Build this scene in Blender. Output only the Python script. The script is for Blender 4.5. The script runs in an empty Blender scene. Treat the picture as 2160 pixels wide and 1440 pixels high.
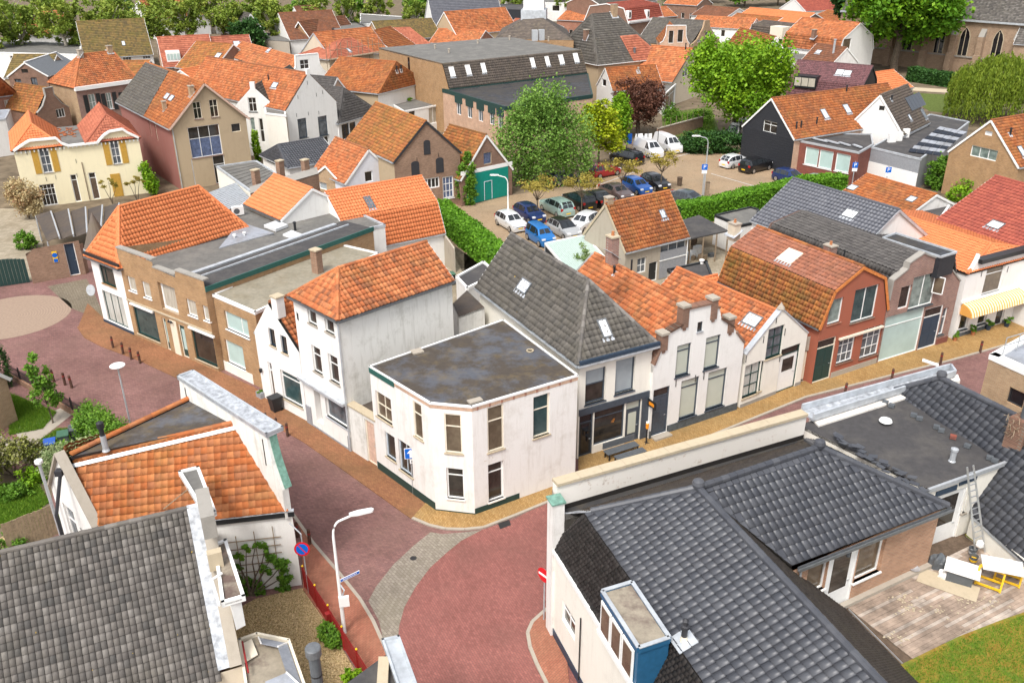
import bpy,bmesh,math,random
import numpy as np
from mathutils import Vector,Matrix,geometry
random.seed(11);rng=np.random.default_rng(11)
sc=bpy.context.scene
LINK=sc.collection.objects.link
# ------------------------------------------------------------------ camera
FPX,TH,RO,CH=1860.0,math.radians(25.6),math.radians(-0.43),27.0
_c,_s=math.cos(TH),math.sin(TH)
FW=Vector((0,_c,-_s));_U0=Vector((0,_s,_c));_R0=Vector((1,0,0))
CR=_R0*math.cos(RO)+_U0*math.sin(RO)
CU=-_R0*math.sin(RO)+_U0*math.cos(RO)
CAM=Vector((0,0,CH))
cam=bpy.data.cameras.new('camera');camo=bpy.data.objects.new('camera',cam);LINK(camo)
M=Matrix((CR,CU,-FW)).transposed().to_4x4();M.translation=CAM
camo.matrix_world=M
cam.sensor_width=36;cam.lens=FPX/2160*36;cam.clip_end=2000;cam.clip_start=.5
sc.camera=camo
# ------------------------------------------------------------------ light: bright overcast day
w=bpy.data.worlds.new('World');sc.world=w;w.use_nodes=True
nt=w.node_tree;bg=nt.nodes['Background']
sky=nt.nodes.new('ShaderNodeTexSky');sky.sky_type='NISHITA';sky.sun_disc=False
SUN_EL,SUN_AZ=math.radians(56),math.radians(205)
sky.sun_elevation=SUN_EL;sky.sun_rotation=SUN_AZ
sky.dust_density=4.0;sky.air_density=1.0;sky.ozone_density=1.0
hsv=nt.nodes.new('ShaderNodeHueSaturation');hsv.inputs['Saturation'].default_value=.3
nt.links.new(sky.outputs[0],hsv.inputs['Color'])
nt.links.new(hsv.outputs[0],bg.inputs['Color']);bg.inputs['Strength'].default_value=.15
sl=bpy.data.lights.new('sun','SUN');sl.energy=1.5;sl.angle=math.radians(14);sl.color=(1,.96,.9)
so=bpy.data.objects.new('sun',sl);LINK(so)
sd=Vector((math.sin(SUN_AZ)*math.cos(SUN_EL),math.cos(SUN_AZ)*math.cos(SUN_EL),math.sin(SUN_EL)))
so.rotation_euler=(-sd).to_track_quat('-Z','Y').to_euler()
vs=sc.view_settings;vs.view_transform='Standard';vs.look='None';vs.exposure=0.76;vs.gamma=1
# ------------------------------------------------------------------ surveying: photo pixel <-> place
def ray(px,py):return FW+CR*((px-1080)/FPX)-CU*((py-720)/FPX)
def P(px,py,z=0.0):
 d=ray(px,py);return CAM+d*((z-CH)/d.z)
def proj(p):
 d=Vector(p)-CAM;Z=d.dot(FW);return 1080+FPX*d.dot(CR)/Z,720-FPX*d.dot(CU)/Z
def pscale(p):return FPX/(Vector(p)-CAM).dot(FW)
def hitplane(px,py,o,n):
 d=ray(px,py);return CAM+d*((Vector(o)-CAM).dot(n)/d.dot(n))
def V2(p):return Vector((p[0],p[1],0))
# ------------------------------------------------------------------ objects
ORG={}
def tag(o,label=None,cat=None,group=None,kind=None):
 if label:o['label']=label
 if cat:o['category']=cat
 if group:o['group']=group
 if kind:o['kind']=kind
 return o
def thing(name,label,cat,loc=(0,0,0),group=None):
 o=bpy.data.objects.new(name,None);o.empty_display_size=.2;LINK(o);o.location=loc
 ORG[o.name]=Vector(loc);return tag(o,label,cat,group)
def copy_tree(o,parent=None,loc=None,rz=None):
 c=o.copy();LINK(c);c.parent=parent
 if loc is not None:c.location=loc;ORG[c.name]=Vector(loc)
 if rz is not None:c.rotation_euler=(0,0,rz)
 for ch in list(o.children):copy_tree(ch,c)
 return c
class MB:
 """collects polygons; build() links them as one mesh object"""
 def __init__(s):s.v=[];s.f=[];s.m=[];s.uv=[];s.sm=[]
 def poly(s,pts,m=0,uv=None,smooth=False):
  b=len(s.v);s.v+=[tuple(p)for p in pts];s.f.append(tuple(range(b,b+len(pts))));s.m.append(m)
  s.uv+=(uv if uv else[(p[0]+p[1]*.37,p[2])for p in pts]);s.sm.append(smooth)
 def box(s,o,a,b,c,m=0):
  o,a,b,c=Vector(o),Vector(a),Vector(b),Vector(c)
  p=[o,o+a,o+a+b,o+b];q=[x+c for x in p]
  if a.cross(b).dot(c)<0:p,q=q,p
  s.poly(p[::-1],m);s.poly(q,m)
  for i in range(4):j=(i+1)%4;s.poly([p[i],p[j],q[j],q[i]],m)
 def cbox(s,c,x,y,z,m=0,rz=0.0):
  ca,sa=math.cos(rz),math.sin(rz);X=Vector((ca,sa,0))*x;Y=Vector((-sa,ca,0))*y;Z=Vector((0,0,z))
  s.box(Vector(c)-X/2-Y/2,X,Y,Z,m)
 def bar(s,p,q,wd,ht,m=0,up=(0,0,1)):
  p,q=Vector(p),Vector(q);d=q-p;up=Vector(up)
  sd_=d.cross(up)
  if sd_.length<1e-6:sd_=d.cross(Vector((1,0,0)))
  sd_.normalize();u=sd_.cross(d).normalized()
  s.box(p-sd_*wd/2-u*ht/2,d,sd_*wd,u*ht,m)
 def prism(s,pts,n,m=0,mside=None):
  """polygon pts swept by vector n"""
  n=Vector(n);p=[Vector(x)for x in pts];q=[x+n for x in p]
  N=sum(((p[i]-p[0]).cross(p[(i+1)%len(p)]-p[0])for i in range(1,len(p)-1)),Vector())
  if N.dot(n)<0:p.reverse();q.reverse()
  s.poly(p[::-1],m);s.poly(q,m)
  for i in range(len(p)):j=(i+1)%len(p);s.poly([p[i],p[j],q[j],q[i]],m if mside is None else mside)
 def tube(s,path,r,n=8,m=0,caps=True):
  path=[Vector(p)for p in path];rs=r if isinstance(r,(list,tuple))else[r]*len(path);rings=[]
  for i,p in enumerate(path):
   d=(path[min(i+1,len(path)-1)]-path[max(i-1,0)]).normalized()
   a=d.cross(Vector((0,0,1))if abs(d.z)<.9 else Vector((1,0,0))).normalized();b=d.cross(a)
   rings.append([p+(a*math.cos(2*math.pi*k/n)+b*math.sin(2*math.pi*k/n))*rs[i]for k in range(n)])
  for i in range(len(path)-1):
   for k in range(n):
    l=(k+1)%n;s.poly([rings[i][k],rings[i][l],rings[i+1][l],rings[i+1][k]],m,smooth=True)
  if caps:s.poly(rings[0][::-1],m);s.poly(rings[-1],m)
 def lathe(s,c,prof,n=12,m=0):
  c=Vector(c)
  R=[[c+Vector((r*math.cos(2*math.pi*k/n),r*math.sin(2*math.pi*k/n),z))for k in range(n)]for r,z in prof]
  for i in range(len(R)-1):
   for k in range(n):
    l=(k+1)%n;s.poly([R[i][k],R[i][l],R[i+1][l],R[i+1][k]],m,smooth=True)
  s.poly(R[0][::-1],m);s.poly(R[-1],m)
 def build(s,name,mats,parent=None,loc=None,kind=None,label=None):
  if not s.v:return None
  org=ORG[parent.name]if parent else Vector(loc or(0,0,0))
  me=bpy.data.meshes.new(name);v=np.array(s.v,dtype=np.float32)-np.array(org,dtype=np.float32)
  me.from_pydata(v.tolist(),[],s.f)
  if not isinstance(mats,(list,tuple)):mats=[mats]
  for m in mats:me.materials.append(MT[m]if isinstance(m,str)else m)
  me.polygons.foreach_set('material_index',s.m);me.polygons.foreach_set('use_smooth',s.sm)
  ul=me.uv_layers.new(name='UVMap');ul.data.foreach_set('uv',np.array(s.uv,dtype=np.float32).ravel())
  o=bpy.data.objects.new(name,me);LINK(o)
  if parent:o.parent=parent
  else:o.location=org
  ORG[o.name]=org
  if kind:o['kind']=kind
  if label:o['label']=label
  return o
def npmesh(name,v,f,nper,mat,parent=None,tint=None,org=None,kind=None,smooth=False):
 """fast mesh: v (n,3); f flat loop indices; nper verts per face (int or array)"""
 if org is None:org=ORG[parent.name]if parent else Vector((0,0,0))
 v=np.asarray(v,dtype=np.float32)-np.array(org,dtype=np.float32)
 f=np.asarray(f,dtype=np.int32).ravel()
 if isinstance(nper,int):starts=np.arange(0,len(f),nper,dtype=np.int32)
 else:starts=np.concatenate([[0],np.cumsum(nper)[:-1]]).astype(np.int32)
 me=bpy.data.meshes.new(name)
 me.vertices.add(len(v));me.vertices.foreach_set('co',v.ravel())
 me.loops.add(len(f));me.loops.foreach_set('vertex_index',f)
 me.polygons.add(len(starts));me.polygons.foreach_set('loop_start',starts)
 if smooth:me.polygons.foreach_set('use_smooth',np.ones(len(starts),dtype=bool))
 me.update(calc_edges=True)
 if tint is not None:
  at=me.attributes.new('tint','FLOAT','FACE');at.data.foreach_set('value',np.asarray(tint,dtype=np.float32))
 me.materials.append(MT[mat]if isinstance(mat,str)else mat)
 o=bpy.data.objects.new(name,me);LINK(o)
 if parent:o.parent=parent
 else:o.location=org
 ORG[o.name]=Vector(org)
 if kind:o['kind']=kind
 return o
# ------------------------------------------------------------------ materials
MT={}
class N:
 def __init__(s,name):
  m=bpy.data.materials.new(name);m.use_nodes=True;s.m=m;s.t=m.node_tree;s.b=s.t.nodes['Principled BSDF'];MT[name]=m
 def n(s,typ,**kw):
  x=s.t.nodes.new('ShaderNode'+typ)
  for k,v in kw.items():
   if k in x.inputs:x.inputs[k].default_value=v
   else:setattr(x,k,v)
  return x
 def l(s,a,b):s.t.links.new(a,b)
 def mix(s,fac,a,b,bt='MIX'):
  x=s.n('Mix',data_type='RGBA',blend_type=bt)
  for i,v in((0,fac),(6,a),(7,b)):
   if hasattr(v,'is_output'):s.l(v,x.inputs[i])
   else:x.inputs[i].default_value=v if i==0 else(*v,1)
  return x.outputs[2]
 def noise(s,scale,detail=4,vec=None,rough=.6):
  x=s.n('TexNoise',Scale=scale,Detail=detail,Roughness=rough)
  if vec is not None:s.l(vec,x.inputs['Vector'])
  return x.outputs['Fac']
 def ramp(s,fac,stops,interp='LINEAR'):
  x=s.n('ValToRGB');r=x.color_ramp;r.interpolation=interp
  while len(r.elements)<len(stops):r.elements.new(.5)
  for e,(p,c)in zip(r.elements,stops):
   e.position=p;e.color=(*c,1)if len(c)==3 else c
  s.l(fac,x.inputs['Fac']);return x.outputs['Color']
 def step(s,fac,lo,hi):
  x=s.n('MapRange');x.inputs[1].default_value=lo;x.inputs[2].default_value=hi;s.l(fac,x.inputs[0]);return x.outputs[0]
 def math(s,op,a,b=None):
  x=s.n('Math',operation=op)
  for i,v in((0,a),(1,b)):
   if v is None:continue
   if hasattr(v,'is_output'):s.l(v,x.inputs[i])
   else:x.inputs[i].default_value=v
  return x.outputs[0]
 def bump(s,h,strength=.4,dist=.02):
  x=s.n('Bump',Strength=strength,Distance=dist);s.l(h,x.inputs['Height']);s.l(x.outputs[0],s.b.inputs['Normal'])
 def fin(s,col=None,rough=.8,spec=.3,metal=0.0):
  if col is not None:
   if hasattr(col,'is_output'):s.l(col,s.b.inputs['Base Color'])
   else:s.b.inputs['Base Color'].default_value=(*col,1)
  if hasattr(rough,'is_output'):s.l(rough,s.b.inputs['Roughness'])
  else:s.b.inputs['Roughness'].default_value=rough
  s.b.inputs['Specular IOR Level'].default_value=spec;s.b.inputs['Metallic'].default_value=metal
  return s.m
def gpos(k):return k.n('NewGeometry').outputs['Position']
def lighter(c,f):return tuple(min(1,x*f)for x in c)
def plain(name,c,rough=.6,spec=.3,metal=0.0,var=.12,scale=6.0):
 k=N(name);f=k.noise(scale,4,gpos(k));col=k.ramp(f,[(.3,lighter(c,1-var)),(.7,lighter(c,1+var))])
 return k.fin(col,rough,spec,metal)
def plaster(name,c,dirt=(.3,.27,.22),amt=.5,blotch=0.0,blotchc=(.35,.3,.25)):
 k=N(name);p=gpos(k)
 f1=k.noise(.9,6,p,.7)
 mp=k.n('Mapping');mp.inputs['Scale'].default_value=(3.2,3.2,.35);k.l(p,mp.inputs['Vector'])
 f2=k.noise(1.3,5,mp.outputs[0],.65)
 col=k.mix(k.math('MULTIPLY',k.step(f2,.5,.85),amt*.55),c,dirt)
 col=k.mix(k.math('MULTIPLY',k.step(f1,.52,.8),amt*.6),col,dirt)
 if blotch:
  col=k.mix(k.step(k.noise(.55,7,p,.75),1-blotch,1.03-blotch),col,blotchc)
 f3=k.noise(26,3,p)
 col=k.mix(.12,col,k.ramp(f3,[(.3,(.45,.44,.42)),(.7,(1,1,1))]),'MULTIPLY')
 k.bump(f3,.25,.01);return k.fin(col,.9,.12)
def brick(name,c1,c2,mortar,bw=.23,rh=.075,var=.5,painted=None):
 k=N(name);uv=k.n('UVMap').outputs[0]
 b=k.n('TexBrick',Scale=1.0);b.inputs['Brick Width'].default_value=bw;b.inputs['Row Height'].default_value=rh
 b.inputs['Mortar Size'].default_value=.011;b.inputs['Mortar Smooth'].default_value=.15;b.inputs['Bias'].default_value=0
 b.inputs['Color1'].default_value=(*c1,1);b.inputs['Color2'].default_value=(*c2,1);b.inputs['Mortar'].default_value=(*mortar,1)
 k.l(uv,b.inputs['Vector'])
 p=gpos(k);col=k.mix(var,b.outputs['Color'],k.ramp(k.noise(1.1,6,p,.7),[(.3,(.55,.52,.5)),(.7,(1.15,1.12,1.1))]),'MULTIPLY')
 if painted:col=k.mix(k.step(k.noise(1.6,7,p,.75),.36,.44),col,painted)
 inv=k.math('SUBTRACT',1.0,b.outputs['Fac']);k.bump(inv,.5,.012)
 return k.fin(col,.85,.2)
def tilemat(name,cols,moss=0.0,mossc=(.16,.15,.05),rough=.85,spec=.12,age=.35,lich=0.0,agec=(.06,.05,.045)):
 k=N(name);p=gpos(k)
 at=k.n('Attribute',attribute_name='tint');oi=k.n('ObjectInfo')
 t=k.math('FRACT',k.math('ADD',at.outputs['Fac'],oi.outputs['Random']))
 n=len(cols);col=k.ramp(t,[((i+.5)/n,c)for i,c in enumerate(cols)])
 col=k.mix(k.math('MULTIPLY',k.step(k.noise(.7,6,p,.7),.42,.8),age),col,agec)
 col=k.mix(.28,col,k.ramp(k.noise(9,4,p),[(.25,(.62,.6,.58)),(.75,(1.18,1.16,1.14))]),'MULTIPLY')
 if moss:col=k.mix(k.math('MULTIPLY',k.step(k.noise(.45,7,p,.75),.5,.75),moss),col,mossc)
 if lich:col=k.mix(k.step(k.noise(5.5,3,p,.5),.76-lich*.1,.79-lich*.1),col,(.55,.36,.04))
 k.bump(k.noise(30,3,p),.2,.006);return k.fin(col,rough,spec)
def felt(name,c,patch,amt=.5,wet=False,moss=0.0):
 k=N(name);p=gpos(k)
 f=k.noise(.55,8,p,.68);f2=k.noise(3.5,5,p,.7)
 col=k.mix(k.math('MULTIPLY',k.step(f,.46,.6),amt),c,patch)
 col=k.mix(.6,col,k.ramp(f2,[(.25,(.6,.6,.6)),(.75,(1.3,1.3,1.3))]),'MULTIPLY')
 if moss:col=k.mix(k.math('MULTIPLY',k.step(k.noise(.8,7,p,.75),.5,.66),moss),col,(.17,.125,.06))
 k.bump(k.noise(40,3,p),.2,.008)
 r=k.step(f,.46,.6);r=k.math('SUBTRACT',.85,k.math('MULTIPLY',r,.45 if wet else.1));return k.fin(col,r,.35)
def paver(name,c1,c2,mortar,rz,bw=.2,rh=.1,size=.008,big=.35,tintc=None,tf=.5):
 """clay pavers; laid in small staggered courses, with grime and worn patches"""
 k=N(name);tc=gpos(k);mp=k.n('Mapping');mp.inputs['Rotation'].default_value=(0,0,rz);k.l(tc,mp.inputs['Vector'])
 b=k.n('TexBrick',Scale=1.0);b.inputs['Brick Width'].default_value=bw;b.inputs['Row Height'].default_value=rh
 b.inputs['Mortar Size'].default_value=size;b.inputs['Mortar Smooth'].default_value=.2
 b.inputs['Color1'].default_value=(*c1,1);b.inputs['Color2'].default_value=(*c2,1);b.inputs['Mortar'].default_value=(*mortar,1)
 k.l(mp.outputs[0],b.inputs['Vector'])
 col=k.mix(big,b.outputs['Color'],k.ramp(k.noise(.35,8,tc,.7),[(.3,(.5,.47,.45)),(.7,(1.3,1.27,1.25))]),'MULTIPLY')
 if tintc:col=k.mix(k.math('MULTIPLY',k.step(k.noise(.28,7,tc,.72),.45,.7),tf),col,tintc)
 col=k.mix(.5,col,k.ramp(k.noise(7,4,tc),[(.25,(.72,.7,.68)),(.75,(1.2,1.2,1.2))]),'MULTIPLY')
 inv=k.math('SUBTRACT',1.0,b.outputs['Fac']);k.bump(inv,.5,.01);return k.fin(col,.9,.12)
def leafmat(name,c1,c2,c3=None,trans=.25):
 k=N(name);at=k.n('Attribute',attribute_name='tint')
 st=[(0,c1),(1,c2)]if not c3 else[(0,c1),(.55,c2),(1,c3)]
 col=k.ramp(at.outputs['Fac'],st)
 out=k.t.nodes['Material Output']
 k.fin(col,.6,.25)
 tr=k.n('BsdfTranslucent');k.l(col,tr.inputs['Color']);ms=k.n('MixShader');ms.inputs[0].default_value=trans
 k.l(k.b.outputs[0],ms.inputs[1]);k.l(tr.outputs[0],ms.inputs[2]);k.l(ms.outputs[0],out.inputs['Surface']);return k.m
def glass(name,c,rough=.04,spec=.6,c2=None,sx=0.0):
 k=N(name);p=gpos(k);f=k.noise(1.7,3,p)
 col=k.ramp(f,[(.3,c),(.7,c2 or lighter(c,1.8))]);return k.fin(col,rough,spec)
def curtain(name,c,fold=26.0):
 k=N(name);uv=k.n('UVMap').outputs[0];mp=k.n('Mapping');mp.inputs['Scale'].default_value=(fold,.8,1);k.l(uv,mp.inputs['Vector'])
 f=k.noise(1.0,3,mp.outputs[0]);col=k.ramp(f,[(.3,lighter(c,.62)),(.7,lighter(c,1.12))]);return k.fin(col,.12,.5)
# walls
plaster('white',(.8,.79,.76),amt=.35);plaster('white_old',(.78,.76,.73),amt=.75)
plaster('white_peeling',(.8,.78,.75),dirt=(.42,.36,.28),amt=.75,blotch=.335,blotchc=(.56,.48,.39))
plaster('white_stained',(.76,.75,.71),dirt=(.28,.26,.2),amt=.95)
plaster('cream',(.83,.75,.52),amt=.25);plaster('ivory',(.82,.79,.71),amt=.3);plaster('blue_white',(.66,.68,.74),amt=.3)
plaster('grey_render',(.42,.37,.3),amt=.6,dirt=(.2,.17,.13));plaster('beige_render',(.62,.54,.42),amt=.5);plaster('tan_plaster',(.46,.36,.24),amt=.5,dirt=(.26,.2,.13))
plaster('red_paint',(.36,.12,.075),dirt=(.2,.1,.07),amt=.6);plaster('red_brown',(.3,.13,.11),amt=.4)
plaster('concrete',(.4,.355,.295),amt=.6,dirt=(.22,.19,.15));plain('verge_orange',(.58,.2,.055),.7,.3,var=.25);plain('awning_orange',(.72,.36,.09),.8,.2,var=.05);plain('awning_cream',(.8,.72,.52),.8,.2,var=.04);plain('line_paint',(.5,.5,.5),.8,.2,var=.25,scale=5);plaster('stone_cap',(.5,.42,.3),amt=.6,dirt=(.24,.2,.13));plaster('grey_stone',(.33,.31,.28),amt=.6,dirt=(.15,.15,.13))
brick('brick_brown',(.34,.19,.085),(.46,.27,.12),(.4,.32,.23));brick('brick_dark',(.2,.105,.075),(.28,.15,.1),(.25,.2,.16));brick('brick_tan',(.38,.24,.13),(.48,.33,.19),(.42,.36,.28))
brick('brick_red',(.35,.12,.07),(.42,.17,.1),(.36,.3,.25));brick('brick_purple',(.26,.13,.11),(.34,.18,.14),(.36,.31,.27));brick('brick_pink',(.5,.3,.2),(.6,.38,.26),(.55,.45,.36))
brick('brick_new',(.36,.18,.105),(.5,.27,.16),(.46,.38,.3));brick('brick_barn',(.24,.13,.085),(.34,.2,.13),(.32,.26,.2));brick('brick_white',(.7,.62,.54),(.78,.7,.62),(.5,.42,.34),var=.55,painted=(.78,.74,.68))
brick('brick_wine',(.2,.06,.045),(.27,.08,.055),(.2,.12,.1));brick('brick_church',(.3,.2,.13),(.4,.28,.19),(.36,.29,.22))
# joinery and metal
plain('paint_white',(.82,.82,.8),.45,.4,var=.04);plain('paint_cream',(.75,.68,.55),.45,.4,var=.05);plain('paint_blue_grey',(.055,.07,.09),.4,.45,var=.15);plain('paint_black',(.02,.022,.024),.4,.4)
plain('paint_green',(.02,.1,.085),.45,.4);plain('paint_dark_green',(.018,.05,.045),.45,.4);plain('paint_teal',(.0,.22,.17),.5,.4);plain('paint_ochre',(.48,.28,.05),.55,.3);plain('paint_grey',(.28,.29,.31),.5,.4)
plain('paint_pink',(.6,.42,.33),.6,.3);plain('paint_blue',(.02,.1,.2),.4,.45);plain('paint_pale_blue',(.5,.56,.62),.45,.4);plain('paint_navy',(.03,.05,.08),.5,.4);plain('paint_dark',(.035,.035,.04),.5,.4)
plain('wood_old',(.25,.19,.13),.8,.2,var=.3);plain('wood_dark',(.12,.085,.06),.8,.2,var=.3);plain('wood_fence',(.3,.23,.15),.8,.2,var=.25);plain('bark',(.12,.095,.07),.9,.1,var=.4);plain('bark_pale',(.4,.36,.3),.9,.1,var=.4)
plain('zinc',(.5,.53,.56),.45,.5,.3,var=.2,scale=2.0);plain('zinc_dark',(.16,.17,.18),.5,.5,.3,var=.2);plain('steel',(.55,.57,.58),.35,.5,.7,var=.08);plain('galv',(.48,.5,.52),.5,.5,.4,var=.1);plain('lead',(.42,.44,.47),.5,.4,.2,var=.45,scale=4.0)
plain('copper_green',(.16,.3,.24),.6,.3,var=.3);plain('sign_blue',(.0,.12,.55),.4,.4,var=.02);plain('sign_red',(.62,.012,.02),.4,.4,var=.02);plain('sign_white',(.85,.85,.85),.4,.4,var=.02);plain('sign_orange',(.85,.3,.02),.5,.3,var=.02);plain('sign_yellow',(.85,.55,.02),.45,.3,var=.02)
plain('plastic_black',(.022,.024,.027),.45,.4);plain('plastic_grey',(.1,.11,.12),.5,.4);plain('plastic_green',(.06,.14,.09),.5,.4);plain('plastic_blue',(.03,.1,.42),.45,.4);plain('solar',(.016,.02,.03),.12,.6,var=.3);plain('metal_red',(.26,.016,.016),.5,.4);plain('metal_black',(.025,.025,.026),.45,.4);plain('yellow_paint',(.75,.45,.02),.5,.4);plain('terracotta',(.4,.16,.07),.8,.2)
plain('rust_post',(.1,.055,.04),.8,.2,var=.45,scale=9);plain('board_black',(.028,.03,.036),.55,.3,var=.2);plain('opening_back',(.02,.02,.02),.9,.1);plain('skirting',(.085,.1,.11),.6,.3,var=.3)
glass('pane_dark',(.02,.018,.016),c2=(.05,.042,.035));glass('pane_brown',(.09,.066,.045),c2=(.16,.125,.085));glass('pane_black',(.008,.008,.01));glass('pane_green',(.1,.13,.12),c2=(.3,.36,.33));glass('pane_sky',(.45,.5,.56),.08,.6,c2=(.7,.73,.78));glass('pane_grey',(.06,.07,.08),c2=(.16,.18,.2));glass('pane_teal',(.02,.05,.055),c2=(.06,.1,.1));glass('pane_white',(.6,.62,.63),.1,.5,c2=(.78,.79,.8))
curtain('pane_curtain',(.5,.46,.38));curtain('pane_lace',(.55,.56,.52),14);plain('pane_blind',(.5,.53,.45),.15,.5,var=.05,scale=1.0);plain('pane_blind_grey',(.33,.37,.39),.15,.5,var=.1,scale=1.0);plain('pane_frost',(.42,.55,.52),.2,.5,var=.08,scale=1.0);plain('pane_blue_curtain',(.1,.13,.22),.15,.5,var=.4,scale=3)
# roofs
OR1=[(.66,.215,.085),(.72,.245,.1),(.62,.195,.078),(.69,.225,.09)]
tilemat('tile_new',OR1,age=.05,rough=.55);tilemat('tile_orange',[(.48,.15,.06),(.58,.2,.08),(.38,.125,.055),(.52,.18,.075),(.62,.24,.105),(.31,.12,.06)],moss=.35,age=.45)
tilemat('tile_old',[(.34,.11,.04),(.43,.145,.052),(.25,.09,.04),(.37,.14,.06),(.46,.17,.062)],moss=.4,age=.5)
tilemat('tile_mossy',[(.33,.125,.05),(.42,.15,.055),(.22,.11,.045),(.36,.17,.06),(.46,.19,.06)],moss=.65,mossc=(.15,.13,.03),age=.45)
tilemat('tile_near',[(.42,.13,.045),(.5,.17,.06),(.34,.12,.05),(.46,.19,.085),(.55,.21,.08),(.38,.15,.07)],moss=.5,mossc=(.2,.15,.04),age=.25)
tilemat('tile_brown',[(.2,.085,.05),(.27,.11,.06),(.16,.08,.05),(.24,.11,.07)],moss=.2,age=.35)
tilemat('tile_red',[(.34,.09,.065),(.4,.11,.075),(.3,.08,.06)],age=.15);tilemat('tile_dusky',[(.42,.14,.085),(.5,.18,.11),(.36,.12,.075)],age=.2)
tilemat('tile_plum',[(.16,.075,.08),(.2,.095,.1),(.13,.065,.07)],age=.1,rough=.4)
tilemat('tile_slate',[(.13,.12,.112),(.18,.165,.152),(.1,.096,.092),(.155,.142,.13),(.22,.205,.19)],moss=.3,mossc=(.13,.115,.07),age=.25,lich=.15)
tilemat('tile_slate2',[(.115,.106,.094),(.155,.143,.127),(.09,.085,.078),(.13,.12,.107)],moss=.35,mossc=(.1,.09,.055),age=.25,lich=.12)
tilemat('tile_dark',[(.1,.094,.09),(.125,.117,.112),(.085,.08,.078)],age=.15,rough=.55);tilemat('tile_browngrey',[(.13,.108,.092),(.165,.135,.112),(.11,.093,.082)],age=.25,moss=.2,rough=.65)
tilemat('tile_black',[(.062,.066,.078),(.074,.078,.09),(.054,.058,.07),(.084,.088,.1)],age=.15,rough=.4,spec=.4);tilemat('tile_shingle',[(.035,.031,.03),(.048,.043,.041),(.027,.025,.024)],age=.1,rough=.45);tilemat('tile_blue',[(.1,.105,.125),(.12,.125,.145),(.09,.095,.115)],age=.08,rough=.45,spec=.5)
tilemat('tile_olive',[(.16,.12,.05),(.2,.15,.06),(.24,.16,.06),(.13,.1,.05)],moss=.7,mossc=(.14,.13,.03),age=.4)
plain('deck_dark',(.03,.027,.025),.9,.1);plain('batten_orange',(.3,.12,.06),.8,.2)
felt('felt_dark',(.06,.057,.058),(.095,.087,.08),.7);felt('felt_patchy',(.07,.057,.046),(.088,.093,.108),1.0,wet=True,moss=.55);felt('felt_grey',(.14,.135,.125),(.2,.19,.17),.6);felt('felt_brown',(.09,.07,.055),(.06,.05,.045),.7);felt('felt_beige',(.3,.26,.2),(.13,.09,.075),1.0,wet=True);felt('gravel_roof',(.28,.25,.19),(.2,.18,.13),.6,moss=.3);felt('felt_wet',(.05,.047,.045),(.03,.032,.04),.8,wet=True,moss=.2);felt('zinc_roof',(.3,.32,.36),(.2,.2,.2),.6,wet=True)
# ------------------------------------------------------------------ roof tiles
PROF={'pan':[(0,.05),(.15,.03),(.34,.0),(.62,.006),(.8,.05),(.92,.058),(1,.05)],'pan4':[(0,.045),(.33,0),(.66,.01),(1,.045)],'flat':[(.02,-.018),(.03,.012),(.95,.014),(.96,-.018)],'slate':[(.02,-.01),(.03,.012),(.95,.012),(.97,-.01)],'wave':[(0,.02),(.3,.0),(.5,.02),(.8,.0),(1,.02)],'far':[(0,.0),(1,.0)]}
class Plane:
 """roof plane: poly[0]->poly[1] is the eave, left to right seen from outside"""
 def __init__(s,poly,e=None):
  s.poly=[Vector(p)for p in poly];s.o=s.poly[0];s.e=(Vector(e)if e is not None else s.poly[1]-s.o).normalized()
  nn=Vector()
  for i in range(1,len(s.poly)-1):nn+=(s.poly[i]-s.o).cross(s.poly[i+1]-s.o)
  s.n=nn.normalized();s.s=s.n.cross(s.e)
  s.uv=np.array([[(p-s.o).dot(s.e),(p-s.o).dot(s.s)]for p in s.poly])
 def at(s,u,v,h=0.0):return s.o+s.e*u+s.s*v+s.n*h
 def px(s,px,py):
  p=hitplane(px,py,s.o,s.n)-s.o;return p.dot(s.e),p.dot(s.s)
def clip_poly(pts,edges):
 for(nx,ny,d)in edges:
  out=[]
  for i in range(len(pts)):
   a,b=pts[i],pts[(i+1)%len(pts)];da=a[0]*nx+a[1]*ny-d;db=b[0]*nx+b[1]*ny-d
   if da>=0:out.append(a)
   if da*db<0:
    t=da/(da-db);out.append(tuple(a[k]+t*(b[k]-a[k])for k in range(3)))
  pts=out
  if len(pts)<3:return[]
 return pts
def tile_grid(pl,tw,tl):
 uv=pl.uv;u0,u1=uv[:,0].min(),uv[:,0].max();v0,v1=uv[:,1].min(),uv[:,1].max()
 nc=max(1,round((u1-u0)/tw));tw=(u1-u0)/nc;nr=max(1,round((v1-v0)/tl));tl=(v1-v0)/nr
 C,R=np.meshgrid(np.arange(nc),np.arange(nr));U=u0+C.ravel()*tw;W=v0+R.ravel()*tl
 return U,W,tw,tl,R.ravel()
def poly_edges(pl):
 e=[];uv=pl.uv;n=len(uv)
 for i in range(n):
  a,b=uv[i],uv[(i+1)%n];d=b-a;L=math.hypot(*d)
  if L<1e-5:continue
  nx,ny=-d[1]/L,d[0]/L;e.append((nx,ny,a[0]*nx+a[1]*ny))
 return e
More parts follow.
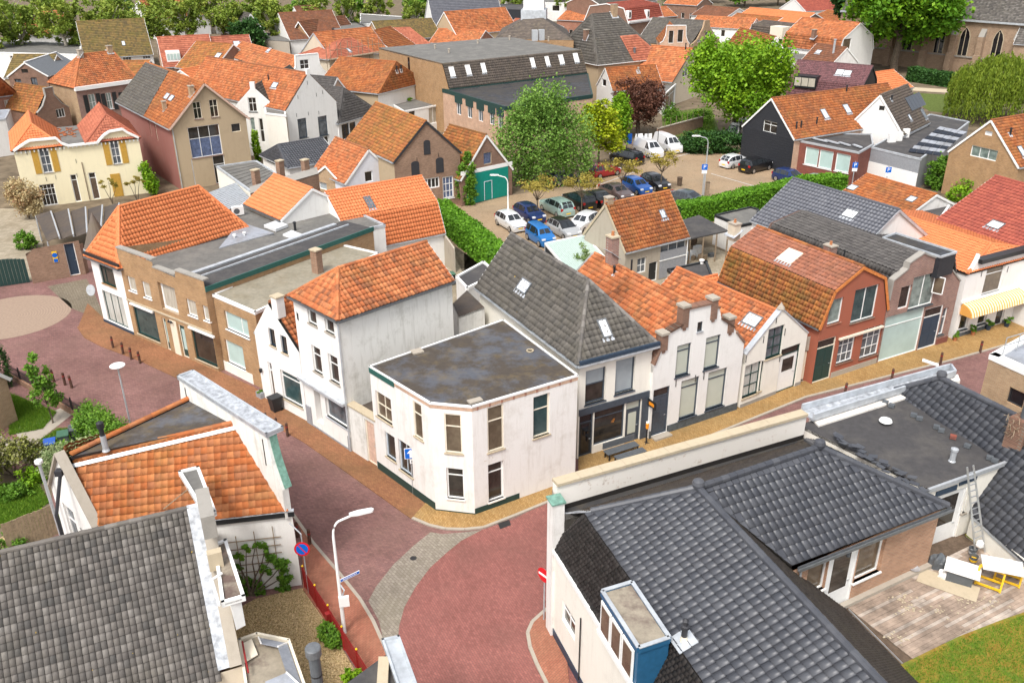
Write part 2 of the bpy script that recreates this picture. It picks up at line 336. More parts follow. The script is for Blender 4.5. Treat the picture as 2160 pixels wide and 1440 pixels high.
def tile_arrays(pl,U,W,tw,tl,prof,lift,jit,tt):
 """vertex array for the given tiles: (n, 3K, 3) in plane coords (u,v,h)"""
 pr=PROF[prof];K=len(pr);n=len(U);A=np.array(pr)
 z=rng.normal(0,jit,n)[:,None];rl=rng.normal(0,jit*1.5,n)[:,None]*(A[None,:,0]-.5);sh=rng.normal(0,jit*2,n)[:,None]
 u=U[:,None]+A[None,:,0]*tw;h=A[None,:,1]+lift+z+rl;hl=A[None,:,1]+lift+0*z
 vl=(W[:,None]+sh)*np.ones((1,K));vh=(W[:,None]+tl*1.03)*np.ones((1,K))
 low=np.stack([u,vl,h+tt],-1);hi=np.stack([u,vh,hl],-1);bot=low-np.array([0,0,.016])
 return np.concatenate([low,hi,bot],1),K
def faces_for(n,K,lip=True):
 f=[]
 for k in range(K-1):f.append([k,k+1,K+k+1,K+k])
 if lip:
  for k in range(K-1):f.append([2*K+k,2*K+k+1,k+1,k])
 F=np.array(f);return(F[None]+(np.arange(n)*3*K)[:,None,None]).reshape(-1,4),len(f)
class Bld:
 def __init__(s,name,label,pts,ze,wall='white',cat='house',z0=0.0,group=None):
  s.pts=[V2(p)for p in pts];s.n=len(pts);s.ze=ze;s.z0=z0;s.wall=wall;s.name=name
  s.o=thing(name,label,cat,(s.pts[0].x,s.pts[0].y,z0),group)
  s.tops={};s.holes={i:[]for i in range(s.n)};s.wm={};s.planes={};s.tb={};s.skip=set();s.indiv=0;s.cand=[];s.prof='pan4';s.bands=[]
 def wf(s,i):
  a,b=s.pts[i],s.pts[(i+1)%s.n];d=b-a;L=d.length;d=d/L
  return a,d,Vector((d.y,-d.x,0)),L
 def uz(s,i,px,py):
  a,d,n,L=s.wf(i);p=hitplane(px,py,a,n);return(p-a).dot(d),p.z
 def wp(s,i,u,z,out=0.0):
  a,d,n,L=s.wf(i);return a+d*u+n*out+Vector((0,0,z))
 def rect(s,i,r):
  if len(r)==5:return r[:4]
  (u0,v1),(u1,v0)=s.uz(i,r[0],r[1]),s.uz(i,r[2],r[3])
  zt=max(z for u,z in s.tops.get(i,[(0,s.ze)]));d=min(max(v1-zt+.1,0),1.2)
  if v0<s.z0:d=max(v0-s.z0-.05,-1.4)
  return min(u0,u1),min(v0,v1)-d,max(u0,u1),max(v0,v1)-d
 def near(s,c):
  m=sum(s.pts,Vector())/s.n;r=max((p-m).length for p in s.pts)
  if(V2(c)-m).length>r+1:LOG.append('BAD pos '+s.name);return False
  return True
 def topz(s,i,u):
  t=s.tops.get(i,[(0,s.ze),(s.wf(i)[3],s.ze)])
  for(a,za),(b,zb)in zip(t[:-1],t[1:]):
   if a-1e-6<=u<=b+1e-6:return za+(zb-za)*(u-a)/max(b-a,1e-6)
  return s.ze
 def bad(s,i,u0,v0,u1,v1):
  L=s.wf(i)[3];zt=max(z for u,z in s.tops.get(i,[(0,s.ze)]));m=min(u1,L)-max(u0,0)
  if u0<-1 or u1>L+1 or m<.1 or v0<s.z0-.6 or v1>zt-.02 or v1-v0>4.5:LOG.append('BAD %s wall %d: %.1f %.1f %.1f %.1f (L %.1f z %.1f)'%(s.name,i,u0,v0,u1,v1,L,zt));return True
 def frame(s,i,u0,v0,u1,v1,fm,cols,rows,rec,ft,name='window',fd=.07,parent=None):
  a,d,n,L=s.wf(i);mb=MB();b=lambda x0,y0,x1,y1,dd=fd,k=0:mb.box(s.wp(i,x0,y0,-rec),d*(x1-x0),Vector((0,0,y1-y0)),n*dd)
  b(u0,v0,u0+ft,v1);b(u1-ft,v0,u1,v1);b(u0+ft,v1-ft,u1-ft,v1);b(u0+ft,v0,u1-ft,v0+ft)
  us=[u0+ft];vs_=[v0+ft];W,H=u1-u0,v1-v0
  cf=[k/cols for k in range(1,cols)]if isinstance(cols,int)else list(cols)
  mt=ft*(.75 if len(cf)+len(rows)<4 else.5)
  xs=[u0+ft]+[u0+W*c for c in cf]+[u1-ft];ys=[v0+ft]+[v0+H*r for r in sorted(rows)]+[v1-ft]
  for x in xs[1:-1]:b(x-mt/2,v0+ft,x+mt/2,v1-ft,fd*.8)
  for y in ys[1:-1]:
   for x0,x1 in zip(xs[:-1],xs[1:]):b(x0+(mt/2 if x0!=xs[0]else 0),y-mt/2,x1-(mt/2 if x1!=xs[-1]else 0),y+mt/2,fd*.8)
  return mb.build(name,fm,parent or s.o),xs,ys,mt
 def win(s,i,r,fm='paint_white',cols=1,rows=(),pane='pane_dark',sill='stone_cap',rec=.17,ft=.07,top=None,proud=False,name='window',label=None):
  u0,v0,u1,v1=s.rect(i,r);a,d,n,L=s.wf(i)
  if s.bad(i,u0,v0,u1,v1):return None
  u0=max(u0,.03);u1=min(u1,L-.03);v0=max(v0,s.z0+.03)
  v1=min(v1,s.topz(i,u0)-.08,s.topz(i,u1)-.08)
  for a0,b0,a1,b1,dp in s.holes[i]:
   if u0<a1+.03 and u1>a0-.03 and v0<b1+.03 and v1>b0-.03:
    if u0+u1>a0+a1:u0=max(u0,a1+.03)
    else:u1=min(u1,a0-.03)
  if u1-u0<.12 or v1-v0<.12:return None
  if not proud:s.holes[i].append((u0,v0,u1,v1,rec+.02))
  else:rec=-.02
  wo,xs,ys,mt=s.frame(i,u0,v0,u1,v1,fm,cols,rows,rec,ft,name)
  if label:wo['label']=label
  sc_=pscale(s.wp(i,(u0+u1)/2,v0));nx,ny=len(xs)-1,len(ys)-1
  single=(u1-u0)/nx*sc_<9 or(v1-v0)/ny*sc_<9
  cells=[(u0,v0,u1,v1,0)]if single else[(xs[k],ys[j],xs[k+1],ys[j+1],j==ny-1)for k in range(nx)for j in range(ny)]
  for(x0,y0,x1,y1,tp)in cells:
   mb=MB();q=[s.wp(i,x0,y0,-rec+.015),s.wp(i,x1,y0,-rec+.015),s.wp(i,x1,y1,-rec+.015),s.wp(i,x0,y1,-rec+.015)]
   mb.prism(q,n*.008);mb.build('pane',top if(top and tp)else pane,wo)
  if sill:
   mb=MB();mb.box(s.wp(i,u0-.06,v0-.07,-rec*.6),d*(u1-u0+.12),Vector((0,0,.07)),n*(rec*.6+.07));mb.build('sill',sill,wo)
  return wo
 def door(s,i,r,leaf='paint_dark_green',fm='paint_white',transom=.0,glassf=None,pane='pane_dark',rec=.14,ft=.08,panels=2,pm=None,name='door',step=False,label=None):
  u0,v0,u1,v1=s.rect(i,r);a,d,n,L=s.wf(i)
  if s.bad(i,u0,v0,u1,v1):return None
  u0=max(u0,.03);u1=min(u1,L-.03);v0=max(v0,s.z0+.02);v1=min(v1,s.topz(i,u0)-.08,s.topz(i,u1)-.08)
  for a0,b0,a1,b1,dp in s.holes[i]:
   if u0<a1+.03 and u1>a0-.03 and v0<b1+.03 and v1>b0-.03:
    if u0+u1>a0+a1:u0=max(u0,a1+.03)
    else:u1=min(u1,a0-.03)
  if u1-u0<.3:return None
  s.holes[i].append((u0,v0,u1,v1,rec+.03))
  wo,xs,ys,mt=s.frame(i,u0,v0,u1,v1,fm,1,(transom,)if transom else(),rec,ft,'door')
  if label:wo['label']=label
  top=v0+(v1-v0)*transom-ft*.4 if transom else v1-ft
  mb=MB();mb.box(s.wp(i,u0+ft,v0+.02,-rec),d*(u1-u0-2*ft),Vector((0,0,top-v0-.02)),n*.035)
  W=u1-u0-2*ft;H=top-v0
  if not glassf:
   for k in range(panels):
    for c in range(2):
     mb.box(s.wp(i,u0+ft+W*(.1+.45*c),v0+H*(.06+.94/panels*k),-rec+.03),d*(W*.35),Vector((0,0,H*.94/panels-H*.08)),n*.018,1 if pm else 0)
  mb.build('leaf',[leaf,pm or leaf],wo)
  if glassf:
   g0,g1=glassf;mb=MB();q=[s.wp(i,u0+ft+W*x,v0+H*y,-rec+.037)for x,y in((.18,g0),(.82,g0),(.82,g1),(.18,g1))]
   mb.prism(q,n*.008);mb.build('pane',pane,wo)
  if transom:
   mb=MB();mb.prism([s.wp(i,u0+ft,top+ft*.8,-rec+.01),s.wp(i,u1-ft,top+ft*.8,-rec+.01),s.wp(i,u1-ft,v1-ft,-rec+.01),s.wp(i,u0+ft,v1-ft,-rec+.01)],n*.01);mb.build('pane',pane,wo)
  mb=MB();mb.box(s.wp(i,u1-ft-W*.16,v0+H*.47,-rec+.035),d*.1,Vector((0,0,.03)),n*.05);mb.build('handle','steel',wo)
  return wo
 def panel(s,i,r,m,out=.03,name='panel',base=None,z=None):
  """a flat board standing proud of the wall"""
  u0,v0,u1,v1=s.rect(i,r);a,d,n,L=s.wf(i);mb=MB()
  if s.bad(i,u0,v0,u1,v1):return None
  mb.box(s.wp(i,u0,v0,.003),d*(u1-u0),Vector((0,0,v1-v0)),n*out);return mb.build(name,m,base or s.o)
 def band(s,i,z0,z1,m,out=.03,name='plinth',u0=None,u1=None):
  a,d,n,L=s.wf(i);u0=0 if u0 is None else u0;u1=L if u1 is None else u1;mb=MB()
  mb.box(s.wp(i,u0-.002,z0,.002),d*(u1-u0+.004),Vector((0,0,z1-z0)),n*out);return mb.build(name,m,s.o)
 def anchors(s,i,pxs,m='metal_black',h=.45):
  for q in pxs:
   u,z=s.uz(i,*q)
   if not-.5<u<s.wf(i)[3]+.5:continue
   mb=MB();mb.box(s.wp(i,u,z-h/2,.003),s.wf(i)[1]*.035,Vector((0,0,h)),s.wf(i)[2]*.03);mb.build('wall_anchor',m,s.o)
 def plane(s,key,poly,tile='tile_orange',tw=.25,tl=.34,prof=None,deck='deck_dark',th=.1,lift=.02,e=None):
  pl=Plane(poly,e);s.planes[key]=pl
  mb=s.__dict__.setdefault('deckmb',MB());mb.prism([p-pl.n*th for p in pl.poly],pl.n*th)
  if not tile:return pl
  c=sum(pl.poly,Vector())/len(pl.poly);prof=prof or s.prof;px=pscale(c)
  if px<13.5 and prof.startswith('pan'):prof='far';tw*=1.3;tl*=1.3
  U,W,tw,tl,R=tile_grid(pl,tw,tl);E_=poly_edges(pl)
  if prof=='slate':U=U+(R%2)*tw*.5
  cx=np.stack([U,U+tw,U+tw,U],1);cy=np.stack([W,W,W+tl,W+tl],1)
  inside=np.ones(len(U),bool);outside=np.zeros(len(U),bool)
  for nx,ny,d in E_:
   sd_=cx*nx+cy*ny-d;inside&=(sd_>=-.012).all(1);outside|=(sd_<=.01).all(1)
  lift_=lift;jit=.0035 if px>20 else.002;tt=.042 if prof!='far' else.05
  buf=s.tb.setdefault(tile,{'v':[],'f':[],'n':[],'t':[],'c':0})
  ii=np.where(inside)[0]
  if s.indiv:
   for k in ii:s.cand.append((key,U[k],W[k],tw,tl,prof,tile,lift_))
  elif len(ii):s._bulk(buf,pl,U[ii],W[ii],tw,tl,prof,lift_,jit,tt)
  part=np.where(~inside&~outside)[0]
  if len(part):
   VA,K=tile_arrays(pl,U[part],W[part],tw,tl,prof,lift_,jit,tt);F,nf=faces_for(1,K)
   vv=[];ff=[];nn_=[];tt_=[];cnt=0
   for k in range(len(part)):
    t=random.random()
    for f in F:
     q=clip_poly([tuple(VA[k][j])for j in f],E_)
     if len(q)>=3:vv+=q;ff+=list(range(cnt,cnt+len(q)));nn_.append(len(q));cnt+=len(q);tt_.append(t)
   if vv:
    s._add(buf,pl,np.array(vv),np.array(ff),np.array(nn_),np.array(tt_))
  return pl
 def _add(s,buf,pl,uvh,f,n,t):
  Mx=np.array([list(pl.e),list(pl.s),list(pl.n)]);v=uvh@Mx+np.array(pl.o)
  buf['v'].append(v);buf['f'].append(np.asarray(f).ravel()+buf['c']);buf['n'].append(n);buf['t'].append(t);buf['c']+=len(v)
 def _bulk(s,buf,pl,U,W,tw,tl,prof,lift,jit,tt):
  VA,K=tile_arrays(pl,U,W,tw,tl,prof,lift,jit,tt);F,nf=faces_for(len(U),K)
  s._add(buf,pl,VA.reshape(-1,3),F,np.full(len(F),4),np.repeat(rng.random(len(U)),nf))
 def ridge(s,p,q,m='tile_orange',r=.11,pieces=False,L=.38,name='ridge_tile'):
  p,q=Vector(p),Vector(q);d=q-p;n=max(1,round(d.length/L));dn=d.normalized()
  sd_=dn.cross(Vector((0,0,1))).normalized();up=sd_.cross(dn)
  def half(mb,a,b,ra,rb,org=Vector()):
   A=[];B=[]
   for k in range(6):
    t=math.pi*(k/5*1.16-.08);A.append(a+(sd_*math.cos(t)+up*math.sin(t))*ra);B.append(b+(sd_*math.cos(t)+up*math.sin(t))*rb)
   for k in range(5):mb.poly([A[k],A[k+1],B[k+1],B[k]],0,smooth=True)
   mb.poly(A[::-1]);mb.poly(B)
  if pieces and n>1:
   seg=d/n;mb=MB();half(mb,Vector(),seg*1.04,r*1.05,r*.93);ORG['_z']=Vector((0,0,0))
   me=None
   for k in range(n):
    if me is None:
     o=mb.build(name,m);me=o.data;o.parent=s.o
    else:
     o=bpy.data.objects.new(name,me);LINK(o);o.parent=s.o
    o.location=p+seg*k-ORG[s.o.name];ORG[o.name]=ORG[s.o.name]
  else:
   mb=s.__dict__.setdefault('ridmb',{}).setdefault(m,MB())
   for k in range(n):a=p+d*(k/n);b=p+d*((k+1.04)/n);half(mb,a,b,r*1.06,r*.94)
 def gutter(s,p,q,m='zinc',r=.07,box=False):
  mb=s.__dict__.setdefault('gutmb',{}).setdefault(m,MB());p,q=Vector(p),Vector(q);d=(q-p).normalized();sd_=d.cross(Vector((0,0,1)))
  pr=[(-1,1),(-1,-.6),(-.6,-1),(.6,-1),(1,-.6),(1,1),(.8,1),(.8,-.5),(-.8,-.5),(-.8,1)]
  pts=[p+sd_*(x*r)+Vector((0,0,z*r))for x,z in pr];n=len(pr)
  for k in range(n):mb.poly([pts[k],pts[(k+1)%n],pts[(k+1)%n]+(q-p),pts[k]+(q-p)])
 def pipe(s,path,m='zinc',r=.045,name='downpipe'):
  mb=MB();mb.tube(path,r,6);return mb.build(name,m,s.o)
 def board(s,p,q,wd,ht,m='paint_white',name='fascia',up=(0,0,1)):
  mb=MB();mb.bar(p,q,wd,ht,0,up);mb.build(name,m,s.o)
 def chimney(s,key,px,py,h=1.0,sx=.55,sy=.45,m='brick_dark',cap='concrete',pots=1,z=None,rz=None,flash=True):
  if z is None:
   pl=s.planes[key];u,v=pl.px(px,py);c=pl.at(u,v);e=pl.e
   if not s.near(c):return None
  else:c=P(px,py,z);e=s.wf(0)[1]
  a=math.atan2(e.y,e.x)if rz is None else rz
  mb=MB();mb.cbox(c-Vector((0,0,.5)),sx,sy,h+.5,0,a);mb.cbox(c+Vector((0,0,h)),sx+.1,sy+.1,.09,1,a)
  for k in range(pots):
   t=c+Vector((math.cos(a),math.sin(a),0))*((k-(pots-1)/2)*.28)+Vector((0,0,h+.09));mb.lathe(t,[(.1,0),(.085,.22),(.1,.24),(.07,.25)],8,2)
  o=mb.build('chimney',[m,cap,'terracotta'],s.o)
  if flash:
   mb=MB();pl2=s.planes.get(key)
   if pl2:mb.box(pl2.at(*pl2.px(px,py),.05)-pl2.e*(sx*.75)-pl2.s*(sy*.9),pl2.e*sx*1.5,pl2.s*sy*1.8,pl2.n*.02);mb.build('flashing','lead',o)
  return o
 def vent(s,key,px,py,h=.5,r=.06,m='plastic_black',cap=True,flash=None,name='vent_pipe',z=None):
  if z is None:
   pl=s.planes[key];c=pl.at(*pl.px(px,py),.03)
   if not s.near(c):return None
  else:c=P(px,py,z)
  mb=MB();mb.lathe(c-Vector((0,0,.1)),[(r,0),(r,h+.1)]+([(r*1.5,h+.1),(r*1.5,h+.17),(r*.6,h+.22)]if cap else[]),8);o=mb.build(name,m,s.o)
  if flash and z is None:mb=MB();mb.box(pl.at(*pl.px(px,py),.05)-pl.e*r*2.6-pl.s*r*3,pl.e*r*5.2,pl.s*r*6,pl.n*.015);mb.build('flashing',flash,o)
  return o
 def skylight(s,key,r,fm='zinc_dark',pane='pane_sky',name='roof_window',apron=True,cols=1):
  pl=s.planes[key]
  if len(r)==4:(u0,v1),(u1,v0)=pl.px(r[0],r[1]),pl.px(r[2],r[3])
  else:u0,v0,u1,v1=r[:4]
  if len(r)==4:
   um,vm=pl.px((r[0]+r[2])/2,(r[1]+r[3])/2);hw,hv=min(max(abs(u1-u0),.6),1.15)/2,min(max(abs(v1-v0),.8),1.35)/2;u0,u1,v0,v1=um-hw,um+hw,vm-hv,vm+hv
   U=pl.uv
   if um<U[:,0].min()or um>U[:,0].max()or vm<U[:,1].min()or vm>U[:,1].max():LOG.append('BAD sky '+s.name);return None
  t=.07;h0,hh=.0,.13
  b=lambda mb,a0,b0,a1,b1,k0,k1,m=0:mb.box(pl.at(a0,b0,k0),pl.e*(a1-a0),pl.s*(b1-b0),pl.n*(k1-k0),m)
  mb=MB();b(mb,u0,v0,u0+t,v1,h0,hh);b(mb,u1-t,v0,u1,v1,h0,hh);b(mb,u0+t,v0,u1-t,v0+t,h0,hh);b(mb,u0+t,v1-t,u1-t,v1,h0,hh)
  for k in range(1,cols):x=u0+(u1-u0)*k/cols;b(mb,x-.03,v0+t,x+.03,v1-t,h0,hh-.01)
  o=mb.build(name,fm,s.o);mb=MB();b(mb,u0+t,v0+t,u1-t,v1-t,.06,.105);mb.build('pane',pane,o)
  if apron:mb=MB();b(mb,u0-.08,v0-.22,u1+.08,v0-.002,.02,.07);mb.build('flashing','lead',o)
  return o
 def finish(s,plinth=None,wm=None):
  for i in range(s.n):
   if i in s.skip:continue
   a,d,n,L=s.wf(i);top=s.tops.get(i,[(0,s.ze),(L,s.ze)])
   out=[(0,s.z0),(L,s.z0)]+top[::-1]
   H=[h for h in s.holes[i]]
   H=[(max(u0,.01),max(v0,s.z0+.005),min(u1,L-.01),v1,dp)for u0,v0,u1,v1,dp in H]
   loops=[[Vector((u,v,0))for u,v in out]]+[[Vector((u0,v0,0)),Vector((u0,v1,0)),Vector((u1,v1,0)),Vector((u1,v0,0))]for u0,v0,u1,v1,dp in H]
   flat=[q for l in loops for q in l];mb=MB()
   for t in geometry.tessellate_polygon(loops):
    q=[flat[k]for k in t]
    if(q[1]-q[0]).cross(q[2]-q[0]).z<0:q.reverse()
    mb.poly([s.wp(i,x.x,x.y)for x in q],0,[(x.x,x.y)for x in q])
   for u0,v0,u1,v1,dp in H:
    c=[(u0,v0),(u1,v0),(u1,v1),(u0,v1)]
    for k in range(4):
     p,q=c[k],c[(k+1)%4];mb.poly([s.wp(i,*p),s.wp(i,*q),s.wp(i,*q,-dp),s.wp(i,*p,-dp)],0,[(p[0],p[1]),(q[0],q[1]),(q[0]+.1,q[1]),(p[0]+.1,p[1])])
    mb.poly([s.wp(i,*p,-dp)for p in c],1)
   mb.build('wall',[(s.wm.get(i)or s.wall),'opening_back'],s.o)  # second material: near-black back face closing each wall opening
  if plinth:
   for i in(plinth[2]if len(plinth)>2 else range(s.n)):
    if i not in s.skip:
     a,d,n,L=s.wf(i);cuts=sorted((u0,u1)for u0,v0,u1,v1,dp in s.holes[i]if v0<s.z0+plinth[1]);u=0
     for c0,c1 in cuts+[(L,L)]:
      if c0-u>.05:s.band(i,s.z0,s.z0+plinth[1],plinth[0],u0=u,u1=c0)
      u=max(u,c1)
  ro=None
  if 'deckmb' in s.__dict__:ro=s.deckmb.build('roof','deck_dark',s.o)
  if s.cand:
   dist=[(s.planes[c[0]].at(c[1],c[2])-CAM).length for c in s.cand];order=np.argsort(dist);near=set(order[:s.indiv].tolist());cache={};rest={}
   fr=lambda p:0<=proj(p)[0]<=2160 and 0<=proj(p)[1]<=1440
   near=set([k for k in order.tolist()if fr(s.planes[s.cand[k][0]].at(s.cand[k][1],s.cand[k][2]))][:s.indiv])
   for k,c in enumerate(s.cand):
    key,u,v,tw,tl,prof,tile,lift=c;pl=s.planes[key]
    if k in near:
     if(key,tile)not in cache:
      VA,K=tile_arrays(pl,np.zeros(1),np.zeros(1),tw,tl,prof,0,0,.042);F,nf=faces_for(1,K)
      o=npmesh('tile',VA[0],F,4,tile,None);cache[(key,tile)]=o.data;o.parent=s.o
     else:o=bpy.data.objects.new('tile',cache[(key,tile)]);LINK(o);o.parent=s.o
     mx=Matrix((pl.e,pl.s,pl.n)).transposed()@Matrix.Rotation(random.gauss(0,.012),3,'Z')@Matrix.Rotation(random.gauss(0,.012),3,'Y')
     m4=mx.to_4x4();m4.translation=pl.at(u,v+random.gauss(0,.006),lift)-ORG[s.o.name];o.matrix_local=m4
    else:rest.setdefault((key,tile,tw,tl,prof,lift),[]).append((u,v))
   for(key,tile,tw,tl,prof,lift),L in rest.items():
    A=np.array(L);s._bulk(s.tb[tile],s.planes[key],A[:,0],A[:,1],tw,tl,prof,lift,.0035,.042)
  for tile,b in s.tb.items():
   if b['v']:npmesh('roof_tiles',np.concatenate(b['v']),np.concatenate(b['f']),np.concatenate(b['n']),tile,s.o,np.concatenate(b['t']),kind='stuff')
  for m,mb in s.__dict__.get('ridmb',{}).items():mb.build('ridge',m,s.o)
  for m,mb in s.__dict__.get('gutmb',{}).items():mb.build('gutter',m,s.o)
  for(nm,m),mb in s.__dict__.get('brdmb',{}).items():mb.build(nm,m,s.o)
  return s
LOG=[]
def gable(name,label,a,b,ze,c,r,wall='white',tile='tile_orange',rx=.5,hf=False,hb=0.0,br=None,oh=.18,ov=.08,base=False,tw=.25,tl=.34,cat='house',ridge=None,gut='zinc',verge='paint_white',prof='pan4',indiv=0,z0=0.0,group=None,front=None,para=None,backpara=False,ridger=.11,noroof=False,side=None,tile0=None):
 """ridge runs back from the wall a-b; a, b: eave corners (photo px) of that wall; c: depth in m or ('l'|'r', px, py) far eave corner; r: ridge height in m or px of the ridge's front end"""
 zz=0.0 if base else ze
 if side:
  a3=V2(P(a[0],a[1],a[2]if len(a)>2 else zz));b3=V2(P(b[0],b[1],b[2]if len(b)>2 else zz));D=(b3-a3).length;y=(b3-a3)/D
  x=Vector((y.y,-y.x,0));W=side;A=a3-x*W;B=a3
 else:
  A=P(a[0],a[1],a[2]if len(a)>2 else zz);B=P(b[0],b[1],b[2]if len(b)>2 else zz);A=V2(A);B=V2(B)
  x=B-A;W=x.length;x/=W;y=Vector((-x.y,x.x,0))
  if isinstance(c,(int,float)):D=c
  else:D=(V2(P(c[1],c[2],c[3]if len(c)>3 else ze))-(A if c[0]=='l' else B)).dot(y)
 hy=0.0
 if isinstance(r,(int,float)):zr=r;hy=hf if hf and hf is not True else 0.0
 else:
  p=hitplane(r[0],r[1],A+x*W*rx,x);zr=p.z
  if hf is True:hy=(V2(p)-A).dot(y)
  elif hf:hy=hf
  elif not hf and not side:
   lo,hi=0.,30.;g=A+x*W*rx
   for _ in range(50):
    m=(lo+hi)/2
    if proj(g+Vector((0,0,m)))[1]>r[1]:lo=m
    else:hi=m
   zr=lo
 if isinstance(hb,tuple):hb=D-(V2(hitplane(hb[1],hb[2],A+x*W*rx,x))-A).dot(y)
 LOG.append('%-28s W%.1f D%.1f ze%.1f zr%.1f hy%.1f at %.0f,%.0f  base %s %s'%(name,W,D,ze,zr,hy,A.x,A.y,tuple(round(v)for v in proj((A.x,A.y,z0))),tuple(round(v)for v in proj((B.x,B.y,z0)))))
 h=Bld(name,label,[A,B,B+y*D,A+y*D],ze,wall,cat,z0,group);h.prof=prof;h.indiv=indiv;h.zr=zr;h.W=W;h.D=D
 h.L=lambda lx,ly,z:A+x*lx+y*ly+Vector((0,0,z));Lc=h.L
 xr=rx*W
 pf=[(0,ze)]+([(br[0],br[1])]if br else[])+[(xr,zr)]+([(W-br[0],br[1])]if br else[])+[(W,ze)]
 if not hf:h.tops[0]=[(u,z)for u,z in pf]
 else:hf=True
 if not hb:h.tops[2]=[(W-u,z)for u,z in pf[::-1]]
 if noroof:return h
 if front is not None:ovf=-.28
 else:ovf=ov
 ovb=ov if not backpara else-.25
 y0,y1=-ovf,D+ovb;ridge=ridge or tile
 def ext(p,q,o):
  t=o/max(abs(q[0]-p[0]),1e-4);return(p[0]+(p[0]-q[0])*t,p[1]+(p[1]-q[1])*t)
 l0=ext(pf[0],pf[1],oh)if abs(pf[1][0]-pf[0][0])>.05 else pf[0];r0=ext(pf[-1],pf[-2],oh)if abs(pf[-2][0]-pf[-1][0])>.05 else pf[-1]
 F=lambda q,yy:Lc(q[0],yy,q[1]);lift=.03
 fy0=-oh if hf else y0;fy1=D+oh if hb else y1
 ft={'tile':tile,'tw':tw,'tl':tl}
 R0=(xr,zr);yr0=hy if hf else y0;yr1=D-hb if hb else y1
 if br:
  bl,brr=pf[1],pf[3]
  h.plane('l0',[F(l0,y1),F(l0,y0),F(bl,y0),F(bl,y1)],**dict(ft,tile=tile0 or tile));h.plane('l',[F(bl,y1),F(bl,y0),F(R0,y0),F(R0,y1)],**ft)
  h.plane('r0',[F(r0,y0),F(r0,y1),F(brr,y1),F(brr,y0)],**dict(ft,tile=tile0 or tile));h.plane('r',[F(brr,y0),F(brr,y1),F(R0,y1),F(R0,y0)],**ft)
 else:
  h.plane('l',[F(l0,fy1),F(l0,fy0),F(R0,yr0),F(R0,yr1)],**ft);h.plane('r',[F(r0,fy0),F(r0,fy1),F(R0,yr1),F(R0,yr0)],**ft)
 if hf:h.plane('f',[F(l0,fy0),F(r0,fy0),F(R0,yr0)],**ft)
 if hb:h.plane('b',[F(r0,fy1),F(l0,fy1),F(R0,yr1)],**ft)
 up=Vector((0,0,.05));pc=indiv>0
 h.ridge(F(R0,yr0)+up,F(R0,yr1)+up,ridge,ridger,pc)
 if hf:
  for q in(l0,r0):h.ridge(F(q,fy0)+up,F(R0,yr0)+up,ridge,ridger,pc)
 if hb:
  for q in(l0,r0):h.ridge(F(q,fy1)+up,F(R0,yr1)+up,ridge,ridger,pc)
 if gut:
  dz=Vector((0,0,-.04))
  h.gutter(F(l0,fy1)+dz-x*.06,F(l0,fy0)+dz-x*.06,gut);h.gutter(F(r0,fy0)+dz+x*.06,F(r0,fy1)+dz+x*.06,gut)
  if hf:h.gutter(F(l0,fy0)+dz-y*.06,F(r0,fy0)+dz-y*.06,gut)
 if verge and not hf and front is None:
  pts=[l0]+pf[1:-1]+[r0]
  for p,q in zip(pts[:-1],pts[1:]):h.board(F(p,y0-.02)-up,F(q,y0-.02)-up,.04,.2,verge,'bargeboard')
 if verge and not hb and not backpara:
  pts=[l0]+pf[1:-1]+[r0]
  for p,q in zip(pts[:-1],pts[1:]):h.board(F(p,y1+.02)-up,F(q,y1+.02)-up,.04,.2,verge,'bargeboard')
 if front is not None:
  pts,cop,th=front;h.tops[0]=[(u*W,z)for u,z in pts]
  mb=MB();a_,d_,n_,L_=h.wf(0);back=[h.wp(0,u,z,-th)for u,z in h.tops[0]];lo=[h.wp(0,0,ze-.6,-th),h.wp(0,W,ze-.6,-th)]
  loop=[Vector((0,ze-.6,0)),Vector((W,ze-.6,0))]+[Vector((u,z,0))for u,z in h.tops[0][::-1]]
  for t in geometry.tessellate_polygon([loop]):
   q=[loop[k]for k in t]
   if(q[1]-q[0]).cross(q[2]-q[0]).z>0:q.reverse()
   mb.poly([h.wp(0,k.x,k.y,-th)for k in q],0,[(k.x,k.y)for k in q])
  e=[(0,ze-.6)]+h.tops[0]+[(W,ze-.6)]
  for p,q in zip(e[:-1],e[1:]):mb.poly([h.wp(0,*p),h.wp(0,*q),h.wp(0,*q,-th),h.wp(0,*p,-th)],0,[(0,p[1]),(0,q[1]),(th,q[1]),(th,p[1])])
  mb.build('parapet',wall,h.o)
  if cop:
   mb=MB()
   for p,q in zip(h.tops[0][:-1],h.tops[0][1:]):
    pa,qa=h.wp(0,*p,-th/2),h.wp(0,*q,-th/2);dd=(qa-pa).normalized()*.04;mb.bar(pa-dd+Vector((0,0,.02)),qa+dd+Vector((0,0,.02)),th+.12,.09,0,n_.cross(qa-pa))
   mb.build('coping',cop,h.o)
 return h
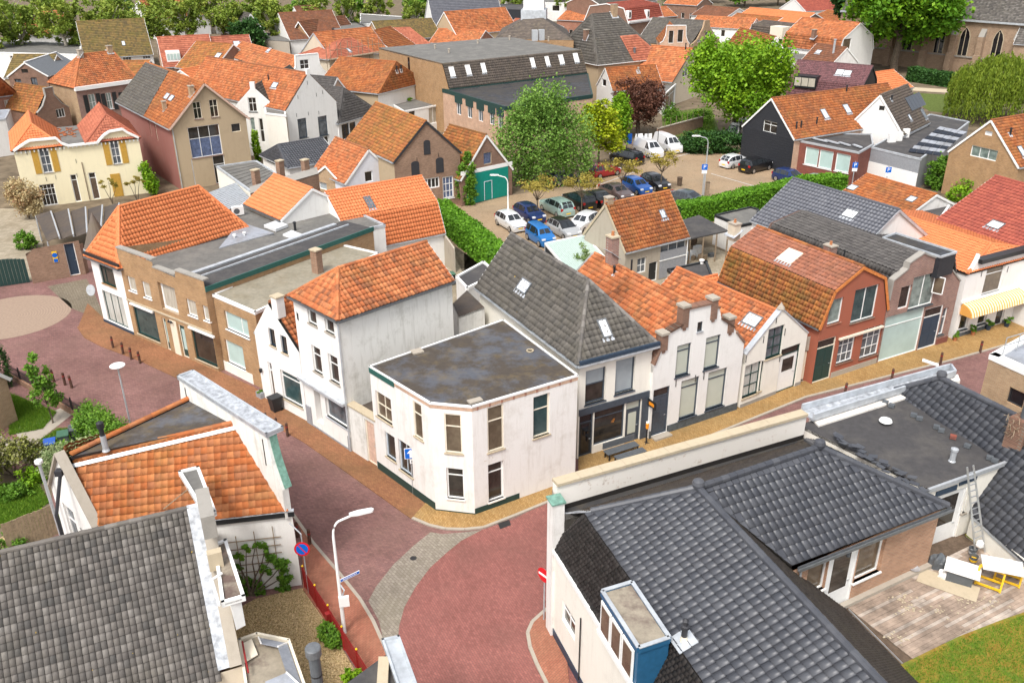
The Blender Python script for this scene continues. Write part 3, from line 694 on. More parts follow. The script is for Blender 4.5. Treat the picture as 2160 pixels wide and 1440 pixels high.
def flat(name,label,pxs,z,wall='white',roof='felt_dark',trim='zinc',z0=0.0,cat='building',par=.12,th=.18,world=False,group=None,trimh=.22):
 """flat-roofed block: pxs = roof corners in the photo at height z, anticlockwise seen from above"""
 pts=[V2(p)if world else V2(P(*p[:2],p[2]if len(p)>2 else z))for p in pxs]
 ar=sum(pts[i].x*pts[(i+1)%len(pts)].y-pts[(i+1)%len(pts)].x*pts[i].y for i in range(len(pts)))
 if ar<0:LOG.append('CW '+name)
 h=Bld(name,label,pts,z,wall,cat,z0,group);Z=Vector((0,0,1))
 c=sum(pts,Vector())/len(pts);mb=MB();mb.prism([p+Z*(z-.12)for p in pts],Z*.12);
 pl=Plane([p+Z*z for p in pts]);h.planes['t']=pl;o=mb.build('roof',roof,h.o);h.roof=o
 if trim:
  mb=MB();n=len(pts)
  for i in range(n):
   a,b=pts[i],pts[(i+1)%n];d=(b-a).normalized();nn=Vector((d.y,-d.x,0));mb.box(a+Z*(z-trimh+par)-d*.03-nn*(th-.04),d*((b-a).length+.06),nn*th,Z*trimh)
  mb.build('roof_edge',trim,h.o)
 LOG.append('%-28s flat z%.1f  %s'%(name,z,[tuple(round(v,1)for v in p[:2])for p in pts]));return h
# ================================================================== the setting
tilemat('tile_dusky2',[(.3,.12,.075),(.38,.155,.095),(.25,.105,.07),(.34,.15,.1)],moss=.15,age=.3)
def sheet(name,pts,z,mat,kind='structure',label=None,cat=None,th=0.0,world=False,group=None):
 q=[Vector((p[0],p[1],z))if world else P(p[0],p[1],0)+Vector((0,0,z))for p in pts];mb=MB()
 N_=sum(((q[i]-q[0]).cross(q[i+1]-q[0])for i in range(1,len(q)-1)),Vector())
 if N_.z<0:q.reverse()
 loops=[[Vector((p.x,p.y,0))for p in q]]
 for t in geometry.tessellate_polygon(loops):
  r=[q[k]for k in t]
  if(r[1]-r[0]).cross(r[2]-r[0]).z<0:r.reverse()
  mb.poly(r)
 if th:
  for i in range(len(q)):a,b=q[i],q[(i+1)%len(q)];D_=Vector((0,0,-th));mb.poly([a+D_,b+D_,b,a])
 o=mb.build(name,mat,None,loc=(q[0].x,q[0].y,0));tag(o,label,cat,group,kind);return o
plain('earth',(.16,.125,.085),.95,.1,var=.4,scale=.6)
paver('road_pavers',(.205,.112,.105),(.285,.15,.138),(.13,.095,.085),.35,big=.6,tintc=(.16,.1,.08),tf=.5)
paver('road_pavers_red',(.255,.1,.088),(.325,.13,.112),(.16,.09,.08),1.1,big=.45,tintc=(.19,.095,.08),tf=.5)
paver('walk_brown',(.27,.12,.065),(.36,.17,.085),(.17,.1,.06),.75,.2,.07,tintc=(.16,.1,.05),tf=.65,big=.55)
paver('walk_yellow',(.36,.21,.075),(.48,.31,.13),(.2,.13,.06),1.25,.2,.07,tintc=(.24,.17,.08),tf=.6,big=.5)
paver('walk_red',(.34,.13,.085),(.42,.17,.11),(.2,.11,.08),-.9,.2,.1,tintc=(.22,.13,.08),tf=.5)
paver('band_grey',(.23,.2,.165),(.31,.275,.23),(.14,.12,.095),.9,.21,.14,tintc=(.22,.2,.14),tf=.4,big=.3)
paver('lot_pavers',(.33,.24,.15),(.41,.3,.2),(.24,.18,.12),.4,.2,.1,tintc=(.25,.21,.15),tf=.5,big=.4)
paver('yard_pavers',(.3,.26,.19),(.4,.35,.27),(.18,.15,.11),.3,.4,.4,tintc=(.2,.16,.1),tf=.6)
paver('cobbles',(.2,.17,.13),(.3,.26,.2),(.12,.1,.07),.2,.14,.12,.02,tintc=(.16,.13,.08),tf=.5)
plain('gravel',(.42,.31,.17),.95,.1,var=.5,scale=14.0);plain('lawn_soil',(.1,.13,.035),.95,.1,var=.4,scale=3.0)
def rings(name,c,r,c1,c2):
 k=N(name);p=gpos(k);mp=k.n('Mapping');mp.inputs['Location'].default_value=(-c.x,-c.y,0);k.l(p,mp.inputs['Vector'])
 x=k.n('TexWave',wave_type='RINGS',rings_direction='Z',Scale=1.6,Distortion=.4,Detail=2);k.l(mp.outputs[0],x.inputs['Vector'])
 col=k.mix(k.math('MULTIPLY',x.outputs['Fac'],.5),c1,c2);col=k.mix(.6,col,k.ramp(k.noise(6,5,p),[(.25,(.7,.68,.66)),(.75,(1.2,1.2,1.2))]),'MULTIPLY');k.bump(k.noise(12,3,p),.3,.01);return k.fin(col,.85,.2)
g=sheet('ground',[(-700,-160),(700,-160),(700,700),(-700,700)],0,'earth',world=True)
sheet('road',[(-300,520),(700,520),(1400,700),(2500,560),(2700,1700),(-500,1700)],.004,'road_pavers')
# roundabout patch in the left street
cc=V2(P(22,668));rr=(V2(P(147,660))-cc).length
rings('paver_rings',cc,rr,(.33,.245,.185),(.24,.175,.13));sheet('paved_circle',[(cc.x+rr*math.cos(t*math.pi/24),cc.y+rr*math.sin(t*math.pi/24))for t in range(48)],.008,'paver_rings',world=True)
sheet('cobble_apron',[(100,604),(183,588),(228,680),(150,650)],.008,'cobbles')
sheet('crossing_road',[(1017,1117),(973,1140),(940,1167),(907,1197),(877,1237),(853,1280),(842,1320),(840,1343),(850,1500),(1300,1500),(1170,1345),(1120,1330),(1185,1300),(1165,1050),(1085,1095)],.008,'road_pavers_red')
sheet('paved_band',[(777,1267),(793,1237),(830,1190),(873,1150),(908,1122),(933,1126),(973,1123),(1017,1117),(973,1140),(940,1167),(907,1197),(877,1237),(853,1280),(842,1320),(840,1343),(836,1380),(815,1380),(800,1310)],.012,'band_grey')
def walk(name,inner,kerb,mat,h=.07,km='concrete'):
 sheet(name,kerb+inner[::-1],h,mat,th=h)
 q=[P(*p)for p in kerb];mb=MB();n=0
 o0=bpy.data.objects.new('kerb',None);LINK(o0);o0.location=q[0];ORG[o0.name]=q[0];o0['kind']='structure'
 for a,b in zip(q[:-1],q[1:]):
  L=(b-a).length;d=(b-a)/L;sdv=Vector((d.y,-d.x,0));m=max(1,round(L/.95))
  for k in range(m):
   s0=a+d*(L*k/m+.006);mb=MB();mb.box(s0-sdv*.075+Vector((0,0,-.02)),d*(L/m-.012),sdv*.15,Vector((0,0,h+.028)));mb.build('kerb_stone',km,o0)
walk('pavement_left',[(185,640),(220,672),(285,702),(533,815),(650,885),(745,945),(900,1060)],[(165,690),(180,712),(215,730),(300,762),(515,862),(640,930),(740,1000),(870,1093)],'walk_brown',.03,'walk_brown')
walk('pavement_right',[(900,1060),(1000,1080),(1220,1000),(1220,960),(1365,915),(2010,700),(2400,590)],[(870,1093),(905,1108),(940,1116),(980,1117),(1020,1113),(1085,1088),(1165,1055),(1700,838),(2000,762),(2400,650)],'walk_yellow')
walk('pavement_house',[(1185,1240),(1200,1440),(1250,1560)],[(1182,1262),(1150,1288),(1123,1312),(1113,1335),(1118,1365),(1132,1400),(1152,1440),(1190,1540)],'walk_red')
walk('pavement_garden',[(635,1120),(640,1245),(800,1470),(860,1600)][::-1],[(618,1085),(660,1145),(720,1215),(760,1265),(787,1310),(805,1350),(850,1450),(890,1560)][::-1],'walk_red')
# ================================================================== the middle of the picture: white corner building
b=flat('corner_house','empty white two-storey corner house with chamfered corner and patched black flat roof',[(779,773),(907,850),(995,858),(1219,792),(1062,675)],6.25,'white_peeling','felt_patchy','paint_white',cat='house',par=.05,trimh=.1,th=.1)
WB=dict(fm='paint_cream',rows=(.68,),pane='pane_brown',sill='stone_cap',rec=.1)
b.win(0,(791,822,828,897),fm='paint_cream',cols=2,rows=(.5,),pane='pane_brown');b.win(0,(870,843,893,930),**WB)
b.win(0,(811,908,836,975),fm='paint_pale_blue',cols=1,pane='pane_dark',rec=.16);b.win(0,(839,924,872,1008),fm='paint_pale_blue',cols=2,pane='pane_dark',rec=.16)
b.win(1,(936,871,976,957),**WB);b.win(1,(941,986,980,1054),fm='paint_white',rows=(.76,),pane='pane_dark',sill='brick_white')
b.win(2,(1027,860,1063,944),**WB);b.win(2,(1029,981,1063,1048),fm='paint_white',rows=(.76,),pane='pane_dark',sill='brick_white');b.win(2,(1125,838,1159,914),fm='paint_cream',rows=(.66,),pane='pane_teal')
b.band(0,0,.5,'paint_dark_green',.02);b.band(1,0,.12,'paint_dark_green',.02);b.band(2,0,.4,'paint_dark_green',.02,u1=2.6)
for i in(1,2):b.band(i,6.0,6.2,'brick_pink',.012,'brick_course')
b.band(0,6.0,6.2,'brick_pink',.012,'brick_course',u0=2.2);b.band(0,5.93,6.24,'paint_green',.05,'fascia',u0=0,u1=2.2)
a_,d_,n_,L_=b.wf(2)
for k in range(9):
 mb=MB();mb.box(b.wp(2,.25+k*(L_-.4)/8.5,6.0,.016),d_*.1,Vector((0,0,.2)),n_*.02);mb.build('soldier_brick','brick_red',b.o)
b.finish()
mb=MB();c=P(1118,740,6.27);mb.lathe(c,[(.2,0),(.2,.05),(.14,.05),(.14,.0)],14);mb.build('roof_drain','stone_cap',b.o)
for q in((880,742,.6,.5),(1002,846,.7,.35)):mb=MB();mb.cbox(P(q[0],q[1],6.26),q[2],q[3],.08,0,.5);mb.build('slab','concrete',b.o)
# gate wall with pink door beside the corner house
def at_z(px,py,z):return V2(P(px,py,z))
gA,gB=V2(P(742,952)),V2(P(800,990));gd=(gB-gA).normalized();gn=Vector((-gd.y,gd.x,0))
b=Bld('gate_wall','peeling plastered gate wall with pink panelled door between two white houses',[gA+gn*.05,gB+gn*.05,gB+gn*.4,gA+gn*.4],3.0,'white_stained','wall')
b.door(0,(768,882,796,985),leaf='paint_pink',fm='paint_cream',panels=3);b.finish()
mb=MB();mb.box(gA+gn*-.03+Vector((0,0,3.0)),gB-gA,gn*.5,Vector((0,0,.1)));mb.build('coping','stone_cap',b.o)
mb=MB();mb.box(gA+gn*.45+Vector((0,0,2.5)),gB-gA,gn*5,Vector((0,0,.12)));o=mb.build('lean_to_roof','felt_brown',b.o)
# three-storey white house with orange hipped roof
b=gable('tall_white_house','three-storey white house with orange pantile hipped roof and stained side wall',(650,890),(742,952),8.25,('r',957,590),(713,567),'white','tile_orange',hf=True,oh=.16,base=True,gut='zinc_dark',prof='pan',indiv=300,tw=.24,tl=.32)
b.wm[1]='white_stained';WN=dict(fm='paint_white',pane='pane_dark',sill='concrete',ft=.06)
b.win(0,(647,645,669,689),**WN);b.win(0,(683,663,706,708),**WN)
b.win(0,(656,726,681,792),rows=(.66,),**WN);b.win(0,(691,744,717,813),rows=(.66,),**WN)
b.win(0,(684,829,738,908),fm='paint_white',pane='pane_grey',sill='zinc',cols=1,rec=.2);b.door(0,(660,812,682,896),leaf='paint_white',fm='paint_grey',rec=.5,panels=1,pane='pane_dark')
a_,d_,n_,L_=b.wf(0);mb=MB();mb.box(b.wp(0,-.05,3.02,.0),d_*(L_+.1),Vector((0,0,.16)),n_*.35);mb.build('shop_cornice','zinc',b.o)
for u0,u1,z1 in((0.02,.55,1.25),(L_-.22,L_+.02,.95)):mb=MB();mb.box(b.wp(0,u0,0,.005),d_*(u1-u0),Vector((0,0,z1)),n_*.06);mb.build('pilaster_base','paint_grey',b.o)
b.band(0,0,.12,'paint_grey',.05,'plinth',u0=.55);b.anchors(0,[(627,665),(629,668)]);b.pipe([b.wp(0,L_+.03,7.9,.1),b.wp(0,L_+.03,.1,.1)]);b.finish()
# small white gable house
b=gable('small_white_house','small white gabled house with orange roof beside the three-storey house',(557,838),(649,889),4.6,9.0,(583,640),'white','tile_orange',base=True,rx=.42,ov=-.12,verge=None,prof='pan')
b.win(0,(565,690,583,733),fm='paint_navy',pane='pane_dark',sill='stone_cap',ft=.04);b.win(0,(590,705,608,748),fm='paint_navy',pane='pane_dark',ft=.04)
b.win(0,(590,778,639,861),fm='paint_white',pane='pane_teal',rows=(.8,),cols=1,sill='stone_cap');b.door(0,(564,762,583,846),leaf='wood_dark',fm='paint_white',transom=.78)
mb=MB();u,z=b.uz(0,577,640);mb.box(b.wp(0,u-.2,b.zr-.7,-.5),b.wf(0)[1]*.55,Vector((0,0,1.25)),b.wf(0)[2]*.52);o=mb.build('chimney','white',b.o);mb=MB();mb.box(b.wp(0,u-.25,b.zr+.55,-.55),b.wf(0)[1]*.65,Vector((0,0,.08)),b.wf(0)[2]*.62);mb.build('cap','stone_cap',o)
mb=MB();u,z=b.uz(0,555,800);mb.lathe(b.wp(0,.25,1.9,.12),[(.06,0),(.1,.12),(.1,.25),(.03,.3)],8);mb.build('wall_lamp','metal_black',b.o);b.finish()
# brick shops row (left)
A2,B2=V2(P(284,707)),V2(P(462,785));d2=(B2-A2).normalized();y2=Vector((-d2.y,d2.x,0));W2=(B2-A2).length
b=Bld('brick_shop','brown brick shop building with stepped parapet, two shop windows and twin green doors',[A2,B2,B2+y2*15,A2+y2*8],6.1,'brick_brown','shop')
tp=[b.uz(0,*q)for q in[(252,525),(321,553),(322,564),(369,585),(369,571),(450,601)]];tp[0]=(0,tp[0][1]);tp[-1]=(W2,tp[-1][1]);b.tops[0]=tp;b.tops[1]=[(0,6.05),(15,6.05)];b.tops[3]=[(0,5.4),((B2+y2*0-B2).length+(A2+y2*8-A2).length,tp[0][1])]
us=tp[3][0];b.skip={2}
for key,pts,z,m in(('a',[A2+y2*.2,A2+d2*us+y2*.2,A2+d2*us+y2*14,A2+d2*1+y2*8],5.35,'felt_grey'),('b',[A2+d2*us+y2*.2,B2+y2*.2,B2+y2*15,A2+d2*us+y2*15],5.95,'felt_dark')):
 mb=MB();mb.prism([p+Vector((0,0,z-.2))for p in pts],(0,0,.2));mb.build('roof',m,b.o)
 b.planes[key]=Plane([p+Vector((0,0,z))for p in pts])
mb=MB()
for p,q in zip(tp[:-1],tp[1:]):
 if q[0]-p[0]>.3:mb.box(b.wp(0,p[0]-.02,p[1],.05),d2*(q[0]-p[0]+.04),Vector((0,0,.1)),-b.wf(0)[2]*.42)
mb.build('coping','grey_stone',b.o)
mb=MB();mb.box(b.wp(1,0,5.75,.0),y2*15,Vector((0,0,.33)),d2*.09);mb.box(A2+d2*(us-.1)+y2*.4+Vector((0,0,5.5)),y2*13.5,Vector((0,0,.42)),-d2*.1);mb.build('fascia','paint_green',b.o)
mb=MB();mb.box(A2+d2*(us+.05)+y2*.4+Vector((0,0,5.955)),y2*13.5,Vector((0,0,.1)),d2*.35);mb.box(A2+d2*(us+1.1)+y2*.4+Vector((0,0,5.955)),y2*14,Vector((0,0,.1)),d2*.12);mb.build('roof_trim','zinc',b.o)
SW=dict(fm='paint_white',pane='pane_curtain',ft=.07,sill='paint_white',rec=.15)
for q in((267,581,290,618),(298,592,321,632),(392,629,418,671),(426,643,453,683)):b.win(0,q,**SW)
b.win(0,(331,594,378,665),fm='paint_white',pane='pane_curtain',rec=.3,ft=.16,sill=None)
for k,q in enumerate(((280,648,339,724),(404,702,468,784))):
 u0,v0,u1,v1=b.rect(0,q);o=b.win(0,(u0,.35,u1,2.75,'m'),fm='paint_dark_green',pane=('pane_teal','pane_dark')[k],cols=1,sill='stone_cap',rec=.15,ft=.09,name='shop_window')
 mb=MB();mb.box(b.wp(0,u0-.1,2.6,.01),d2*(u1-u0),Vector((0,0,.13)),b.wf(0)[2]*.14);mb.build('awning_box','paint_white',o)
for q in((341,672,362,745),(375,687,401,762)):
 u0,v0,u1,v1=b.rect(0,q);b.door(0,(u0,0.02,u1,2.5,'m'),leaf='paint_dark_green',fm='paint_cream',glassf=(.25,.9),pane='pane_frost')
u0,_=b.uz(0,363,700);u1,_=b.uz(0,375,700);b.panel(0,(u0,.02,u1,2.6,'m'),'paint_cream',.03);b.band(0,2.78,2.9,'stone_cap',.06,'string_course')
mb=MB();u,z=b.uz(0,362,684);[mb.lathe(b.wp(0,u+.28*k,2.5,.18),[(.03,.15),(.1,.0),(.09,-.02)],8)for k in(0,1)];mb.build('wall_lamp','metal_black',b.o)
b.finish()
pl=b.planes['b'];b.chimney(None,669,560,1.1,.6,.5,'brick_barn','stone_cap',0,z=5.9)
for q in((516,497),(458,495),(495,502)):mb=MB();mb.lathe(P(*q,5.36),[(.07,0),(.07,.18),(.14,.2),(.12,.3),(.02,.34)],8);mb.build('roof_vent','paint_white',b.o)
# lower brick shop with grey flat roof
b=flat('grey_roof_shop','low brown brick shop with pale blinds and grey-beige flat roof with white edge',[(449,622),(538,660),(800,535),(700,512)],5.4,'brick_brown','gravel_roof','paint_white',cat='shop',par=.08,trimh=.2)
b.win(0,(472,654,527,715),fm='paint_white',cols=[.68],pane='pane_frost',sill='paint_white');u0,v0,u1,v1=b.rect(0,(474,720,524,815));b.win(0,(u0,.75,u1,2.45,'m'),fm='paint_white',pane='pane_frost',sill='paint_white',ft=.09)
u0,v0,u1,v1=b.rect(0,(526,740,544,830));b.door(0,(u0,0.02,min(u1,b.wf(0)[3]-.3),2.45,'m'),leaf='paint_pale_blue',fm='paint_white',transom=.8);b.band(0,0,.72,'ivory',.02,u1=u0-.05);b.finish()
# white corner shop with new orange hipped roof and turret
b=gable('corner_shop','white corner shop with bright orange hipped roof and gold-lettered glass front',(220,678),(284,707),5.6,('r',505,470),(251,437),'white','tile_new',hf=True,hb=('p',421,404),base=True,oh=.25,prof='pan',tw=.25,tl=.36,gut='zinc_dark')
b.win(0,(206,551,246,608),fm='paint_dark_green',cols=[.3],rows=(.72,),pane='pane_dark',sill='brick_brown',rec=.15,ft=.08)
u0,v0,u1,v1=b.rect(0,(216,618,272,695));b.win(0,(u0,.3,u1,2.75,'m'),fm='paint_dark_green',cols=3,pane='pane_lace',sill=None,ft=.06,name='shop_window')
b.band(0,0,.25,'paint_navy',.03);b.board(b.wp(0,-.3,5.5,.25),b.wp(0,b.W+.3,5.5,.25),.1,.22,'paint_black','fascia');b.finish()
tc=V2(P(205,652));tc=b.pts[0]+(b.pts[3]-b.pts[0]).normalized()*.9-b.wf(0)[1]*.15
o=thing('turret','narrow white corner turret with grey conical roof and dark bay windows','turret',tc);
mb=MB();mb.lathe(tc,[(.75,0),(.75,5.2),(.95,5.3),(.95,5.55)],8);mb.build('wall','white',o);mb=MB();mb.lathe(tc,[(1.02,5.55),(1.0,5.68),(.06,8.1),(.01,8.2)],12);mb.build('cone_roof','tile_browngrey',o);mb=MB();mb.lathe(tc,[(1.05,5.5),(1.05,5.62),(.98,5.62)],12);mb.build('gutter','zinc',o)
mb=MB();mb.lathe(tc,[(.8,4.5),(.8,4.75)],8);mb.lathe(tc,[(.8,2.7),(.8,2.9)],8);mb.build('brick_band','brick_brown',o)
for k in range(8):
 t=(k+.5)*math.pi/4;dx=Vector((math.cos(t),math.sin(t),0));sx=Vector((-dx.y,dx.x,0));p=tc+dx*.7
 mb=MB();mb.box(p-sx*.22+Vector((0,0,2.95)),sx*.44,dx*.03,Vector((0,0,1.5)));w_=mb.build('window','paint_dark_green',o);mb=MB();mb.box(p-sx*.17+dx*.031+Vector((0,0,3.0)),sx*.34,dx*.01,Vector((0,0,.95)));mb.build('pane','pane_dark',w_)
 mb=MB();mb.box(p-sx*.17+dx*.031+Vector((0,0,4.02)),sx*.34,dx*.012,Vector((0,0,.36)));mb.build('pane','pane_curtain',w_)
# brick garden wall with arched gate, carport panels, green gates
wA,wB=V2(P(70,598)),V2(P(182,578));
b=Bld('brick_gate_wall','weathered brick garden wall with dark arched gate and yellow notice board',[wA,wB,wB+Vector((.05,.5,0)),wA+Vector((.05,.5,0))],2.6,'brick_barn','wall');b.tops[0]=[(0,2.4),(.6,2.9),((wB-wA).length,3.0)]
b.door(0,(134,520,172,585),leaf='paint_navy',fm='paint_white',panels=1,rec=.2,ft=.06);b.finish()
sg=thing('notice_board','yellow and blue no parking notice on brick garden wall','sign',b.wp(0,1.5,1.2,.03));p0=b.rect(0,(108,531,124,552))
mb=MB();mb.box(b.wp(0,p0[0],p0[1],.02),b.wf(0)[1]*(p0[2]-p0[0]),Vector((0,0,(p0[3]-p0[1]))),b.wf(0)[2]*.03);mb.build('board','sign_yellow',sg);mb=MB();mb.box(b.wp(0,p0[0]+.03,p0[1]+.02,.05),b.wf(0)[1]*(p0[2]-p0[0]-.06),Vector((0,0,.3)),b.wf(0)[2]*.01);mb.build('strip','sign_blue',sg)
mb=MB();c=b.wp(0,(p0[0]+p0[2])/2,p0[3]-.32,.055);n_=b.wf(0)[2];e_=b.wf(0)[1];mb.prism([c+(e_*math.cos(t*math.pi/8)+Vector((0,0,1))*math.sin(t*math.pi/8))*.2 for t in range(16)],n_*.01);mb.build('emblem','sign_blue',sg)
def gate(name,label,x0,x1,yb,h,m,leaves=2):
 a,bq=V2(P(x0,yb[0])),V2(P(x1,yb[1]));d=(bq-a);L=d.length;d/=L;n_=Vector((d.y,-d.x,0));o=thing(name,label,'gate',a)
 for k in range(leaves):
  w_=L/leaves;nb=6;mbs=MB()
  for j in range(nb):
   u0=k*w_+j*w_/nb;t=(u0+w_/nb/2)/L;hh=h+.25*math.sin(math.pi*t);mb=MB();mb.box(a+d*(u0+.006)+Vector((0,0,.05)),d*(w_/nb-.012),n_*-.05,Vector((0,0,hh)));mb.build('board',m,o)
 return o
gate('carriage_gate','large dark green arched double carriage gate at far left of street',-30,64,(610,596),2.0,'paint_dark_green');gate('small_gate','small blue-green louvred gate between brick piers',72,104,(596,590),1.5,'paint_blue',1)
o=thing('carport','low carport with tilted brown panels and pale steel beams behind brick wall','carport',P(75,470,2.4))
cA,cB,cC,cD=P(75,455,2.5),P(325,425,2.5),P(300,480,2.5),P(100,510,2.5)
for k in range(7):
 a0,a1=k/7,(k+.9)/7;q=[cA.lerp(cB,a0),cA.lerp(cB,a1),cD.lerp(cC,a1),cD.lerp(cC,a0)];mb=MB();mb.prism([p+Vector((0,0,.0 if j in(0,3)else.25))for j,p in enumerate(q)],(0,0,.04));mb.build('panel','felt_brown',o)
 mb=MB();mb.bar(q[1]+Vector((0,0,.2)),q[2]+Vector((0,0,.2)),.12,.2);mb.build('beam','galv',o)
for p in(cA,cB,cC,cD):mb=MB();mb.tube([V2(p),p],.06,6);mb.build('post','galv',o)
# ================================================================== the right-hand row
# E1 coffee shop with slate hipped roof
b=gable('slate_roof_shop','ivory shop house with grey hipped tile roof and dark shopfront reading Open',(1217,968),(1363,923),6.25,('l',975,604),(1241,592),'ivory','tile_slate2',hf=True,base=True,oh=.25,prof='pan',indiv=300,tw=.3,tl=.34,gut='zinc',ridge='tile_slate')
a_,d_,n_,L_=b.wf(0)
WG=dict(fm='paint_blue_grey',sill='paint_blue_grey',rec=.2,ft=.08)
b.win(0,(1236,783,1276,843),pane='pane_dark',top='pane_blind_grey',rows=(.55,),**WG);b.win(0,(1300,757,1337,822),pane='pane_blind_grey',**WG)
mb=MB();mb.box(b.wp(0,.02,2.75,.01),d_*(L_-.04),Vector((0,0,.38)),n_*.07);mb.build('fascia_board','paint_blue_grey',b.o)
b.win(0,(1.05,.55,3.05,2.7,'m'),fm='paint_blue_grey',cols=1,rows=(.78,),pane='pane_dark',sill=None,rec=.15,ft=.07,name='shop_window')
b.door(0,(.08,.05,.98,2.7,'m'),leaf='paint_black',fm='paint_blue_grey',transom=.8,glassf=(.1,.95),pane='pane_black');b.door(0,(3.15,.05,4.15,2.7,'m'),leaf='paint_blue_grey',fm='paint_blue_grey',transom=.8,glassf=(.25,.9),pane='pane_blind')
b.panel(0,(4.2,.0,L_-.02,2.72,'m'),'paint_blue_grey',.06,'pilaster');b.board(b.wp(0,-.2,6.12,.3),b.wp(0,L_+.25,6.12,.3),.14,.2,'paint_navy','cornice');b.band(0,5.55,5.65,'ivory',.04,'string_course')
b.skylight('l',(1089,582,1125,626),pane='pane_sky');b.skylight('f',(1258,676,1290,710),pane='pane_white');shopE1=b
mb=MB();mb.box(b.wp(1,1.2-1.5,2.15,0),n_*.75,d_*.05,Vector((0,0,.42)));b.finish()
sg=thing('hanging_sign','small black hanging sign with orange mark beside the coffee shop door','sign',b.wp(0,L_-.15,2.3,0));mb=MB();mb.box(b.wp(0,L_-.12,2.25,.06),n_*.75,d_*.05,Vector((0,0,.4)));mb.build('panel','paint_black',sg);mb=MB();mb.box(b.wp(0,L_-.125,2.35,.2),n_*.45,d_*.005,Vector((0,0,.2)));mb.build('mark','sign_orange',sg);mb=MB();mb.bar(b.wp(0,L_-.1,2.68,0),b.wp(0,L_-.1,2.68,.8),.03,.03);mb.build('bracket','metal_black',sg)
# E2 white house with ornamental brick-capped gable
zE=4.7
b=gable('white_gable_house','white house with stepped gable capped by brick piers and orange pantile roof',(1368,927),(1553,865),zE,11.0,(1473,655),'white','tile_orange',base=True,prof='pan',tw=.25,tl=.33,oh=.05,front=None,ov=-.3,verge=None,gut=None,indiv=300)
W_=b.W;fz=lambda px,py:b.uz(0,px,py)
out=[(0,fz(1373,772)[1])]+[fz(*q)for q in[(1403,708),(1413,700),(1440,685),(1443,655),(1458,650),(1503,640),(1518,650),(1522,672),(1548,690),(1553,700)]]+[(W_,fz(1565,724)[1])]
b.tops[0]=out;a_,d_,n_,L_=b.wf(0);mb=MB();loop=[Vector((u,v,0))for u,v in[(0,zE-.4),(W_,zE-.4)]+out[::-1]]
for t in geometry.tessellate_polygon([loop]):
 q=[loop[k]for k in t]
 if(q[1]-q[0]).cross(q[2]-q[0]).z>0:q.reverse()
 mb.poly([b.wp(0,k.x,k.y,-.35)for k in q])
e=[(0,zE-.4)]+out+[(W_,zE-.4)]
for p,q in zip(e[:-1],e[1:]):mb.poly([b.wp(0,*p),b.wp(0,*q),b.wp(0,*q,-.35),b.wp(0,*p,-.35)])
mb.build('parapet','white',b.o)
mb=MB()
for k in(0,2,4,6,8):p,q=out[k+(1 if k>99 else 0)],out[k+1];pa,qa=b.wp(0,*p,-.16),b.wp(0,*q,-.16);mb.bar(pa+Vector((0,0,.03)),qa+Vector((0,0,.03)),.5,.12,0,n_.cross(qa-pa))
for p,q in((out[2],out[3]),(out[5],out[6]),(out[8],out[9]),(out[10],out[11])):pa,qa=b.wp(0,*p,-.16),b.wp(0,*q,-.16);mb.bar(pa+Vector((0,0,.03)),qa+Vector((0,0,.03)),.5,.12,0,n_.cross(qa-pa))
mb.build('coping','brick_dark',b.o)
for(px,pyt,pyb)in((1402,706,738),(1447,648,690),(1508,632,672),(1543,672,700)):
 u,zt=fz(px,pyt);zb=fz(px,pyb)[1];mb=MB();mb.box(b.wp(0,u-.22,zb,.08),d_*.44,Vector((0,0,zt-zb)),-n_*.52,0);mb.box(b.wp(0,u-.1,zb-.16,.05),d_*.2,Vector((0,0,.16)),-n_*.2,0);mb.box(b.wp(0,u-.28,zt,.14),d_*.56,Vector((0,0,.14)),-n_*.64,1);mb.build('brick_pier',['brick_dark','concrete'],b.o)
WG2=dict(fm='paint_blue_grey',sill='paint_blue_grey',rec=.16,ft=.09,rows=(.8,),pane='pane_blind')
for q in((1429,730,1453,788),(1490,713,1514,772),(1438,804,1468,874),(1495,786,1526,854)):b.win(0,q,**WG2)
b.win(0,(1472,680,1481,697),fm='paint_blue_grey',sill='zinc',rec=.12,ft=.03);b.door(0,(1379,823,1406,910),leaf='paint_blue_grey',fm='paint_blue_grey',transom=.82,panels=3)
b.anchors(0,[(1425,808),(1466,798),(1484,790),(1484,793)])
b.chimney('r',1291,538,1.1,.6,.5,'brick_purple','stone_cap',1);b.vent('l',1296,578,.45,.07,flash='zinc');b.vent('l',1332,574,.8,.06,cap=False)
mb=MB();u=1.0;mb.box(b.wp(0,.15,0,.02),d_*1.2,Vector((0,0,.18)),n_*.45);mb.build('doorstep','concrete',b.o)
b.finish(('skirting',.55,(0,)))
# E3 small ivory gable house
b=gable('ivory_gable_house','small ivory gabled house with zinc verge, white door and orange roof',(1560,862),(1687,812),3.6,9.0,(1640,660),'ivory','tile_orange',base=True,prof='pan',tw=.25,tl=.33,oh=.1,front=([(0,3.7),(.5,5.95),(1,3.7)],'zinc',.25),gut=None)
z0=b.zr;b.win(0,(1622,695,1647,747),fm='paint_dark_green',cols=2,rows=(.33,.67),pane='pane_grey',sill='stone_cap')
for q in((1573,772,1598,828),(1607,762,1633,812)):b.win(0,q,fm='paint_dark_green',cols=2,rows=(.33,.66),pane='pane_lace')
b.door(0,(1642,751,1674,826),leaf='paint_white',fm='paint_dark_green',transom=.83,glassf=(.55,.9))
b.anchors(0,[(1637,675),(1610,716),(1655,700),(1573,757),(1607,768),(1644,756)]);mb=MB();mb.lathe(b.wp(0,b.W/2,5.95,-.12),[(.26,0),(.2,.12),(.1,.25),(.02,.4)],6);mb.build('finial','concrete',b.o);b.skylight('l',(1575,655,1600,697),pane='pane_white');b.finish(('grey_stone',.3,(0,)))
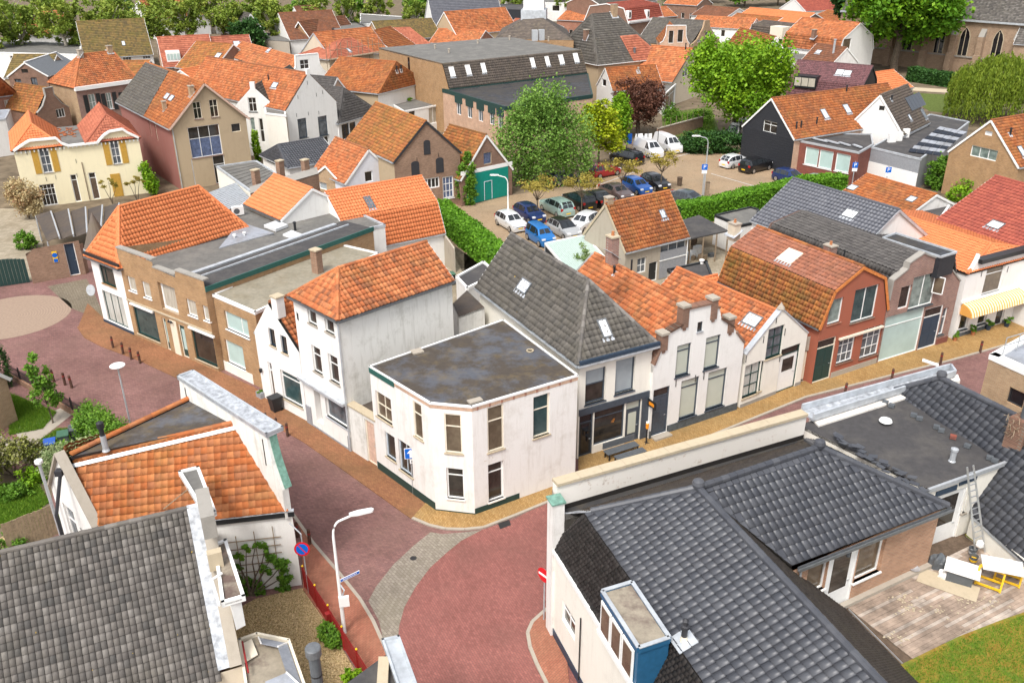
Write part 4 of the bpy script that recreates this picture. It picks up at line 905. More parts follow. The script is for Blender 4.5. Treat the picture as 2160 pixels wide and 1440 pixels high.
# E4 red house with gambrel roof
b=gable('red_gambrel_house','red painted house with mossy orange gambrel roof and dark green door',(1711,812),(1847,767),4.3,('l',1497,590),(1806,563),'red_paint','tile_dusky2',base=True,br=(.75,6.35),prof='pan',tw=.25,tl=.33,oh=.12,verge='verge_orange',tile0='tile_mossy',ridge='tile_old',gut='zinc_dark',indiv=300)
b.win(0,(1753,630,1772,678),pane='pane_green',sill='brick_red');b.win(0,(1805,612,1843,668),cols=2,pane='pane_teal',sill='brick_dark');b.win(0,(1772,713,1797,758),cols=3,rows=(.33,.66),pane='pane_grey',sill='brick_dark');b.win(0,(1823,695,1851,745),cols=3,rows=(.33,.66),pane='pane_grey',sill='brick_dark')
b.door(0,(1721,726,1750,802),leaf='paint_dark_green',fm='paint_cream',transom=.8,panels=2)
a_,d_,n_,L_=b.wf(0);u0,zt=b.uz(0,1769,712);mb=MB();mb.box(b.wp(0,u0,2.75,.01),d_*(L_-u0-.1),Vector((0,0,.12)),n_*.16);mb.build('awning_box','paint_cream',b.o)
b.panel(0,(u0-.1,.55,L_-.02,2.6,'m'),'brick_red',.004,'brick_panel')if 0 else None
b.skylight('l',(b.D*.42,.5,b.D*.42+1.25,1.7,'m'),fm='paint_cream',pane='pane_white');b.chimney('l',1548,492,.7,.7,.55,'beige_render','concrete',1);b.finish(('concrete',.45,(0,)))
# passage between ivory house and red house
pA,pB=V2(P(1689,815)),V2(P(1710,812));dd=(pB-pA).normalized();nn=Vector((-dd.y,dd.x,0));q0=pA+nn*.6
b=Bld('passage_gate','narrow passage front with cream plank gate between ivory and red houses',[q0-dd*.1,q0+dd*1.05,q0+dd*1.05+nn*.3,q0-dd*.1+nn*.3],3.2,'concrete','gate');b.door(0,(.15,.02,1.05,2.2,'m'),leaf='paint_cream',fm='wood_dark',panels=1);b.finish()
# E5 brown brick house with parapet gable
zp=lambda h,*q:h.uz(0,*q)
b=gable('brick_gambrel_house','brown brick house with parapet gambrel gable and open white casement',(1850,767),(1996,722),4.6,12.0,(1950,545),'brick_purple','tile_dark',base=True,br=(.7,6.3),prof='pan',tw=.3,tl=.36,oh=.05,noroof=False,gut=None,ov=-.3,verge=None)
W_=b.W;out=[(0,4.6)]+[zp(b,*q)for q in[(1868,618),(1881,594),(1915,568),(1918,556),(1950,534),(1957,538),(1980,546),(1985,556),(2007,568)]]+[(W_,4.6)]
for k in range(1,len(out)):out[k]=(min(W_,max(out[k][0],out[k-1][0]+.01)),out[k][1])
b.tops[0]=out;a_,d_,n_,L_=b.wf(0);mb=MB();mb2=MB();loop=[Vector((u,v,0))for u,v in[(0,4.2),(W_,4.2)]+out[::-1]]
for t in geometry.tessellate_polygon([loop]):
 q=[loop[k]for k in t]
 if(q[1]-q[0]).cross(q[2]-q[0]).z>0:q.reverse()
 mb.poly([b.wp(0,k.x,k.y,-.33)for k in q])
for p,q in zip(out[:-1],out[1:]):
 mb.poly([b.wp(0,*p),b.wp(0,*q),b.wp(0,*q,-.33),b.wp(0,*p,-.33)]);pa,qa=b.wp(0,*p,-.16),b.wp(0,*q,-.16);mb2.bar(pa+Vector((0,0,.03)),qa+Vector((0,0,.03)),.44,.1,0,n_.cross(qa-pa))
mb.build('parapet','brick_purple',b.o);mb2.build('coping','grey_stone',b.o)
b.win(0,(1902,606,1915,648),fm='paint_white',pane='pane_dark',sill=None);b.win(0,(1918,588,1966,640),cols=2,pane='pane_green',sill='skirting');b.win(0,(1868,672,1933,742),fm='paint_white',rows=(.76,),pane='pane_frost',sill='skirting');b.door(0,(1942,664,1971,736),leaf='paint_navy',fm='paint_white',transom=.78);b.win(0,(1972,656,1989,704),fm='paint_white',rows=(.65,),pane='pane_grey',sill='skirting')
o=thing('open_casement','open white casement sash sticking out of the brick house window','window sash',b.wp(0,5,4.3,0))if 0 else None
u,z=b.uz(0,1968,602);mb=MB();c0=b.wp(0,u,4.35,.0);q=n_*.6+d_*.25
for s0,s1 in(((0,0),(1,0)),((0,1),(1,1)),((0,0),(0,1)),((1,0),(1,1))):mb.bar(c0+q*s0[0]+Vector((0,0,1.15*s0[1])),c0+q*s1[0]+Vector((0,0,1.15*s1[1])),.05,.06)
sw=mb.build('open_sash','paint_white',b.o);mb=MB();mb.prism([c0,c0+q,c0+q+Vector((0,0,1.15)),c0+Vector((0,0,1.15))],d_*.006);mb.build('pane','pane_brown',sw)
b.chimney('l',1748,545,.9,.7,.55,'brick_purple','concrete',1);b.vent('l',1779,548,.7,.06,cap=False,flash='zinc');b.finish(('brick_wine',.5,(0,)))
# side door passage
pA,pB=V2(P(1985,727)),V2(P(2008,716));dd=(pB-pA).normalized();nn=Vector((-dd.y,dd.x,0))
b=Bld('side_passage','grey passage front with navy door between brick house and awning house',[pA+nn*.5,pB+nn*.5,pB+nn*.8,pA+nn*.8],3.6,'blue_white','gate');b.door(0,(.1,.02,(pB-pA).length-.1,2.4,'m'),leaf='paint_navy',fm='paint_white',panels=1);b.finish()
# E6 white house with scrolled gable and striped awning
b=gable('awning_house','white house with scrolled gable, dark cornice and orange striped awning',(2008,716),(2178,664),5.0,11.0,(2090,515),'white','tile_new',base=True,prof='pan',tw=.25,tl=.35,oh=.1,hf=True,gut=None,verge=None);W_=b.W
z3=zp(b,2062,552)[1];out=[(0,4.95),(.25,5.0),(.55,5.3),(.8,5.75),(.95,6.2),(1.0,z3),(W_-1.0,z3),(W_-.95,6.2),(W_-.8,5.75),(W_-.5,5.3),(W_-.2,5.0),(W_,4.95)];b.tops[0]=out;a_,d_,n_,L_=b.wf(0);mb=MB();loop=[Vector((u,v,0))for u,v in[(0,4.6),(W_,4.6)]+out[::-1]]
for t in geometry.tessellate_polygon([loop]):
 q=[loop[k]for k in t]
 if(q[1]-q[0]).cross(q[2]-q[0]).z>0:q.reverse()
 mb.poly([b.wp(0,k.x,k.y,-.3)for k in q])
for p,q in zip(out[:-1],out[1:]):mb.poly([b.wp(0,*p),b.wp(0,*q),b.wp(0,*q,-.3),b.wp(0,*p,-.3)])
mb.build('parapet','white',b.o);mb=MB();mb.box(b.wp(0,.9,z3-.12,.3),d_*(W_-1.8),Vector((0,0,.3)),-n_*.62);mb.build('cornice','paint_black',b.o)
b.win(0,(2084,563,2109,612),fm='paint_white',rows=(.7,),pane='pane_brown',sill='skirting');b.anchors(0,[(2070,577),(2125,568)])
for k in range(2):u,z=zp(b,2022+37*k,690);b.win(0,(u,.55,u+.95,1.75,'m'),fm='paint_white',pane='pane_dark',sill='skirting')
u,z=zp(b,2095,690);b.door(0,(u,.02,u+.9,2.1,'m'),leaf='paint_dark',fm='paint_white',glassf=(.3,.9));b.band(0,2.75,2.95,'paint_white',.09,'string_course')
for k in range(28):
 pass
o=thing('striped_awning','curved orange and cream striped awning over the white house front','awning',b.wp(0,.3,2.7,0));NS=64;Wt=W_-.3
for mk,mm in((0,'awning_orange'),(1,'awning_cream')):
 mb=MB()
 for k in range(mk,NS,2):
  u0,u1=.15+Wt*k/NS,.15+Wt*(k+1)/NS;pr=[(0.02,2.72),(.35,2.66),(.65,2.5),(.85,2.25),(.95,1.95)]
  for(o0,h0),(o1,h1)in zip(pr[:-1],pr[1:]):mb.prism([b.wp(0,u0,h0,o0),b.wp(0,u1,h0,o0),b.wp(0,u1,h1,o1),b.wp(0,u0,h1,o1)],Vector((0,0,-.02)))
 mb.build('stripes',mm,o)
mb=MB()
for u0 in(.15,W_-.15):mb.prism([b.wp(0,u0,h,q)for q,h in[(.02,2.72),(.35,2.66),(.65,2.5),(.85,2.25),(.95,1.95),(.02,1.95)]],d_*.02)
mb.build('side_cheek','awning_orange',o)
# dormer box on the awning house roof
b.finish(('skirting',.35,(0,)));hA=b
o=b.o;pl=b.planes['l'];mb=MB();z_=7.0;dq=[P(1862,502,z_),P(1890,492,z_),P(2018,532,z_),P(1984,542,z_)]
mb.prism([p-Vector((0,0,1.5))for p in dq],(0,0,1.35));d1=mb.build('dormer','board_black',o);mb=MB();mb.prism([p-Vector((0,0,.15))for p in dq],(0,0,.1));mb.build('dormer_roof','felt_wet',d1)
mb=MB()
for k in range(4):mb.bar(dq[k],dq[(k+1)%4],.1,.14)
mb.build('dormer_trim','zinc',d1)
# ================================================================== foreground right: black-roofed complex
HG,HD,HN=Vector((1.5,28.26,0)),Vector((.33,-.944,0)),Vector((.944,.33,0))
def HW(s,o,z=0.0):return HG+HD*s+HN*o+Vector((0,0,z))
b=Bld('black_roof_house','large cream house with black glazed tile mansard roof and dormer in right foreground',[HW(0,0),HW(17,0),HW(17,9.8),HW(5.95,9.8),HW(5.85,6.9),HW(4.6,14.9),HW(-1.75,12.7),HW(-.55,.25)],4.46,'ivory')
hp_=[HW(0,0),HW(17,0),HW(17,9.8),HW(5.95,9.8),HW(5.85,6.9),HW(4.6,14.9),HW(-1.75,12.7),HW(-.55,.25),HW(0,0)];b.skip={1,3};b.tops={i:[(0,z),((hp_[i]-hp_[i+1]).length,z)]for i,z in((2,2.6),(4,5.75),(5,5.75),(6,7.05),(7,6.7))}
b.wm={4:'brick_new',6:'brick_white',5:'brick_new',7:'white_old'};b.indiv=300;b.prof='flat'
S1,S2=HW(2.96,4.6,8.0),HW(2.19,10.5,8.0);zE_=lambda o:8-(o-4.6)*(5.2/5.4)
b.plane('wlow',[HW(0.05,.04,4.5),HW(17,.04,4.5),HW(17,.92,6.4),HW(1.0,.95,6.4)],'tile_shingle',.2,.17,'slate')
b.plane('wup',[HW(1.0,.95,6.42),HW(17,.95,6.42),HW(17,4.6,8),S1],'tile_black',.3,.33)
b.plane('east',[HW(17,10,zE_(10)),HW(5.6,10,zE_(10)),HW(5.6,4.6,8),HW(17,4.6,8)],'tile_browngrey',.2,.2,'wave')
b.plane('east2',[HW(5.6,4.6,8),HW(5.6,7.1,zE_(7.1)),S1],'tile_browngrey',.2,.2,'wave',e=-HD)
b.plane('south',[HW(5.75,7.0,5.9),HW(4.85,14.95,5.9),S2,S1],'tile_black',.3,.33)
b.plane('ehip',[HW(4.85,14.95,5.9),HW(-1.15,13.0,5.9),S2],'tile_black',.3,.33)
b.plane('north',[HW(-1.15,13.0,5.9),HW(.2,1.0,5.9),HW(1.0,.95,6.42),S1,S2],'tile_browngrey',.2,.2,'wave')
up=Vector((0,0,.06));RD=dict(m='tile_black',r=.14,pieces=True,L=.36)
for p,q in((S1,HW(17,4.6,8)),(S1,S2),(HW(1.1,1.2,6.5),S1),(HW(4.85,14.95,5.9),S2),(HW(-1.0,12.6,5.95),S2)):b.ridge(p+up,q+up,**RD)
for p in(S1,S2):mb=MB();mb.lathe(p+Vector((0,0,.02)),[(.08,-.1),(.2,.05),(.24,.2),(.2,.33),(.08,.4),(.02,.41)],12);mb.build('ridge_ball','tile_black',b.o)
# parapet of the street front: back face, coping
a_,d_,n_,L_=b.wf(6);mb=MB();mb.box(b.wp(6,0,5.3,-.002),d_*L_,Vector((0,0,1.74)),-n_*.33);mb.build('parapet','brick_white',b.o)
nst=12
for k in range(nst):mb=MB();mb.box(b.wp(6,k*L_/nst+.006,7.06,.06),d_*(L_/nst-.012),Vector((0,0,.13)),-n_*.48);mb.build('coping_stone','stone_cap',b.o)
mb=MB();mb.prism([HW(-1.55,12.75,5.8),HW(-.25,.55,5.8),HW(.45,1.0,5.8),HW(-1.0,13.0,5.8)],(0,0,.06));mb.build('valley_gutter','felt_wet',b.o)
mb=MB();mb.box(b.wp(6,0,5.7,-.34),d_*L_,Vector((0,0,.38)),-n_*.015);mb.build('flashing','deck_dark',b.o)
mb=MB();mb.box(HW(-.15,-.12,0),HD*.55,HN*.5,Vector((0,0,6.65)));mb.box(HW(-.2,-.17,6.65),HD*.65,HN*.6,Vector((0,0,.07)),1);mb.build('corner_pier',['white_old','copper_green'],b.o)
mb=MB();mb.prism([HW(.05,.3,5.9),HW(1.05,1.0,6.5),HW(1.3,1.45,6.66),HW(.2,1.1,5.95)],(0,0,.04));mb.build('lead_flashing','lead',b.o)
# west wall: gutter board, window, plinth
mb=MB();mb.box(HW(-.02,-.1,4.32),HD*17,HN*.16,Vector((0,0,.2)));mb.build('gutter','paint_white',b.o);mb=MB();mb.box(HW(.1,.06,4.47),HD*17,HN*.1,Vector((0,0,.04)));mb.build('gutter_silt','wood_dark',b.o)
b.win(0,(1186,1262,1212,1352),cols=2,rows=(.62,),pane='pane_dark',sill=None,rec=.14);b.band(0,0,.45,'paint_navy',.03)
u,z=b.uz(0,1232,1340);b.pipe([b.wp(0,u-.25,.3,.05),b.wp(0,u-.25,3.4,.05)],'metal_black',.03,'cable_pipe')
# dormer on the mansard
dz=6.75;D4=[P(1270,1247,dz),P(1347,1367,dz),P(1412,1345,dz),P(1333,1228,dz)]
o=MB();zlow=4.75;o.prism([p-Vector((0,0,dz-zlow))for p in D4],(0,0,dz-zlow-.12));dm=o.build('dormer','paint_blue',b.o)
mb=MB();mb.prism([p-Vector((0,0,.1))for p in D4],(0,0,.08));mb.build('dormer_roof','felt_beige',dm);mb=MB()
for k in range(4):mb.bar(D4[k]-Vector((0,0,.06)),D4[(k+1)%4]-Vector((0,0,.06)),.12,.2)
mb.build('dormer_edge','paint_blue',dm);mb=MB()
for k in range(4):mb.bar(D4[k]+Vector((0,0,.05)),D4[(k+1)%4]+Vector((0,0,.05)),.14,.03)
mb.build('dormer_trim','zinc',dm)
fd=(D4[1]-D4[0]);fL=fd.length;fd/=fL;fn=Vector((fd.y,-fd.x,0));fn=-fn if fn.dot(-HN)<0 else fn
for k in range(3):
 q0=D4[0]+fd*(.12+k*(fL-.24)/3)+fn*.03;wdt=(fL-.24)/3-.06;mb=MB();mb.box(q0+Vector((0,0,-1.55)),fd*wdt,fn*.05,Vector((0,0,1.3)));wo=mb.build('window','paint_white',dm);mb=MB();mb.box(q0+fd*.09+fn*.051+Vector((0,0,-1.45)),fd*(wdt-.18),fn*.01,Vector((0,0,1.08)));mb.build('pane','pane_brown',wo)
mb=MB();mb.box(D4[0]+fn*.02+Vector((0,0,-1.75)),fd*fL,fn*.12,Vector((0,0,.18)));mb.build('dormer_sill','paint_white',dm)
pl=b.planes['wup'];u,v=pl.px(1443,1352);c=pl.at(u,v,.04);mb=MB();mb.box(c-pl.e*.35-pl.s*.35,pl.e*.7,pl.s*.7,pl.n*.03);fo=mb.build('flue_flashing','zinc',b.o);mb=MB();mb.lathe(c,[(.13,0),(.1,.2)],10);mb.lathe(c+Vector((0,0,.2)),[(.1,0),(.1,.3),(.14,.32),(.14,.42),(.08,.45),(.08,.6),(.11,.62),(.02,.7)],10,1);mb.build('flue',['paint_cream','paint_dark'],b.o)
# terrace side
b.win(4,(1706,1197,1738,1240),pane='pane_brown',sill='paint_white',rec=.18);b.win(4,(1816,1149,1855,1204),pane='pane_brown',sill='paint_white',rec=.22);b.door(4,(1745,1173,1798,1272),leaf='paint_white',fm='paint_white',glassf=(.38,.95),rec=.1)
b.gutter(HW(5.95,7.2,5.82),HW(4.98,15.1,5.82),'zinc_dark',.08);b.gutter(HW(17,10.15,2.72),HW(5.6,10.15,2.72),'zinc',.07)
b.band(4,2.8,2.95,'concrete',.22,'threshold');b.pipe([b.wp(4,.45,5.7,.1),b.wp(4,.45,4.2,.1)]);u,z=b.uz(4,1785,1166);mb=MB();mb.lathe(b.wp(4,u,z-.08,.1),[(.03,0),(.08,.02),(.08,.16),(.03,.18)],8);mb.build('wall_lamp','plastic_grey',b.o)
b.finish();bigH=b
# flat roof behind, white extension
HF=[HW(-2.3,13.1),HW(3.75,15.0),HW(3.3,19.3),HW(-3.7,23.3)]
b=flat('flat_roof_wing','white rendered wing with charcoal felt flat roof beside the terrace',HF,6.0,'ivory','felt_dark',None,world=True,cat='building',z0=0)
a_,d_,n_,L_=b.wf(1);mb=MB();mb.box(b.wp(1,-.1,5.9,.0),d_*(L_+.3),Vector((0,0,.18)),n_*.12);mb.build('roof_edge','galv',b.o)
b.door(1,(1972,1050,2008,1160),leaf='paint_white',fm='paint_white',glassf=(.5,.95),rec=.12);b.win(1,(2020,1046,2036,1080),pane='pane_teal',sill='concrete')
for q in((1973,1042,2009,1058),(2023,1018,2050,1040)):
 u0,v0,u1,v1=b.rect(1,q);b.panel(1,(u0,v1-.12,u1,v1+.12,'m'),'paint_navy',.05,'lintel')
b.finish()
mb=MB();mb.lathe(P(1867,893,6.02),[(.09,0),(.09,.1),(.3,.14),(.26,.22),(.05,.27)],12);mb.build('roof_vent','paint_white',b.o);mb=MB();mb.lathe(P(2008,972,6.02),[(.16,0),(.12,.06),(.12,.5),(.16,.52),(.16,.62),(.04,.66)],10);mb.build('roof_vent','galv',b.o)
# zinc box gutter along the street
zq=[P(1692,858,6.4),P(2005,772,6.4),P(2015,786,6.4),P(1716,879,6.4)]
o=thing('zinc_box_gutter','long weathered zinc box gutter above the street beside the flat roof','gutter',V2(zq[0]));mb=MB();mb.prism([p-Vector((0,0,.25))for p in zq],(0,0,.08));mb.build('tray','lead',o);mb=MB()
for k in(0,1,2):mb.bar(zq[k],zq[(k+1)%4],.1,.3)
mb.build('rim','zinc',o);mb=MB();mb.prism([zq[3]+Vector((0,0,.08)),zq[2]+Vector((0,0,.08)),P(2000,800,6.15),P(1722,888,6.02)],(0,0,.03));mb.build('flashing','zinc',o)
sN=thing('street_front_wall','plain brick street front below the zinc gutter','wall',V2(zq[0]));mb=MB();mb.prism([V2(p)+(Vector((.3,-.3,0))if k<2 else Vector((.2,-.25,0)))for k,p in enumerate(zq)],(0,0,6.1));mb.build('wall','brick_white',sN)
# right black roof
q1,q2,q3=P(1890,830,6.0),P(2115,972,6.0),P(2052,1088,3.85);pn=(q2-q1).cross(q3-q1).normalized();pn=pn if pn.z>0 else-pn
HP=lambda px,py:hitplane(px,py,q1,pn)
b=Bld('terrace_black_house','house with dark glazed tile roof and straw-topped chimney at right edge',[V2(HP(2050,1086)),V2(HP(2290,1303)),V2(HP(2290,1303))+Vector((6,8,0)),V2(HP(2050,1086))+Vector((6,10,0))],3.6,'ivory');b.indiv=300;b.prof='flat'
ed=(HP(2160,1186)-HP(2050,1086));poly=[HP(2050,1086),HP(2290,1303),HP(2290,950),HP(1985,797),HP(1893,818),HP(1886,830)]
b.plane('w',poly,'tile_black',.3,.34)
up=pn*.04;b.ridge(HP(1985,797)+up,HP(2290,950)+up,**RD);b.ridge(HP(1889,822)+up,HP(1985,797)+up,**RD)
mb=MB();mb.lathe(HP(1985,797),[(.08,-.1),(.2,.05),(.24,.2),(.2,.33),(.02,.41)],12);mb.build('ridge_ball','tile_black',b.o)
rp0,rp1=HP(1985,797),HP(2290,950);bk=Vector((pn.x,pn.y,0)).normalized()*-4.5;b.plane('e',[rp1+bk+Vector((0,0,-4)),rp0+bk+Vector((0,0,-4)),rp0,rp1],'tile_black',.3,.34)
hp=HP(1888,824);b.plane('n',[rp0+bk+Vector((0,0,-4)),hp+Vector((-.2,.4,-2)),hp,rp0],None)
mb=MB();c=HP(2150,920);mb.cbox(c-Vector((0,0,.6)),.8,.8,1.5,0,.5);ch=mb.build('chimney','brick_dark',b.o);mb=MB()
for k in range(260):
 t=random.uniform(0,6.28);r=random.uniform(.3,.75);p=c+Vector((math.cos(t)*r*.8,math.sin(t)*r*.8,random.uniform(.1,1.0)));mb.bar(p,p+Vector((random.uniform(-.2,.2),random.uniform(-.2,.2),random.uniform(-.25,.05))),.025,.012)
mb.build('nest_straw','wood_old',ch,kind='stuff');mb=MB();mb.lathe(c+Vector((0,0,.9)),[(.16,0),(.16,.7),(.19,.72),(.05,.8)],10);mb.build('flue','plastic_grey',ch)
mb=MB();e0,e1=HP(2050,1086),HP(2290,1303);mb.bar(e0-Vector((0,0,.06)),e1-Vector((0,0,.06)),.12,.12);mb.build('gutter','galv',b.o)
e0=V2(e0);e1=V2(e1);dn=(e1-e0).normalized();nr=Vector((dn.y,-dn.x,0));mb=MB();mb.box(e0+nr*.02+Vector((0,0,2.6)),e1-e0,-nr*.3,Vector((0,0,1.15)));mb.build('wall','ivory',b.o)
b.skip={0,1,2,3};b.finish()
# loose bricks weighing down the felt edge, loose tiles
lp=[(1875,845),(1888,852),(1935,872),(1947,879),(1983,897),(1993,904),(2018,918),(2048,937),(2095,962),(2106,968)]
for k,q in enumerate(lp):
 c=P(q[0]-8,q[1]+6,6.03);mb=MB();mb.cbox(c,.26,.2,.16,0,-.6+random.uniform(-.2,.2));o=mb.build('loose_brick',('plastic_grey','brick_wine')[k in(6,)],None,loc=c);tag(o,'loose %s block on the flat roof edge along the black tiled roof'%('red brick' if k==6 else 'dark paving'),'block','loose blocks along the felt roof edge')
t0,t1=P(1748,918,6.25),P(1930,1030,6.15)
for k in range(26):
 c=t0.lerp(t1,(k+random.random()*.6)/26)+Vector((random.uniform(-.25,.25),random.uniform(-.2,.2),random.uniform(0,.12)));mb=MB();a=-.75+random.uniform(-.4,.4);X=Vector((math.cos(a),math.sin(a),random.uniform(-.2,.2)))*.36;Y=Vector((-math.sin(a),math.cos(a),random.uniform(-.3,.2)))*.24;mb.box(c,X,Y,Vector((0,0,.03)));o=mb.build('loose_tile','tile_black',None,loc=c);tag(o,'loose black roof tile in the heap along the hipped roof edge','roof tile','loose tiles heaped along the roof edge')
# terrace deck, moss roof
DZ=2.8
o=MB();TQ=[HW(5.3,10.15),HW(4.4,15.2),HW(3.6,15.4),HW(3.2,18.9),HW(7.5,23.5),HW(17,25),HW(17,10.15)];o.prism([p+Vector((0,0,DZ-.4))for p in TQ],(0,0,.34));ter=o.build('terrace','wood_dark',None,loc=HW(5.3,10.15));ter['kind']='structure'
pd=(HW(4.55,15.1)-HW(5.35,10.15)).normalized();pp=Vector((pd.y,-pd.x,0));p0=HW(5.4,10.2,DZ-.05);plain('plank',(.3,.23,.18),.85,.2,var=.45,scale=1.6);plain('plank_pale',(.38,.32,.27),.85,.2,var=.45,scale=1.6)
for k in range(30):
 off=k*.152;s_=p0+pp*(off+.004)
 x=0.0;end=11.6+off*.55
 while x<end:
  L=min(random.choice((2.4,3.0,3.6)),end-x)
  if L>.2:mb=MB();mb.box(s_+pd*x+Vector((0,0,random.uniform(0,.012))),pd*(L-.012),pp*.143,Vector((0,0,.035)));mb.build('plank',random.choice(('plank','plank','plank_pale')),ter)
  x+=L
k=N('moss');p=gpos(k);col=k.ramp(k.noise(1.3,7,p,.7),[(.3,(.2,.1,.02)),(.45,(.3,.21,.04)),(.58,(.16,.19,.03)),(.75,(.1,.2,.03))]);k.bump(k.noise(18,5,p),1.0,.05);k.fin(col,.95,.1)
mq=[P(1890,1408,DZ),P(2020,1345,DZ),P(2110,1310,DZ),P(2250,1262,DZ),P(2400,1500,DZ),P(1900,1560,DZ)]
mb=MB();mb.prism(mq,(0,0,.07));o=mb.build('moss_roof','moss',None,loc=mq[0]);o['kind']='structure'
mq2=[P(2035,1128,DZ),P(2060,1112,DZ),P(2210,1222,DZ),P(2190,1245,DZ)];mb=MB();mb.prism(mq2,(0,0,.03));o=mb.build('moss_strip','moss',None,loc=mq2[0]);o['kind']='structure'
# ================================================================== foreground left: near orange house (G)
K=Vector((-9.55,31.14,0));Fd=Vector((-.72,.69,0)).normalized();Lp=V2(P(205,1118,4.2));R0_,R1_=P(155,972,6.75),P(507,890,6.75);NW=V2(P(428,832,6.75))+Vector((-2.0,1.9,0))*.9
K2=K+Fd*8.8;L2=V2(P(125,965,6.75))+(V2(P(125,965,6.75))-Lp).normalized()*2.2
b=Bld('near_orange_house','white house with weathered orange pantile slope, flat felt top and zinc-capped gable',[Lp,K,K2,L2],4.2,'white');b.prof='pan';b.indiv=300
ev=(K-Lp).normalized();en=Vector((ev.y,-ev.x,0));e0=Lp+en*.12+Vector((0,0,4.15));e1=K-ev*.1+Fd*.0+en*.12+Vector((0,0,4.15));gn_=(e1-e0).cross((R0_+R1_)/2-e0).normalized();R0_=hitplane(155,972,e0,gn_);R1_=hitplane(507,890,e0,gn_)
b.plane('s',[e0,e1,R1_,R0_],'tile_near',.27,.33,lift=.025)
fl=[R0_+Vector((0,0,.02)),R1_+Vector((0,0,.02)),P(562,903,6.77),P(428,832,6.77),P(150,962,6.77)]
mb=MB();mb.prism([p-Vector((0,0,.12))for p in fl],(0,0,.1));mb.build('flat_roof','felt_patchy',b.o)
f0,f1=P(150,960,6.8),P(426,829,6.8);b.plane('n',[K2+Vector((.3,.0,4.15)),L2+Vector((0,0,4.15)),f0,f1],'tile_near',.27,.33)
b.ridge(R0_+Vector((0,0,.06)),R1_+Vector((0,0,.06)),'tile_near',.12,True);b.ridge(f0+Vector((0,0,.06)),f1+Vector((0,0,.06)),'tile_near',.12,True)
pls=b.planes['s'];mb=MB();mb.box(R0_-pls.s*.32+pls.n*.125,R1_-R0_,pls.s*.17,pls.n*.02);mb.build('lead_strip','zinc',b.o)
b.tops[0]=[(0,4.1),((K-Lp).length,4.1)];b.tops[1]=[(0,5.27),(.18,5.7),(.45,6.4),(.62,7.1),(.7,7.7),(8.1,7.7),(8.2,7.1),(8.35,6.4),(8.62,5.7),(8.8,5.27)];hl=(Lp-L2).length;b.tops[3]=[(0,4.3),(2.2,6.95),(hl,4.35)]
a_,d_,n_,L_=b.wf(1);out=b.tops[1];mb=MB();loop=[Vector((u,v,0))for u,v in[(0,3.8),(L_,3.8)]+out[::-1]]
for t in geometry.tessellate_polygon([loop]):
 q=[loop[k]for k in t]
 if(q[1]-q[0]).cross(q[2]-q[0]).z>0:q.reverse()
 mb.poly([b.wp(1,k.x,k.y,-.3)for k in q])
for p,q in zip(out[:-1],out[1:]):mb.poly([b.wp(1,*p),b.wp(1,*q),b.wp(1,*q,-.3),b.wp(1,*p,-.3)])
mb.poly([b.wp(1,0,3.8),b.wp(1,*out[0]),b.wp(1,out[0][0],out[0][1],-.3),b.wp(1,0,3.8,-.3)]);mb.build('parapet','white_stained',b.o)
mb=MB()
for p,q in list(zip(out[:4],out[1:5])):pa,qa=b.wp(1,*p,.0),b.wp(1,*q,.0);mb.bar(pa+Vector((0,0,.02)),qa+Vector((0,0,.02)),.34,.07,0,n_.cross(qa-pa))
mb.build('coping','copper_green',b.o)
def tray(owner,name,q,z,m1='zinc',m2='lead',rim=.14,d=.14,rw=.09):
 mb=MB();mb.prism([V2(p)+Vector((0,0,z))for p in q],(0,0,.05));t=mb.build(name,m2,owner);mb=MB();c=sum((V2(p)for p in q),Vector())/len(q)
 for k in range(len(q)):
  p0_,p1_=V2(q[k]),V2(q[(k+1)%len(q)]);dd=(p1_-p0_).normalized();inn=Vector((-dd.y,dd.x,0));inn=inn if(c-p0_).dot(inn)>0 else-inn
  mb.box(p0_+Vector((0,0,z-.08)),p1_-p0_,inn*rw,Vector((0,0,rim+.08)))
 mb.build('rim',m1,t);return t
tray(b.o,'cornice_tray',[b.wp(1,.6,0,-.34),b.wp(1,.6,0,.5),b.wp(1,8.2,0,.5),b.wp(1,8.2,0,-.34)],7.72)
for u in(1.0,7.6):mb=MB();mb.box(b.wp(1,u,6.1,-.305),d_*.05,Vector((0,0,1.3)),-n_*.02);mb.build('slit','paint_black',b.o)
# left gable: coping and window
a3,d3,n3,L3=b.wf(3);mb=MB();t3=b.tops[3]
for p,q in zip(t3[:-1],t3[1:]):pa,qa=b.wp(3,*p,-.05),b.wp(3,*q,-.05);mb.bar(pa+Vector((0,0,.03)),qa+Vector((0,0,.03)),.42,.1,0,n3.cross(qa-pa))
mb.build('coping','concrete',b.o)
b.win(3,(L3-3.6,1.2,L3-2.5,3.9,'m'),fm='paint_white',rows=(.68,),pane='pane_grey');b.win(3,(L3-2.1,1.2,L3-1.0,3.3,'m'),fm='paint_white',rows=(.68,),pane='pane_grey')
mb=MB();mb.box(b.wp(0,.2,3.86,.02),ev*((K-Lp).length-.1),Vector((0,0,.28)),b.wf(0)[2]*.1);mb.build('fascia','paint_black',b.o)
mb=MB();mb.box(b.wp(0,.2,4.14,.0),ev*((K-Lp).length-.1),Vector((0,0,.05)),b.wf(0)[2]*.18);mb.build('gutter','lead',b.o)
b.finish();houseG=b
c=P(224,950,6.77);mb=MB();mb.lathe(c,[(.17,0),(.12,.1),(.12,.75)],10,0);mb.lathe(c+Vector((0,0,.75)),[(.1,0),(.1,.35),(.15,.37),(.15,.62),(.05,.68)],10,1);mb.build('flue',['galv','plastic_black'],b.o)
